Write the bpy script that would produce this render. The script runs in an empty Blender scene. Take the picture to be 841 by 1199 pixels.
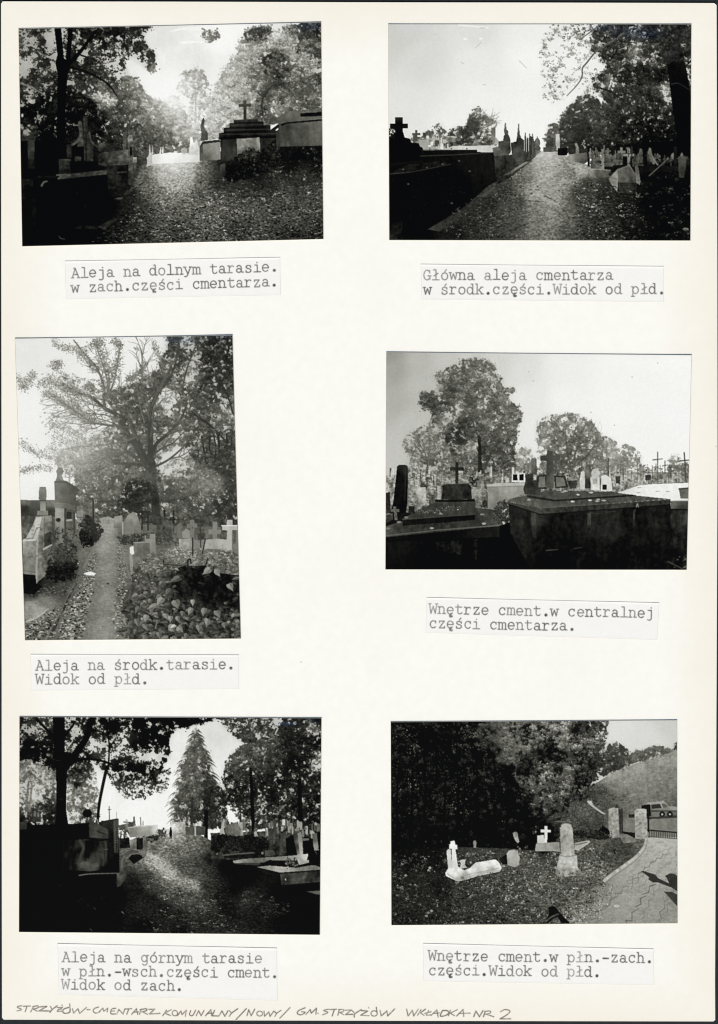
import numpy as np, math

# ---------------------------------------------------------------- painting kit for the flat prints
RES = 2.0                     # print cells per page unit (one page unit = 0.25 mm)

def lattice_noise(X, Y, scale, seed):
    r = np.random.RandomState(seed).rand(257, 257).astype(np.float32)
    x = X / scale + seed * 17.3; y = Y / scale + seed * 9.1
    xi = np.floor(x).astype(np.int64); yi = np.floor(y).astype(np.int64)
    fx = (x - xi); fy = (y - yi)
    fx = fx * fx * (3 - 2 * fx); fy = fy * fy * (3 - 2 * fy)
    a = r[yi % 256, xi % 256]; b = r[yi % 256, (xi + 1) % 256]
    c = r[(yi + 1) % 256, xi % 256]; d = r[(yi + 1) % 256, (xi + 1) % 256]
    return (a * (1 - fx) + b * fx) * (1 - fy) + (c * (1 - fx) + d * fx) * fy

def fbm(X, Y, scale, seed, octaves=3):
    t = 0.0; w = 0.0
    for o in range(octaves):
        a = 0.6 ** o
        ca, sa = math.cos(0.6 + 1.1 * o), math.sin(0.6 + 1.1 * o)
        t = t + a * lattice_noise(X * ca - Y * sa, X * sa + Y * ca, scale / 2 ** o, seed + 31 * o); w += a
    return t / w

def blur(a, sig):
    if sig <= 0: return a
    n = int(3 * sig + 1); k = np.exp(-0.5 * (np.arange(-n, n + 1) / sig) ** 2); k /= k.sum()
    for ax in (0, 1):
        p = np.pad(a, [(n, n) if i == ax else (0, 0) for i in range(2)], mode='edge')
        o = np.zeros_like(a)
        for i, w in enumerate(k):
            o += w * (p[i:i + a.shape[0], :] if ax == 0 else p[:, i:i + a.shape[1]])
        a = o
    return a

def curve(pts, n=8):
    """Catmull-Rom through the points."""
    p = [np.array(q, float) for q in pts]
    if len(p) < 3: return np.array(p)
    p = [2 * p[0] - p[1]] + p + [2 * p[-1] - p[-2]]
    out = []
    for i in range(1, len(p) - 2):
        for j in range(n):
            t = j / n
            out.append(0.5 * (2 * p[i] + (p[i + 1] - p[i - 1]) * t + (2 * p[i - 1] - 5 * p[i] + 4 * p[i + 1] - p[i + 2]) * t * t
                              + (3 * p[i] - p[i - 1] - 3 * p[i + 1] + p[i + 2]) * t ** 3))
    out.append(p[-2])
    return np.array(out)

def make_stamps(n, seed):
    r = np.random.RandomState(seed); bank = []
    for i in range(n):
        a = r.uniform(0, math.pi); e = r.uniform(0.45, 0.95)
        bank.append((math.cos(a), math.sin(a), e))
    return bank
STAMPS = make_stamps(48, 5)

class Picture:
    def __init__(s, quad, seed, res=RES):
        s.q = np.array(quad, float); s.rng = np.random.RandomState(seed); s.seed = seed
        w = (np.linalg.norm(s.q[1] - s.q[0]) + np.linalg.norm(s.q[2] - s.q[3])) / 2
        h = (np.linalg.norm(s.q[3] - s.q[0]) + np.linalg.norm(s.q[2] - s.q[1])) / 2
        s.res = res
        s.nx = int(round(w * res)); s.ny = int(round(h * res))
        u = np.linspace(0, 1, s.nx + 1)[None, :]; v = np.linspace(0, 1, s.ny + 1)[:, None]
        q = s.q
        f = lambda i: (1 - u) * (1 - v) * q[0, i] + u * (1 - v) * q[1, i] + u * v * q[2, i] + (1 - u) * v * q[3, i]
        s.X = f(0); s.Y = f(1); s.U = u + 0 * v; s.V = v + 0 * u
        s.L = np.full(s.X.shape, 128.0); s.I = np.zeros(s.X.shape, np.int32)
        s.blue = np.zeros(s.X.shape)
        s.parts = []; s.ox = s.oy = 0.0; s.k = 1.0
        # affine page -> cell
        ex = (q[1] - q[0] + q[2] - q[3]) / 2; ey = (q[3] - q[0] + q[2] - q[1]) / 2
        c0 = q.mean(0) - ex / 2 - ey / 2
        M = np.linalg.inv(np.array([[ex[0], ey[0]], [ex[1], ey[1]]]))
        s.M = M; s.c0 = c0
        s._grid_f = (s.nx, s.ny)
    def part(s, name, parent=None, label=None):
        s.parts.append((name, parent, label)); return len(s.parts) - 1
    def frame(s, ox, oy, k): s.ox, s.oy, s.k = ox, oy, k
    def P(s, pts): return np.array([(p[0], p[1]) for p in pts], float) * s.k + (s.ox, s.oy)
    def cell(s, p):
        uv = (np.asarray(p) - s.c0) @ s.M.T
        return uv[..., 0] * s.nx, uv[..., 1] * s.ny
    def win(s, pts, pad=2.0):
        pts = np.asarray(pts)
        bx = np.array([[pts[:, 0].min() - pad, pts[:, 1].min() - pad], [pts[:, 0].max() + pad, pts[:, 1].min() - pad],
                       [pts[:, 0].max() + pad, pts[:, 1].max() + pad], [pts[:, 0].min() - pad, pts[:, 1].max() + pad]])
        i, j = s.cell(bx)
        x0 = max(0, int(i.min()) - 3); x1 = min(s.nx + 1, int(i.max()) + 4)
        y0 = max(0, int(j.min()) - 3); y1 = min(s.ny + 1, int(j.max()) + 4)
        if x1 <= x0 or y1 <= y0: return None
        return slice(y0, y1), slice(x0, x1)
    def inside(s, P, w):
        X = s.X[w]; Y = s.Y[w]; m = np.zeros(X.shape, bool)
        n = len(P)
        for a in range(n):
            x0, y0 = P[a]; x1, y1 = P[(a + 1) % n]
            if y0 == y1: continue
            c = ((y0 > Y) != (y1 > Y)) & (X < (x1 - x0) * (Y - y0) / (y1 - y0) + x0)
            m ^= c
        return m
    def field(s, w, pts, power=1.6, col=2):
        """smooth tone through control points (x, y, tone), frame units"""
        X = s.X[w]; Y = s.Y[w]
        if np.isscalar(pts): return np.full(X.shape, float(pts))
        full = X.shape; step = 4
        if full[0] > 16 and full[1] > 16:
            jj = np.unique(np.append(np.arange(0, full[0], step), full[0] - 1)); ii = np.unique(np.append(np.arange(0, full[1], step), full[1] - 1))
            X = X[np.ix_(jj, ii)]; Y = Y[np.ix_(jj, ii)]
        else: jj = None
        num = np.zeros(X.shape); den = np.zeros(X.shape)
        for p in pts:
            px, py = p[0] * s.k + s.ox, p[1] * s.k + s.oy
            ww = 1.0 / (((X - px) ** 2 + (Y - py) ** 2) + 9.0) ** power
            num += ww * p[col]; den += ww
        out = num / den
        if jj is not None:
            A = np.arange(full[0]); B = np.arange(full[1])
            a = np.clip(np.searchsorted(jj, A, 'right') - 1, 0, len(jj) - 2); fa = ((A - jj[a]) / (jj[a + 1] - jj[a]))[:, None]
            out = out[a] * (1 - fa) + out[a + 1] * fa
            b = np.clip(np.searchsorted(ii, B, 'right') - 1, 0, len(ii) - 2); fb = ((B - ii[b]) / (ii[b + 1] - ii[b]))[None, :]
            out = out[:, b] * (1 - fb) + out[:, b + 1] * fb
        return out
    def at(s, x, y, pts, col=2, power=1.6):
        num = np.zeros(len(x)); den = np.zeros(len(x))
        for p in pts:
            px, py = p[0] * s.k + s.ox, p[1] * s.k + s.oy
            ww = 1.0 / (((x - px) ** 2 + (y - py) ** 2) + 9.0) ** power
            num += ww * p[col]; den += ww
        return num / den
    # ---- marks
    def poly(s, pts, tone, pid=None, noise=6, ns=3.0, a=1.0, smooth=False):
        P = s.P(pts)
        if smooth: P = curve(list(P) + [P[0]], 6)
        w = s.win(P)
        if w is None: return
        m = s.inside(P, w)
        t = s.field(w, tone)
        if noise: t = t + noise * 2 * (fbm(s.X[w], s.Y[w], ns, s.seed + len(pts), 3) - 0.5) * 1.6 + noise * 1.6 * (fbm(s.X[w] * 1.6, s.Y[w] * 0.7, 7.0, s.seed + 2, 2) - 0.5) * 1.6
        L = s.L[w]
        L[m] = (L[m] * (1 - a) + t[m] * a)
        if pid is not None: s.I[w][m] = pid
    def rect(s, x0, y0, x1, y1, tone, pid=None, **k):
        s.poly([(x0, y0), (x1, y0), (x1, y1), (x0, y1)], tone, pid, **k)
    def ell(s, cx, cy, rx, ry, tone, pid=None, **k):
        s.poly([(cx + rx * math.cos(t * math.pi / 8), cy + ry * math.sin(t * math.pi / 8)) for t in range(16)], tone, pid, **k)
    def line(s, pts, w0, w1, tone, pid=None, smooth=True, a=1.0, soft=0.35, noise=4):
        P = s.P(pts)
        if smooth and len(P) > 2: P = curve(P, 6)
        n = len(P) - 1
        for i in range(n):
            p, q = P[i], P[i + 1]
            r0 = (w0 + (w1 - w0) * i / n) * s.k / 2; r1 = (w0 + (w1 - w0) * (i + 1) / n) * s.k / 2
            w = s.win([p, q], max(r0, r1) + 1)
            if w is None: continue
            X = s.X[w]; Y = s.Y[w]; d = q - p; L2 = max(d @ d, 1e-9)
            t = np.clip(((X - p[0]) * d[0] + (Y - p[1]) * d[1]) / L2, 0, 1)
            dist = np.hypot(X - p[0] - t * d[0], Y - p[1] - t * d[1])
            r = r0 + (r1 - r0) * t
            al = np.clip((r + soft - dist) / (2 * soft), 0, 1) * np.minimum(1, 0.25 + r * 1.6) * a
            tv = tone + (noise * (s.rng.rand() - 0.5) * 2 if noise else 0)
            cur = s.L[w]
            if tv < 128: new = np.where(al > 0, np.minimum(cur, cur * (1 - al) + tv * al) if False else cur * (1 - al) + tv * al, cur)
            else: new = cur * (1 - al) + tv * al
            s.L[w] = new
            if pid is not None: s.I[w][al > 0.45] = pid
    def cross(s, cx, top, bot, w, ay, half, tone, pid=None, at=None, lean=0, **k):
        at = at or w
        h = w / 2; e = at / 2
        f = lambda x, y: (cx + x + lean * (y - bot) / (top - bot), y)
        s.poly([f(-h, top), f(h, top), f(h, ay - e), f(half, ay - e), f(half, ay + e), f(h, ay + e), f(h, bot), f(-h, bot), f(-h, ay + e), f(-half, ay + e), f(-half, ay - e), f(-h, ay - e)], tone, pid, **k)
    def dabs(s, x, y, size, tone, pid=None, flat=1.0, a=1.0):
        """many small leaf-shaped dabs; x, y page units, size in cells, tone arrays"""
        ci, cj = s.cell(np.stack([x, y], 1))
        k = s.rng.randint(0, len(STAMPS), len(x)); L = s.L; I = s.I; H, W = L.shape
        for n in range(len(x)):
            r = size[n]; R = int(r + 1)
            i0 = int(ci[n]); j0 = int(cj[n])
            if i0 < -R or j0 < -R or i0 > W + R or j0 > H + R: continue
            x0 = max(0, i0 - R); x1 = min(W, i0 + R + 1); y0 = max(0, j0 - R); y1 = min(H, j0 + R + 1)
            if x1 <= x0 or y1 <= y0: continue
            c, sn, e = STAMPS[k[n]]
            dx = np.arange(x0, x1)[None, :] - ci[n]; dy = (np.arange(y0, y1)[:, None] - cj[n]) / flat
            m = ((dx * c + dy * sn) / r) ** 2 + ((dy * c - dx * sn) / (r * e)) ** 2 < 1
            if a == 1.0: L[y0:y1, x0:x1][m] = tone[n]
            else: L[y0:y1, x0:x1][m] = L[y0:y1, x0:x1][m] * (1 - a) + a * tone[n]
            if pid is not None: I[y0:y1, x0:x1][m] = pid
    def scatter(s, pts, n):
        P = s.P(pts)
        lo = P.min(0); hi = P.max(0); out = []
        tot = 0
        while tot < n:
            c = lo + (hi - lo) * s.rng.rand(n * 2, 2); m = np.zeros(len(c), bool)
            for a in range(len(P)):
                x0, y0 = P[a]; x1, y1 = P[(a + 1) % len(P)]
                if y0 == y1: continue
                m ^= ((y0 > c[:, 1]) != (y1 > c[:, 1])) & (c[:, 0] < (x1 - x0) * (c[:, 1] - y0) / (y1 - y0) + x0)
            c = c[m]; out.append(c); tot += len(c)
            if len(c) == 0: break
        c = np.concatenate(out)[:n]
        return c[:, 0], c[:, 1]
    def area(s, pts):
        P = s.P(pts); x, y = P[:, 0], P[:, 1]
        return abs(0.5 * np.sum(x * np.roll(y, -1) - y * np.roll(x, -1)))
    def leaves(s, pts, ctl, pid=None, size=1.6, con=30, dens=1.6, clump=9.0, order='rand', flat=1.0, smooth=True, big=0.6, cl2=3.2, hi=238, under=0.12, rag=4.0, veil=0.22):
        """foliage: ctl = (x, y, tone, cover 0..1) control points; clumps open and close with cover"""
        if smooth:
            C = curve(list(pts) + [pts[0]], 5); pts = [tuple(c) for c in C]
        P = s.P(pts); w = s.win(P, rag * 3)
        if w is None: return
        ins = s.inside(P, w); B = blur(ins.astype(float), rag * s.res * 0.5)
        B = np.clip((B - 0.45) / 0.5, 0, 1); B = 0.30 + 0.70 * B
        if under:
            X, Y = s.X[w], s.Y[w]
            m = ins; c = s.field(w, ctl, col=3) * B
            vl = veil * blur(np.clip(c, 0, 1) * ins * np.clip(0.2 + 1.6 * fbm(X, Y, 4.0, s.seed + 27, 2), 0, 1.3), 1.6 * s.res)
            s.L[w] = s.L[w] * (1 - vl) + s.field(w, ctl) * vl
            nz = 0.55 * fbm(X, Y, clump, s.seed + 3, 2) + 0.45 * fbm(X, Y, 2.6, s.seed + 8, 2)
            nz = (nz - 0.5) / 0.13 * 0.27 + 0.5
            edge = fbm(X, Y, 5.0, s.seed + 19, 2)
            m &= (c - under) > nz
            m &= edge > 0.3
            t = np.maximum(4, s.field(w, ctl) * 0.78 - 0.12 * con * np.clip((238 - s.field(w, ctl)) / 120, 0.2, 1))
            s.L[w][m] = t[m]
            if pid is not None: s.I[w][m] = pid
        R0 = clump * 0.55
        ns = max(3, int(s.area(pts) * dens * 0.62 / (R0 * R0 * 1.6)))
        x, y = s.scatter(pts, ns); ns = len(x)
        t = s.at(x, y, ctl, 2); cv = s.at(x, y, ctl, 3)
        ci, cj = s.cell(np.stack([x, y], 1))
        ci = np.clip(np.round(ci).astype(int), w[1].start, w[1].stop - 1) - w[1].start; cj = np.clip(np.round(cj).astype(int), w[0].start, w[0].stop - 1) - w[0].start
        cv = cv * B[cj, ci]
        nz = 0.6 * fbm(x, y, clump, s.seed + 3, 2) + 0.4 * s.rng.rand(ns); nz = (nz - nz.mean()) / (nz.std() + 1e-6) * 0.27 + 0.5
        keep = cv > nz
        x, y, t = x[keep], y[keep], t[keep]; ns = len(x)
        if ns == 0: return
        bigv = big * 2.4 * (fbm(x, y, clump * 1.6, s.seed + 41, 2) - 0.5)
        con = con * np.clip((238 - t) / 120, 0.28, 1)
        st = t + con * (0.45 * s.rng.randn(ns) + bigv)
        o = np.argsort(st + con * 1.1 * s.rng.randn(ns)); x, y, t, st = x[o], y[o], t[o], st[o]
        R = R0 * s.rng.uniform(0.45, 1.35, ns); tilt = s.rng.uniform(-0.6, 0.6, ns)
        m = np.maximum(2, (R * R / (size * size) * 1.7).astype(int)); idx = np.repeat(np.arange(ns), m); N = len(idx)
        q = s.rng.randn(N, 2) * 0.55
        lx = q[:, 0] * R[idx]; ly = q[:, 1] * R[idx] * 0.62 * flat
        c, sn = np.cos(tilt[idx]), np.sin(tilt[idx])
        px = x[idx] + lx * c - ly * sn; py = y[idx] + lx * sn + ly * c
        tone = st[idx] + con[idx] * (-0.55 * np.clip(q[:, 1] / 0.8, -1.3, 1.3) + 0.38 * s.rng.randn(N))
        tone = np.clip(tone, 4, hi)
        sz = size * s.res * (0.32 + 0.62 * s.rng.rand(N) ** 1.5)
        s.dabs(px, py, sz, tone, pid, flat)
    def litter(s, pts, n, s0, s1, con, up=0.0, flat=0.55, pid=None, floor=4):
        """fallen leaves: dabs lighter and darker than the ground they lie on, growing down the picture"""
        x, y = s.scatter(pts, n)
        P = s.P(pts); y0, y1 = P[:, 1].min(), P[:, 1].max()
        # fewer dabs low down, where they are bigger
        f = (y - y0) / (y1 - y0 + 1e-6)
        sz = (s0 + (s1 - s0) * f) * s.res * s.rng.uniform(0.5, 1.3, len(x))
        ci, cj = s.cell(np.stack([x, y], 1))
        ci = np.clip(ci.astype(int), 0, s.nx); cj = np.clip(cj.astype(int), 0, s.ny)
        base = s.base[cj, ci] if getattr(s, 'base', None) is not None else s.L[cj, ci]
        amp = con * (0.25 + base / 110.0)
        tone = np.clip(base + up + amp * np.clip(s.rng.randn(len(x)), -1.3, 2.4), floor, 245)
        s.dabs(x, y, sz, tone, pid, flat)
    def ground(s, pts, ctl, pid, noise=10, ns=4.0):
        P = s.P(pts); w = s.win(P)
        if w is None: return
        m = s.inside(P, w); t = s.field(w, ctl)
        nz = (fbm(s.X[w], s.Y[w] * 1.8, ns, s.seed + 5, 4) - 0.5) * 2.2
        t = t + noise * nz * (0.2 + t / 120)
        s.L[w][m] = t[m]; s.I[w][m] = pid
    def glow(s, cx, cy, rx, ry, tone, a):
        X = (s.X - (cx * s.k + s.ox)) / (rx * s.k); Y = (s.Y - (cy * s.k + s.oy)) / (ry * s.k)
        al = a * np.exp(-(X * X + Y * Y)); s.L = s.L * (1 - al) + tone * al
    def mul(s, cx, cy, rx, ry, f):
        X = (s.X - (cx * s.k + s.ox)) / (rx * s.k); Y = (s.Y - (cy * s.k + s.oy)) / (ry * s.k)
        s.L = s.L * (1 + (f - 1) * np.exp(-(X * X + Y * Y)))
    def silver(s, cx, cy, rx, ry, a):  # bluish reflection of silvered patches, painted into the print's tint
        X = (s.X - (cx * s.k + s.ox)) / (rx * s.k); Y = (s.Y - (cy * s.k + s.oy)) / (ry * s.k)
        s.blue += .45 * a * np.exp(-(X * X + Y * Y)) * (0.4 + 1.2 * fbm(s.X, s.Y, 5, s.seed + 9, 2))
    def twigs(s, p, ang, ln, w, depth, tone, pid, spread=0.5, bend=0.25):
        pts = [p]; a = ang; st = ln / 4
        for i in range(4):
            a += s.rng.uniform(-bend, bend)
            pts.append((pts[-1][0] + st * math.cos(a), pts[-1][1] + st * math.sin(a)))
        s.line(pts, w, w * 0.5, tone, pid, noise=6)
        if depth > 0:
            for j in (2, 3, 4):
                for sg in (-1, 1):
                    if s.rng.rand() < 0.75:
                        s.twigs(pts[j], a + sg * s.rng.uniform(0.25, 1.0) * spread * 1.6, ln * s.rng.uniform(0.45, 0.7), w * 0.55, depth - 1, tone, pid, spread, bend)
    def finish(s, soft=0.55, grain=3.0, tex=(), halo=0.06, sharp=0.45, con=1.0, pivot=110):
        for pid, amp, sc in tex:
            m = blur((s.I == pid).astype(float), 1.0)
            s.L = s.L * (1 + m * np.clip((235 - s.L) / 130, 0.12, 1) * amp * 3.4 * (fbm(s.X * 0.8, s.Y * 1.3, sc, s.seed + 60 + pid, 2) - 0.5))
        L = blur(s.L, soft * s.res)
        L = L + halo * (blur(s.L, 3.0 * s.res) - L)
        L = L + sharp * (L - blur(L, 1.0 * s.res))
        fol = [i for i, q in enumerate(s.parts) if q[0] in ('tree', 'far_trees', 'far_tree', 'conifer')]
        if fol:
            m = blur(np.isin(s.I, fol).astype(float), 1.2 * s.res) * 0.42; L = L * (1 - m) + blur(s.L, 0.85 * s.res) * m
        L = pivot + (L - pivot) * con
        L = np.where(L < 14, 14 * np.exp((L - 14) / 14.0), L); L = np.where(L > 238, 252 - 14 * np.exp(-(L - 238) / 14.0), L)
        g = s.rng.randn(*L.shape); g = blur(g, 0.8) * 1.9
        L = L + grain * g * (0.25 + np.clip(L, 0, 110) / 110 * np.clip((270 - L) / 100, 0.3, 1))
        s.out = np.clip(L, 3, 250)
def picture_lower_terrace():
    p = Picture([(22.1, 34.1), (375.9, 26.6), (378.7, 279.8), (26.4, 288.3)], 11)
    p.frame(20, 24, 180 / 841)
    SKY = p.part('sky'); GR = p.part('path', None, 'leaf strewn avenue')
    FAR = p.part('far_trees', None, 'hazy trees at the end of the avenue'); RT = p.part('tree', None, 'sunlit tree over the stepped tomb')
    LT = p.part('tree', None, 'dark tree in shade over the left graves'); TR = p.part('trunk', LT)
    WH = p.part('white_tomb'); LG = p.part('graves', None, 'shaded graves beside the avenue'); ST = p.part('stepped_tomb'); CX = p.part('cross', ST); PL = p.part('plaque', ST)
    BT = p.part('block_tomb', None, 'large plain tomb'); SM = p.part('small_tomb'); AN = p.part('angel_statue', SM)
    p.poly([(-20, 0), (1700, 0), (1700, 1300), (-20, 1300)], [(0, 100, 165), (60, 230, 180), (60, 420, 175), (350, 60, 190), (480, 170, 205), (620, 260, 228), (800, 80, 222), (800, 250, 232), (830, 420, 246), (1000, 200, 226), (1100, 110, 245), (1200, 250, 235), (1650, 100, 215), (1000, 500, 240)], SKY, noise=3, ns=12)
    p.line([(842, 60), (930, 45), (1100, 60)], 10, 20, 240, None, a=0.6); p.line([(900, 122), (1010, 118), (1200, 125)], 14, 8, 246, None, a=0.8)
    # far pale trees
    p.leaves([(860, 420), (890, 300), (950, 262), (1020, 270), (1050, 340), (1090, 450), (1100, 640), (840, 640)], [(980, 300, 185, .75), (950, 400, 190, .6), (1030, 400, 195, .55), (880, 480, 228, .5), (980, 520, 205, .6), (1050, 560, 190, .8), (880, 600, 170, .9), (950, 620, 165, .9)], FAR, size=1.2, con=16, dens=1.8, clump=6)
    p.line([(978, 400), (978, 560)], 9, 12, 165, FAR, a=0.7)
    p.leaves([(830, 400), (880, 420), (960, 560), (1000, 640), (985, 730), (840, 730), (640, 720), (650, 600)], [(860, 480, 205, .8), (840, 560, 160, 1), (800, 660, 125, 1), (900, 640, 150, 1), (930, 700, 115, 1), (870, 700, 105, 1), (700, 690, 90, 1), (980, 600, 190, .8)], FAR, size=1.2, con=18, dens=2.2, clump=7)
    p.line([(960, 640), (950, 725)], 6, 8, 75, FAR, a=.6); p.line([(905, 640), (912, 720)], 5, 6, 80, FAR, a=.6)
    # sunlit tree on the right
    p.leaves([(1085, 330), (1150, 230), (1190, 170), (1215, 120), (1260, 60), (1330, 30), (1500, 25), (1665, 15), (1690, 300), (1690, 560), (1400, 570), (1240, 600), (1060, 660), (1050, 520)],
             [(1130, 300, 208, .8), (1200, 200, 198, .85), (1120, 400, 206, .85), (1200, 330, 184, 1), (1100, 520, 190, .95), (1180, 480, 186, 1), (1230, 520, 178, 1), (1260, 440, 172, 1), (1230, 580, 150, 1), (1290, 60, 85, .8), (1360, 50, 80, .95), (1420, 60, 215, .3), (1500, 60, 100, .9), (1600, 60, 60, 1), (1650, 60, 45, 1), (1280, 160, 182, .95), (1380, 130, 178, 1), (1480, 150, 158, 1), (1600, 150, 100, 1), (1660, 200, 80, 1), (1350, 200, 110, 1), (1420, 190, 80, 1), (1300, 260, 140, 1), (1430, 270, 100, 1), (1560, 210, 150, .9), (1550, 300, 108, 1), (1650, 330, 80, 1), (1350, 330, 110, 1), (1450, 340, 75, 1), (1280, 380, 140, 1), (1500, 400, 112, 1), (1600, 380, 115, 1), (1340, 430, 85, 1), (1450, 440, 85, 1), (1600, 450, 90, 1), (1340, 500, 80, 1), (1420, 490, 180, .7), (1480, 470, 150, .8), (1650, 460, 120, 1), (1400, 540, 100, 1)], RT, size=1.25, con=46, dens=2.8, clump=8, order='light', hi=212)
    p.leaves([(1340, 170), (1420, 165), (1470, 200), (1490, 290), (1430, 330), (1340, 290)], [(1400, 240, 70, .65)], RT, size=1.4, con=35, dens=1, clump=5)
    p.leaves([(1240, 70), (1300, 40), (1380, 50), (1370, 100), (1280, 115), (1225, 100)], [(1300, 70, 75, .8)], RT, size=1.4, con=25, dens=1.8, clump=5)
    p.line([(1345, 520), (1340, 460), (1360, 400), (1430, 330)], 12, 6, 50, RT, a=.8); p.line([(1200, 350), (1170, 365), (1130, 350)], 6, 3, 95, RT, a=.7); p.line([(1430, 340), (1470, 260)], 7, 3, 50, RT, a=.7)
    p.leaves([(960, 30), (1040, 50), (1110, 50), (1110, 100), (1070, 130), (1020, 120), (1010, 70)], [(1000, 40, 130, .6), (1050, 90, 125, .75), (1090, 60, 120, .6), (1070, 120, 150, .6)], RT, size=1.4, con=18, dens=1.8, clump=4)
    # mid trees left of the avenue
    p.leaves([(540, 330), (600, 300), (660, 310), (700, 380), (760, 430), (830, 460), (860, 620), (760, 740), (560, 760), (440, 700), (300, 640), (280, 420), (330, 260), (430, 230)],
             [(330, 300, 75, .8), (400, 350, 60, .9), (460, 420, 150, .55), (500, 430, 150, .6), (520, 360, 70, .9), (570, 370, 90, 1), (640, 350, 125, .95), (650, 430, 115, 1), (560, 480, 80, 1), (620, 520, 90, 1), (700, 470, 120, 1), (760, 520, 125, 1), (830, 520, 150, 1), (730, 580, 110, 1), (640, 590, 65, 1), (560, 570, 60, 1), (480, 540, 38, 1), (400, 480, 30, 1), (450, 610, 45, .9), (550, 650, 50, 1), (700, 660, 75, 1), (780, 650, 90, 1), (300, 560, 18, 1), (420, 700, 30, 1)], FAR, size=1.45, con=32, dens=2.6, clump=8, order='light')
    # dark tree
    p.leaves([(-10, 20), (680, 20), (700, 90), (735, 160), (765, 190), (750, 290), (700, 265), (660, 240), (600, 215), (620, 300), (560, 330), (420, 330), (350, 340), (-10, 340)],
             [(40, 80, 70, .65), (60, 115, 80, .25), (130, 70, 45, .9), (130, 140, 45, .75), (60, 170, 45, .7), (195, 100, 70, .12), (60, 235, 60, .1), (150, 230, 45, .7), (200, 210, 50, .5), (90, 300, 45, .6), (180, 280, 60, .4), (330, 80, 40, .75), (340, 150, 45, .6), (440, 60, 32, .95), (480, 100, 32, .8), (450, 170, 50, .45), (520, 180, 45, .5), (560, 70, 35, .95), (600, 120, 40, .85), (575, 200, 50, .4), (640, 90, 45, .95), (650, 160, 50, .8), (690, 200, 55, .8), (720, 230, 60, .8), (735, 275, 60, .8), (640, 240, 60, .15), (500, 270, 60, .35), (400, 250, 45, .8), (330, 290, 45, .8), (560, 260, 60, .7), (600, 290, 60, .5)], LT, size=1.15, con=20, dens=2.1, clump=6.5)
    p.leaves([(-10, 330), (100, 290), (230, 300), (330, 380), (420, 440), (450, 560), (430, 660), (-10, 660)], [(50, 350, 45, .55), (90, 380, 45, .6), (60, 440, 40, .45), (140, 360, 60, .45), (150, 440, 20, .9), (60, 510, 14, 1), (100, 500, 14, 1), (150, 600, 12, 1), (70, 600, 40, .6), (330, 350, 35, .8), (340, 430, 28, .9), (320, 520, 12, 1), (400, 500, 25, 1), (400, 620, 25, .95)], LT, size=1.5, con=14, dens=2.4, clump=7)
    p.poly([(202, 20), (240, 20), (257, 205), (268, 215), (284, 20), (308, 20), (292, 225), (278, 300), (268, 420), (266, 660), (218, 660), (222, 400), (224, 300), (210, 230), (222, 190)], 9, TR, noise=3)
    for q in ([(286, 235), (340, 180), (400, 100), (440, 50)],): p.line(q, 26, 9, 16, TR)
    p.line([(290, 255), (410, 295), (500, 350), (548, 415)], 15, 6, 22, TR); p.line([(350, 190), (420, 215), (450, 235)], 9, 4, 28, TR); p.line([(430, 180), (540, 200)], 7, 3, 40, TR)
    p.line([(20, 345), (90, 370), (155, 412)], 9, 7, 135, LT, a=.9); p.line([(150, 340), (190, 320), (215, 300)], 6, 5, 30, TR)
    p.ell(55, 612, 22, 16, 205, SKY, a=.8); p.ell(95, 585, 22, 10, 150, SKY, a=.7); p.ell(30, 520, 6, 10, 190, SKY); p.ell(85, 445, 16, 12, 200, SKY, a=.8)
    p.leaves([(40, 580), (110, 570), (130, 630), (40, 650)], [(80, 610, 50, .45)], LT, size=1.2, con=20, dens=1.6, clump=3)
    p.glow(835, 410, 110, 110, 250, .75); p.glow(960, 560, 180, 110, 232, .3); p.glow(760, 330, 100, 80, 245, .35)
    # ground
    g = [(-20, 640), (640, 700), (735, 780), (1010, 770), (1150, 700), (1690, 640), (1690, 1290), (-20, 1290)]
    p.ground(g, [(860, 800, 215), (800, 850, 185), (930, 830, 185), (950, 870, 165), (870, 905, 172), (880, 960, 135), (1010, 870, 95), (690, 880, 105), (760, 950, 108), (900, 1000, 92), (700, 1050, 66), (620, 1010, 42), (560, 1110, 30), (650, 1190, 48), (900, 1150, 62), (1000, 930, 85), (1100, 1000, 88), (1300, 1050, 78), (1500, 1080, 74), (1600, 1000, 72), (1450, 960, 70), (1200, 900, 50), (1100, 880, 48), (1300, 830, 26), (1500, 790, 15), (1620, 760, 14), (1550, 860, 45), (1400, 900, 45), (1500, 1180, 46), (1200, 1180, 58), (1640, 1200, 40), (400, 1180, 9), (300, 1100, 7), (150, 1200, 6), (500, 1020, 9), (450, 900, 10), (300, 800, 8), (100, 800, 8), (600, 800, 20), (1150, 800, 30), (600, 930, 30)], GR, noise=9)
    p.base = p.L.copy()
    p.litter([(700, 900), (1020, 880), (1300, 960), (1690, 900), (1690, 1290), (300, 1290), (560, 1080)], 5200, .7, 2.0, 40, up=-5, pid=GR)
    p.litter([(1000, 880), (1150, 820), (1400, 790), (1690, 800), (1690, 1000), (1200, 1000)], 900, 1.0, 1.5, 26, up=4, pid=GR)
    p.leaves([(1380, 790), (1690, 760), (1690, 960), (1500, 940), (1380, 880)], [(1500, 860, 105, .3), (1620, 820, 110, .32)], GR, size=1.3, con=50, dens=.5, clump=4, flat=.6)
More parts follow.
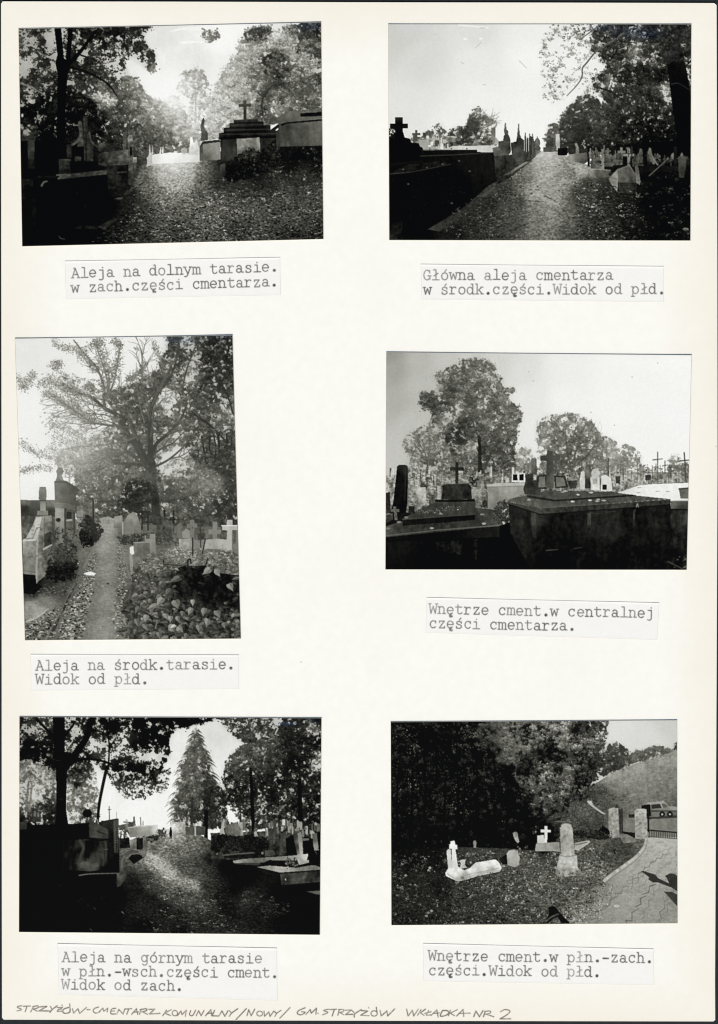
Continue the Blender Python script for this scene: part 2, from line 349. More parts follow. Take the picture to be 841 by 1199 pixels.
    p.leaves([(700, 960), (1010, 900), (1300, 950), (1690, 900), (1690, 1290), (300, 1290), (560, 1100)], [(900, 1000, 92, .55), (1100, 1030, 100, .55), (1350, 1050, 92, .55), (1600, 1020, 82, .5), (700, 1080, 78, .45), (650, 1200, 60, .4), (900, 1180, 80, .5), (1200, 1200, 82, .5), (1500, 1180, 66, .45), (400, 1230, 14, .3)], GR, size=1.25, con=62, dens=1.7, clump=6, flat=.5, under=0)
    p.litter([(640, 900), (900, 860), (1010, 900), (760, 1000)], 500, .5, 1.0, 18, pid=GR)
    p.dabs(*[np.array(v) for v in ([20 + 675 * .214, 20 + 690 * .214, 20 + 640 * .214], [24 + 1095 * .214, 24 + 1124 * .214, 24 + 955 * .214])], size=np.array([6., 4, 3]), tone=np.array([125., 105, 100]), pid=GR, flat=.5)
    # white tomb at the end
    p.poly([(735, 735), (845, 722), (1005, 730), (1005, 772), (900, 780), (735, 786)], [(735, 760, 225), (845, 725, 250), (1000, 760, 215), (900, 770, 232)], WH, noise=5)
    p.poly([(708, 800), (718, 740), (740, 720), (742, 790)], 190, WH); p.line([(728, 735), (726, 680)], 10, 3, 215, WH); p.line([(742, 730), (742, 685)], 6, 3, 215, WH); p.line([(784, 725), (788, 695)], 9, 4, 235, WH); p.line([(797, 722), (800, 690)], 9, 4, 240, WH); p.line([(680, 700), (670, 660)], 9, 3, 125, WH, a=.6)
    p.poly([(936, 735), (945, 690), (948, 640), (960, 636), (966, 672), (985, 650), (996, 690), (1000, 735)], [(950, 660, 240), (960, 720, 205), (990, 700, 200)], WH, noise=12); p.ell(915, 715, 18, 20, 200, WH, a=.7)
    p.poly([(735, 786), (1005, 772), (960, 800), (735, 800)], 205, GR, noise=10, a=.6)
    # shaded graves on the left
    p.rect(60, 612, 96, 812, [(78, 640, 55), (78, 700, 80), (78, 800, 45)], LG); p.rect(25, 632, 100, 660, 60, LG); p.ell(50, 622, 20, 12, 175, LG, a=.6)
    p.line([(345, 560), (350, 620), (330, 660), (285, 690)], 22, 12, 75, LG); p.line([(352, 620), (336, 660), (296, 688)], 5, 4, 115, LG, a=.7)
    p.poly([(362, 520), (386, 520), (388, 780), (366, 780)], [(374, 550, 45), (374, 770, 40)], LG); p.line([(368, 540), (372, 770)], 4, 4, 90, LG, a=.6); p.poly([(330, 690), (345, 640), (362, 610), (366, 690)], 85, LG); p.poly([(384, 610), (396, 640), (425, 690), (384, 690)], 60, LG)
    p.line([(395, 610), (408, 660), (440, 692)], 8, 5, 95, LG, a=.8)
    for a, b in ((325, 345), (352, 366)): pass
    p.rect(272, 680, 300, 750, 45, LG); p.ell(285, 715, 14, 22, 70, LG, a=.6); p.rect(318, 745, 352, 790, [(325, 750, 85), (350, 785, 40)], LG); p.rect(384, 690, 418, 780, [(390, 700, 65), (400, 770, 75), (418, 740, 40)], LG)
    p.rect(230, 762, 292, 850, [(240, 775, 70), (280, 830, 35)], LG, noise=12); p.rect(228, 758, 296, 772, 75, LG); p.rect(290, 770, 440, 815, 14, LG)
    p.poly([(212, 842), (300, 838), (490, 818), (492, 842), (300, 862), (225, 870)], [(240, 858, 105), (300, 855, 70), (480, 830, 80)], LG, noise=10)
    p.poly([(492, 800), (608, 795), (604, 905), (500, 930)], [(520, 820, 42), (600, 820, 25), (510, 900, 40)], LG, noise=10); p.line([(550, 832), (600, 828)], 5, 5, 95, LG, a=.8)
    p.poly([(445, 735), (480, 720), (610, 706), (608, 790), (478, 796), (446, 790)], [(460, 760, 45), (480, 730, 80), (600, 720, 95), (520, 785, 70)], LG, noise=8); p.ell(465, 695, 24, 26, [(458, 680, 85), (475, 715, 35)], LG)
    p.rect(580, 622, 600, 720, 85, LG); p.poly([(606, 640), (612, 628), (630, 628), (640, 680), (638, 895), (612, 900)], [(615, 640, 130), (625, 690, 70), (615, 800, 95), (632, 850, 60)], LG, noise=8)
    p.rect(618, 690, 630, 740, 25, LG); p.rect(634, 748, 657, 776, 150, LG); p.rect(640, 776, 655, 862, [(645, 780, 90), (650, 860, 60)], LG); p.poly([(658, 765), (710, 748), (712, 785), (660, 794)], 62, LG)
    p.rect(30, 868, 88, 975, [(45, 890, 48), (80, 960, 15), (50, 970, 30)], LG, noise=12); p.rect(90, 850, 230, 862, 30, LG); p.ell(160, 900, 30, 42, 18, LG); p.line([(135, 905), (148, 885), (166, 880)], 10, 7, 150, LG, a=.8)
    p.rect(85, 980, 104, 1160, [(95, 1000, 32), (95, 1150, 20)], LG); p.rect(240, 890, 480, 1010, 9, LG, noise=9, ns=6)
    for x, y in ((345, 930), (285, 1020), (320, 1030), (375, 1015), (330, 940), (500, 880)): p.ell(x, y, 6, 9, 32, LG, a=.7)
    p.poly([(305, 1138), (360, 1120), (440, 1128), (440, 1142)], 34, LG); p.poly([(440, 1130), (535, 1080), (548, 1092), (475, 1145)], 46, LG, noise=8); p.poly([(530, 978), (560, 968), (584, 968), (570, 980)], 95, LG)
    p.poly([(584, 955), (600, 930), (680, 885), (686, 895), (610, 950)], 68, GR, noise=20, ns=2); p.line([(640, 915), (690, 880)], 5, 4, 140, GR, a=.7); p.line([(230, 1180), (240, 1192), (262, 1196)], 6, 5, 65, LG, a=.8)
    p.mul(300, 960, 380, 200, .72); p.mul(60, 800, 120, 200, .75); p.mul(330, 700, 160, 110, .85)
    # tombs on the right
    p.poly([(1000, 770), (998, 690), (1012, 668), (1020, 672), (1018, 768)], [(1005, 700, 75), (1010, 760, 95)], SM); p.poly([(1018, 672), (1112, 660), (1114, 762), (1018, 766)], [(1030, 690, 125), (1080, 680, 150), (1100, 750, 130), (1030, 755, 95)], SM, noise=8); p.poly([(1000, 692), (1015, 662), (1108, 652), (1116, 664), (1022, 676)], 48, SM)
    p.poly([(1004, 660), (1010, 620), (1004, 580), (1012, 545), (1022, 530), (1028, 550), (1022, 575), (1032, 600), (1045, 615), (1045, 655)], [(1015, 545, 70), (1020, 590, 95), (1025, 640, 70)], AN, noise=10)
    p.poly([(1106, 648), (1106, 616), (1131, 614), (1131, 588), (1162, 586), (1162, 562), (1187, 560), (1187, 545), (1316, 539), (1316, 554), (1349, 553), (1349, 574), (1387, 573), (1387, 603), (1422, 602), (1422, 636)], [(1250, 545, 60), (1250, 565, 25), (1200, 590, 45), (1350, 590, 30), (1300, 610, 18), (1200, 630, 20), (1390, 615, 40)], ST, noise=10, ns=4)
    for a, b, y in ((1190, 1312, 545), (1162, 1348, 572), (1135, 1386, 598), (1110, 1418, 622)): p.line([(a, y + 2), (b, y - 3)], 6, 6, 66, ST, a=.55, smooth=False)
    for a, b, y in ((1192, 1312, 562), (1165, 1348, 588), (1140, 1386, 612)): p.line([(a, y), (b, y - 3)], 7, 7, 14, ST, a=.7, smooth=False)
    p.poly([(1112, 645), (1420, 635), (1420, 740), (1330, 765), (1118, 770)], [(1140, 700, 42), (1190, 740, 50), (1350, 700, 40), (1400, 720, 50)], ST, noise=12, ns=6); p.line([(1112, 645), (1415, 636)], 14, 14, 12, ST, smooth=False)
    p.poly([(1202, 648), (1328, 640), (1332, 755), (1300, 765), (1206, 766)], [(1220, 670, 135), (1270, 660, 118), (1320, 680, 142), (1220, 750, 120), (1270, 740, 70), (1310, 750, 118)], PL, noise=22, ns=5); p.line([(1230, 700), (1295, 692)], 5, 5, 90, PL, a=.7); p.line([(1236, 708), (1310, 702)], 3, 3, 110, PL, a=.5)
    p.cross(1247, 435, 548, 16, 465, 33, [(1240, 450, 70), (1250, 500, 55), (1255, 540, 48)], CX, at=17)
    p.leaves([(1230, 715), (1290, 690), (1340, 700), (1440, 640), (1460, 760), (1300, 860), (1150, 880), (1140, 800)], [(1270, 730, 50, .75), (1250, 790, 18, 1), (1350, 720, 30, .9), (1400, 700, 35, .9), (1200, 830, 14, 1)], GR, size=1.5, con=22, dens=2, clump=4)
    p.poly([(1112, 790), (1140, 780), (1142, 850), (1105, 862)], [(1115, 800, 75), (1135, 840, 45)], ST); p.ell(1130, 868, 5, 12, 120, GR, a=.7); p.ell(1176, 875, 5, 12, 95, GR, a=.7)
    p.poly([(1432, 640), (1428, 535), (1460, 512), (1465, 495), (1690, 483), (1690, 690), (1500, 690), (1440, 700)], [(1450, 520, 88), (1500, 505, 105), (1600, 495, 100), (1470, 600, 62), (1540, 600, 80), (1640, 620, 102), (1560, 670, 72), (1680, 660, 88)], BT, noise=10, ns=5)
    p.poly([(1550, 508), (1690, 500), (1690, 522), (1552, 527)], 18, BT); p.poly([(1440, 570), (1470, 556), (1690, 538), (1690, 548), (1475, 566), (1450, 580)], 28, BT); p.line([(1440, 560), (1690, 535)], 3, 3, 140, BT, a=.5, smooth=False)
    p.line([(1466, 575), (1468, 690)], 8, 8, 62, BT, a=.8); p.line([(1590, 570), (1596, 690)], 4, 3, 75, BT, a=.6); p.line([(1640, 570), (1642, 690)], 4, 3, 95, BT, a=.4)
    p.poly([(1385, 600), (1432, 566), (1436, 580), (1400, 615)], 32, BT); p.poly([(1418, 610), (1436, 590), (1440, 690), (1420, 700)], 60, BT); p.poly([(1455, 500), (1462, 478), (1490, 470), (1508, 480), (1512, 495)], [(1470, 480, 120), (1500, 490, 70)], BT)
    p.poly([(1440, 690), (1690, 684), (1690, 750), (1440, 770)], [(1500, 700, 22), (1690, 700, 22), (1550, 740, 10)], GR, noise=6); 
    p.leaves([(1400, 700), (1690, 680), (1690, 800), (1400, 800)], [(1500, 740, 30, .35), (1640, 700, 60, .35)], GR, size=1.2, con=26, dens=.8, clump=4)
    p.silver(1600, 30, 90, 26, 1.0); p.silver(1310, 40, 40, 18, .6); p.silver(560, 100, 30, 20, .25)
    p.finish(.32, 2.4, [(GR, .3, 1.7), (RT, .22, 1.8), (LT, .3, 2.5), (FAR, .22, 2.4), (LG, .25, 4)], con=1.06)
    return p
def picture_main_avenue():
    p = Picture([(455, 28.7), (809.4, 28.7), (808.3, 281.6), (456.1, 281.0)], 23)
    p.frame(452, 24, 180 / 841)
    SKY = p.part('sky'); GR = p.part('path', None, 'long straight avenue between the graves'); FAR = p.part('far_trees', None, 'bushes on the horizon')
    MT = p.part('far_trees', None, 'rounded trees beside the avenue'); RT = p.part('tree', None, 'big dark tree over the avenue'); TR = p.part('trunk', RT)
    BL = p.part('tomb', None, 'black stepped tomb in shade'); CX = p.part('cross', BL); SL = p.part('white_slab'); HG = p.part('graves', None, 'small graves on the horizon')
    LG = p.part('graves', None, 'row of stone graves with finials'); KB = p.part('kerb'); RG = p.part('graves', None, 'pale graves with crosses under the trees'); OB = p.part('white_pillar'); BAR = p.part('fence_rail')
    p.poly([(-20, 0), (1700, 0), (1700, 1300), (-20, 1300)], [(20, 40, 206), (120, 50, 208), (200, 200, 218), (500, 60, 222), (500, 220, 234), (800, 60, 238), (800, 200, 246), (1000, 200, 245), (100, 480, 228), (500, 450, 240), (800, 560, 246), (400, 620, 240), (1100, 400, 240), (1500, 200, 225)], SKY, noise=1, ns=14)
    p.line([(400, 25), (560, 40)], 12, 8, 244, None, a=.7)
    for q in ([(264, 76), (270, 78)], [(412, 230), (428, 238)], [(532, 352), (545, 350)], [(730, 222), (768, 260)], [(490, 150), (520, 122)], [(516, 40), (540, 42)]): p.line(q, 6, 5, 182, None, a=.55, smooth=False)
    p.line([(430, 100), (440, 103)], 14, 10, 246, None); p.line([(515, 100), (525, 100)], 10, 8, 246, None)
    # horizon
    p.leaves([(440, 580), (455, 520), (490, 465), (525, 480), (560, 520), (605, 550), (600, 600), (580, 680), (430, 690), (350, 660), (360, 590)], [(500, 490, 110, .6), (500, 540, 80, .95), (550, 540, 100, .75), (590, 550, 140, .4), (470, 590, 75, .95), (540, 620, 105, .6), (400, 590, 70, .85), (400, 640, 90, .8), (570, 600, 140, .4)], FAR, size=1.1, con=26, dens=2, clump=4)
    p.leaves([(190, 640), (215, 600), (260, 600), (280, 550), (310, 570), (345, 620), (345, 720), (120, 700), (130, 630)], [(290, 580, 100, .6), (300, 620, 110, .75), (220, 620, 80, .8), (250, 650, 100, .8), (160, 640, 90, .6)], FAR, size=1.1, con=26, dens=2, clump=4)
    for _ in range(9): p.twigs((520 + p.rng.uniform(-30, 60), 590), -1.2 + p.rng.uniform(-.6, .9), 70, 3, 1, 110, FAR)
    p.poly([(120, 690), (130, 650), (345, 640), (600, 650), (610, 700), (300, 705), (210, 720)], [(200, 690, 120), (300, 670, 140), (500, 670, 130)], HG, noise=45, ns=2.2)
    for k in range(60):
        x = p.rng.uniform(125, 610); y = p.rng.uniform(625, 690); h = p.rng.uniform(8, 40); w = p.rng.uniform(5, 22); p.rect(x, y, x + w, y + h, p.rng.choice([70, 110, 175, 200, 190, 60, 225]), HG, noise=6)
    p.cross(166, 600, 660, 13, 622, 22, 75, HG); p.rect(148, 615, 160, 670, 80, HG); p.poly([(178, 655), (210, 650), (232, 665), (230, 710), (180, 700)], 165, HG); p.rect(268, 655, 290, 680, 70, HG); p.rect(300, 640, 308, 690, 210, HG); p.rect(576, 585, 598, 670, [(585, 600, 105), (590, 660, 135)], HG)
    p.leaves([(340, 600), (440, 575), (560, 600), (570, 690), (350, 690)], [(440, 620, 60, .55), (500, 650, 80, .5), (380, 640, 60, .6)], FAR, size=1, con=20, dens=1.4, clump=4)
    # trees on the right
    p.leaves([(880, 590), (900, 560), (945, 560), (960, 600), (965, 720), (870, 720)], [(910, 600, 100, .95), (900, 680, 80, 1), (950, 600, 110, .9)], MT, size=1.1, con=16, dens=2.2, clump=5)
    p.leaves([(945, 560), (980, 490), (1030, 440), (1075, 400), (1130, 410), (1180, 470), (1200, 720), (960, 720)], [(1050, 430, 85, .9), (1000, 510, 80, 1), (1100, 480, 65, 1), (1050, 560, 62, 1), (1000, 620, 60, 1), (1100, 620, 48, 1), (1050, 690, 40, 1), (1150, 680, 25, 1)], MT, size=1.1, con=20, dens=2.8, clump=6, under=.05, veil=.3)
    p.leaves([(840, 150), (850, 110), (890, 40), (920, 10), (1250, 10), (1250, 300), (1180, 420), (1020, 400), (920, 470), (840, 430), (850, 340), (835, 300)], [(880, 70, 140, .5), (860, 140, 130, .5), (960, 60, 130, .6), (1040, 50, 110, .65), (1100, 60, 80, .7), (950, 130, 150, .4), (980, 180, 140, .45), (930, 220, 150, .35), (880, 300, 135, .5), (940, 340, 120, .55), (1010, 230, 170, .3), (1080, 180, 150, .35), (1130, 200, 170, .2), (1110, 270, 150, .3), (1060, 350, 160, .3), (870, 400, 150, .5), (900, 440, 150, .4), (990, 300, 150, .4), (1000, 120, 130, .5), (1080, 110, 120, .5), (1130, 100, 60, .75), (850, 370, 150, .4), (1150, 360, 110, .5)], RT, size=.85, con=38, dens=1.9, clump=4.5, hi=215, under=.45, veil=.12, rag=7)
    p.leaves([(1130, 60), (1210, 10), (1300, 10), (1690, 10), (1690, 700), (1180, 700), (1130, 620), (1120, 540), (1190, 440), (1120, 330), (1210, 250), (1110, 150)],
             [(1200, 60, 55, .85), (1180, 170, 50, .65), (1130, 150, 70, .5), (1130, 320, 60, .6), (1300, 60, 45, .95), (1370, 170, 110, .5), (1390, 200, 90, .55), (1450, 90, 40, .95), (1500, 190, 120, .4), (1440, 170, 55, .85), (1560, 70, 45, 1), (1630, 60, 38, .95), (1660, 130, 60, .7), (1650, 230, 80, .35), (1660, 290, 70, .4), (1280, 180, 45, .9), (1230, 260, 55, .9), (1170, 310, 50, .7), (1220, 350, 120, .45), (1300, 300, 38, .98), (1400, 280, 24, 1), (1500, 300, 22, 1), (1300, 400, 40, 1), (1340, 410, 62, .95), (1540, 390, 120, .45), (1450, 420, 40, .95), (1480, 400, 60, .8), (1240, 420, 55, .95), (1250, 470, 62, 1), (1170, 480, 70, .95), (1330, 470, 55, .95), (1180, 570, 95, .6), (1200, 600, 50, .9), (1300, 560, 35, .98), (1280, 620, 38, .98), (1400, 560, 20, 1), (1500, 570, 20, .97), (1560, 540, 40, .9), (1550, 610, 18, 1), (1450, 650, 12, 1), (1250, 670, 28, 1), (1650, 600, 8, 1)], RT, size=1.15, con=28, dens=3.0, clump=6, hi=140, under=.03, veil=.3)
    p.line([(1300, 70), (1210, 130), (1150, 170), (1100, 230), (1075, 262), (1072, 310), (1040, 360), (990, 412)], 11, 4, 92, TR); p.line([(1160, 32), (1110, 70), (1055, 108)], 7, 4, 90, TR); p.line([(1170, 370), (1230, 390), (1300, 440)], 9, 6, 28, TR); p.line([(1260, 90), (1290, 50)], 14, 10, 30, TR)
    p.line([(1550, 30), (1560, 70), (1545, 110)], 6, 5, 95, TR, a=.7); p.line([(1520, 130), (1560, 160), (1600, 175)], 6, 4, 95, TR, a=.6)
    p.poly([(1525, 150), (1620, 150), (1650, 300), (1668, 420), (1690, 480), (1690, 900), (1600, 900), (1590, 640), (1560, 420), (1540, 260)], [(1570, 180, 48), (1570, 240, 12), (1620, 420, 6), (1640, 640, 5)], TR, noise=4)
    p.leaves([(1480, 60), (1690, 60), (1690, 200), (1640, 250), (1580, 230), (1530, 260), (1480, 220)], [(1560, 120, 42, .95), (1560, 180, 46, .9), (1600, 210, 30, .8), (1500, 160, 45, .8), (1650, 120, 55, .6)], RT, size=1.1, con=24, dens=2.2, clump=5, hi=120)
    p.line([(1560, 350), (1600, 345), (1660, 380)], 6, 4, 50, TR, a=.7)
    p.poly([(1180, 690), (1690, 650), (1690, 1290), (1380, 1290), (1200, 900)], [(1200, 720, 22), (1300, 700, 16), (1500, 700, 8), (1600, 800, 7), (1500, 1000, 8), (1600, 1200, 7)], RT, noise=6)
    # avenue and ground
    g = [(840, 715), (930, 715), (1040, 770), (1400, 880), (1690, 900), (1690, 1300), (-20, 1300), (-20, 1190), (250, 1080), (430, 1000), (620, 850), (760, 760)]
    p.ground(g, [(870, 728, 195), (860, 770, 178), (900, 800, 172), (850, 850, 165), (960, 880, 150), (820, 950, 160), (900, 980, 158), (800, 1030, 120), (900, 1080, 135), (820, 1150, 108), (900, 1180, 112), (1000, 1080, 100), (1000, 1180, 75), (700, 1120, 68), (720, 1000, 70), (640, 920, 55), (760, 850, 105), (560, 1010, 42), (480, 1120, 40), (600, 1180, 55), (380, 1180, 25), (200, 1190, 10), (60, 1180, 8), (1020, 830, 120), (1060, 820, 175), (1100, 900, 60), (1060, 960, 62), (1100, 1050, 48), (1200, 950, 38), (1200, 1120, 42), (1120, 1180, 42), (1320, 1050, 26), (1300, 900, 22), (1340, 1180, 18), (1450, 1000, 10), (1500, 1180, 9), (1600, 950, 9)], GR, noise=8)
    p.base = p.L.copy()
    p.litter([(1000, 840), (1200, 880), (1370, 900), (1370, 1290), (1080, 1290), (1030, 950)], 1500, .8, 2.3, 32, up=2, pid=GR)
    p.litter([(560, 920), (760, 800), (740, 1000), (560, 1290), (330, 1290), (440, 1060)], 1100, .7, 1.7, 28, pid=GR)
    p.litter([(740, 850), (980, 830), (1060, 1000), (1080, 1290), (600, 1290)], 900, .5, 1.1, 16, pid=GR)
    p.litter([(1350, 880), (1690, 880), (1690, 1290), (1350, 1290)], 420, .8, 1.8, 34, up=0, pid=GR)
    for q in ([(780, 986), (850, 992)], [(700, 1140), (780, 1110)], [(620, 1170), (760, 1120)], [(870, 960), (930, 990)], [(660, 1080), (780, 1050)]): p.line(q, 8, 5, 48, GR, a=.55)
    p.poly([(600, 850), (700, 740), (830, 700), (850, 715), (780, 780), (680, 860), (600, 900)], [(620, 860, 35), (760, 760, 60), (830, 710, 110)], GR, noise=10)
    # kerb stones
    p.poly([(215, 1140), (250, 1128), (400, 1050), (418, 1062), (290, 1155)], [(230, 1145, 60), (300, 1120, 55), (400, 1060, 50)], KB, noise=7); p.poly([(480, 965), (520, 955), (592, 908), (602, 916), (545, 966)], 72, KB, noise=7); p.poly([(640, 850), (760, 775), (795, 770), (720, 815), (690, 840)], [(650, 845, 70), (720, 800, 125), (780, 775, 120)], KB, noise=15); p.line([(700, 830), (800, 768)], 9, 5, 50, KB, a=.8)
    # black tomb in shade, left
    p.poly([(15, 640), (50, 612), (95, 612), (102, 640), (132, 648), (138, 668), (180, 672), (186, 690), (200, 695), (204, 712), (498, 706), (500, 718), (600, 720), (606, 880), (560, 905), (430, 1020), (240, 1136), (200, 1160), (15, 1230)], [(100, 700, 8), (300, 720, 16), (500, 730, 22), (300, 900, 5), (100, 1100, 6)], BL, noise=4)
    p.line([(190, 742), (400, 734), (600, 722)], 6, 4, 62, BL, a=.8, smooth=False); p.line([(200, 710), (498, 706)], 5, 5, 55, BL, a=.7, smooth=False); p.line([(20, 840), (150, 826), (350, 786)], 7, 6, 58, BL, a=.9); p.line([(20, 790), (200, 770)], 18, 10, 20, BL); p.poly([(25, 838), (110, 790), (300, 770), (350, 786), (150, 826)], 26, BL, noise=10)
    for k in range(70): p.ell(p.rng.uniform(30, 560), p.rng.uniform(800, 1100), 3, 4, p.rng.uniform(14, 40), BL, a=.7)
    for x, y in ((225, 805), (95, 815), (310, 787), (400, 768), (458, 825), (360, 1000), (122, 895)): p.ell(x, y, 7, 5, 85, BL, a=.8)
    p.poly([(20, 1110), (90, 1100), (90, 1200), (20, 1210)], 22, BL, noise=12)
    p.leaves([(300, 1090), (430, 1000), (500, 960), (560, 960), (440, 1090), (300, 1180)], [(400, 1060, 60, .4)], GR, size=1.3, con=30, dens=1, clump=4)
    p.leaves([(15, 640), (10, 600), (40, 570), (60, 600), (60, 650)], [(30, 610, 30, .6)], BL, size=1.2, con=10, dens=1.5, clump=3)
    p.cross(72, 530, 650, 42, 578, 49, [(70, 535, 40), (70, 560, 10), (70, 640, 8)], CX, at=26, noise=3)
    p.poly([(296, 708), (368, 687), (612, 684), (582, 722), (500, 720), (498, 707)], [(320, 700, 190), (450, 690, 212), (600, 690, 205)], SL, noise=6)
    for x in (358, 442): p.ell(x, 702, 5, 3, 60, SL)
    # graves with finials
    p.poly([(582, 698), (614, 690), (616, 662), (640, 658), (680, 660), (684, 720), (666, 742), (592, 742)], [(600, 705, 95), (640, 670, 60), (650, 720, 85), (670, 700, 50)], LG, noise=14, ns=3); p.poly([(592, 742), (668, 738), (718, 725), (716, 775), (600, 860)], [(605, 760, 62), (640, 780, 42), (700, 750, 48), (610, 840, 40)], LG, noise=14, ns=3)
    for x in (636, 672, 700): p.line([(x, 735), (x - 2, 830 - (x - 636) * .6)], 3, 3, 20, LG, a=.7)
    p.poly([(640, 660), (645, 630), (655, 620), (668, 622), (678, 640), (682, 662)], 55, LG); p.poly([(648, 622), (646, 600), (650, 562), (657, 560), (660, 598), (668, 606), (668, 625)], [(652, 570, 120), (660, 610, 75)], LG, noise=10)
    p.poly([(682, 670), (712, 662), (716, 645), (735, 640), (755, 655), (758, 760), (716, 780), (690, 740)], [(700, 700, 60), (735, 660, 48), (740, 730, 62)], LG, noise=16, ns=3); p.poly([(716, 645), (718, 625), (724, 565), (729, 565), (732, 622), (740, 640)], [(725, 580, 120), (727, 630, 70)], LG)
    for x, t, y in ((758, 62, 612), (770, 48, 640), (782, 70, 618), (790, 55, 630), (798, 85, 620), (808, 75, 660)): p.poly([(x, 650), (x + 2, y), (x + 5, y), (x + 10, 650), (x + 10, 745), (x - 2, 755)], t, LG, noise=12)
    p.ell(828, 670, 16, 26, 90, LG, noise=20); p.poly([(822, 660), (828, 630), (836, 660)], 110, LG); p.ell(832, 700, 14, 14, 80, LG)
    # pale graves on the right
    p.line([(936, 590), (938, 620)], 3, 4, 150, OB); p.poly([(928, 622), (950, 620), (952, 705), (942, 712), (930, 708)], [(935, 640, 205), (945, 680, 165), (935, 700, 190)], OB, noise=6)
    p.poly([(860, 695), (932, 690), (932, 718), (862, 720)], 85, RG, noise=14); p.rect(940, 698, 992, 738, 14, RG); p.poly([(992, 705), (1100, 700), (1104, 720), (1000, 725)], 45, RG, noise=14)
    p.poly([(990, 742), (1010, 732), (1098, 722), (1106, 770), (1085, 785), (1000, 768)], [(1000, 745, 150), (1060, 735, 110), (1090, 770, 75)], RG, noise=12); p.poly([(1036, 735), (1040, 695), (1032, 675), (1044, 670), (1054, 695), (1058, 730)], [(1042, 680, 150), (1048, 720, 120)], RG, noise=12)
    p.line([(1000, 790), (1080, 815)], 14, 18, 165, GR, a=.7)
    p.rect(1103, 688, 1116, 800, 12, RG)
    p.poly([(1116, 772), (1150, 742), (1186, 756), (1186, 815), (1122, 812)], [(1140, 760, 96), (1170, 790, 110), (1130, 800, 78)], RG, noise=16, ns=2.5); p.cross(1186, 704, 815, 17, 728, 26, [(1186, 710, 120), (1186, 800, 145)], RG); p.cross(1214, 698, 745, 10, 715, 15, 105, RG); p.rect(1195, 738, 1240, 800, 90, RG, noise=14)
    p.poly([(1112, 812), (1130, 810), (1228, 818), (1228, 858), (1128, 862), (1114, 850)], [(1120, 830, 150), (1150, 840, 84), (1210, 830, 95)], RG, noise=16, ns=2.5); p.line([(1120, 812), (1228, 820)], 5, 5, 165, RG, a=.8, smooth=False)
    p.poly([(1216, 745), (1280, 735), (1282, 790), (1220, 795)], 100, RG, noise=8); p.cross(1288, 694, 790, 13, 720, 22, 128, RG); p.cross(1328, 703, 792, 15, 736, 30, 150, RG); p.line([(1320, 700), (1330, 700)], 12, 10, 120, RG)
    p.poly([(1345, 760), (1375, 735), (1405, 745), (1410, 800), (1350, 800)], 80, RG, noise=20, ns=2.5); p.poly([(1430, 775), (1432, 720), (1440, 695), (1450, 700), (1456, 730), (1470, 760), (1470, 790)], [(1440, 705, 130), (1450, 770, 115)], RG, noise=20); p.poly([(1380, 735), (1390, 700), (1402, 705), (1405, 740)], 85, RG, noise=18)
    p.ell(1235, 842, 18, 12, 40, RG)
    r = p.rng
    for k in range(46):
        f = r.rand(); x = 1110 + 560 * f + r.uniform(-20, 20); y = r.uniform(728, 770) + 30 * f; h = r.uniform(18, 46); w = r.uniform(9, 24); t = float(r.choice([60, 78, 95, 112, 130]))
        if 1215 < x < 1370 and y > 770: continue
        if r.rand() < .45: p.cross(x, y - h - 12, y + 6, 6, y - h * .6, 10, t, RG, noise=10)
        else: p.poly([(x - w / 2, y + 8), (x - w / 2, y - h * .6), (x, y - h), (x + w / 2, y - h * .6), (x + w / 2, y + 8)], [(x - 8, y - h, t + 14), (x + 8, y, t - 22)], RG, noise=14, ns=2.5); p.line([(x - w * .7, y + 9), (x + w * .9, y + 11)], 5, 5, t * .6, RG, a=.8)
    p.leaves([(1110, 760), (1660, 770), (1660, 850), (1380, 850), (1240, 800), (1110, 800)], [(1200, 790, 30, .35), (1400, 800, 25, .5), (1550, 810, 25, .5)], RG, size=1, con=26, dens=1.2, clump=3.5, under=.5, veil=0)
    p.poly([(1218, 865), (1268, 812), (1272, 850), (1266, 940), (1228, 890)], [(1230, 870, 135), (1260, 840, 172), (1262, 920, 150)], RG, noise=18, ns=2.5); p.line([(1235, 862), (1260, 870)], 8, 6, 120, RG, a=.7)
    p.poly([(1266, 816), (1332, 793), (1366, 850), (1372, 888), (1270, 886)], [(1280, 830, 118), (1330, 830, 96), (1360, 880, 82)], RG, noise=16, ns=3); p.line([(1266, 816), (1332, 792), (1366, 846)], 5, 5, 160, RG, a=.8, smooth=False); p.poly([(1362, 800), (1380, 790), (1392, 880), (1388, 900), (1370, 890), (1366, 850)], [(1370, 810, 110), (1385, 880, 150)], RG)
    p.poly([(1270, 886), (1372, 888), (1370, 948), (1272, 944)], 48, RG, noise=16, ns=2.5)
    for y in (902, 918, 932): p.line([(1272, y), (1370, y + 2)], 3, 3, 22, RG, a=.7, smooth=False)
    p.poly([(1376, 794), (1626, 800), (1626, 822), (1510, 830), (1400, 832), (1384, 815)], [(1450, 810, 24), (1580, 808, 30)], BAR, noise=6); p.mul(1560, 960, 170, 170, .5); p.line([(1440, 850), (1546, 754)], 5, 4, 112, BAR, smooth=False); p.line([(1464, 758), (1486, 790)], 8, 8, 125, BAR, smooth=False)
    p.poly([(1598, 745), (1640, 742), (1642, 800), (1630, 860), (1602, 860)], [(1615, 760, 78), (1625, 840, 50)], RG, noise=10); p.rect(1574, 690, 1590, 800, 22, RG)
    p.leaves([(1030, 890), (1160, 890), (1380, 940), (1400, 1290), (1100, 1290), (1040, 1080)], [(1100, 950, 85, .5), (1180, 1000, 80, .5), (1130, 1100, 75, .5), (1250, 1150, 70, .5), (1330, 1050, 55, .45), (1350, 1200, 45, .4), (1150, 1220, 70, .5)], GR, size=1.5, con=64, dens=1.5, clump=5, flat=.6, under=0)
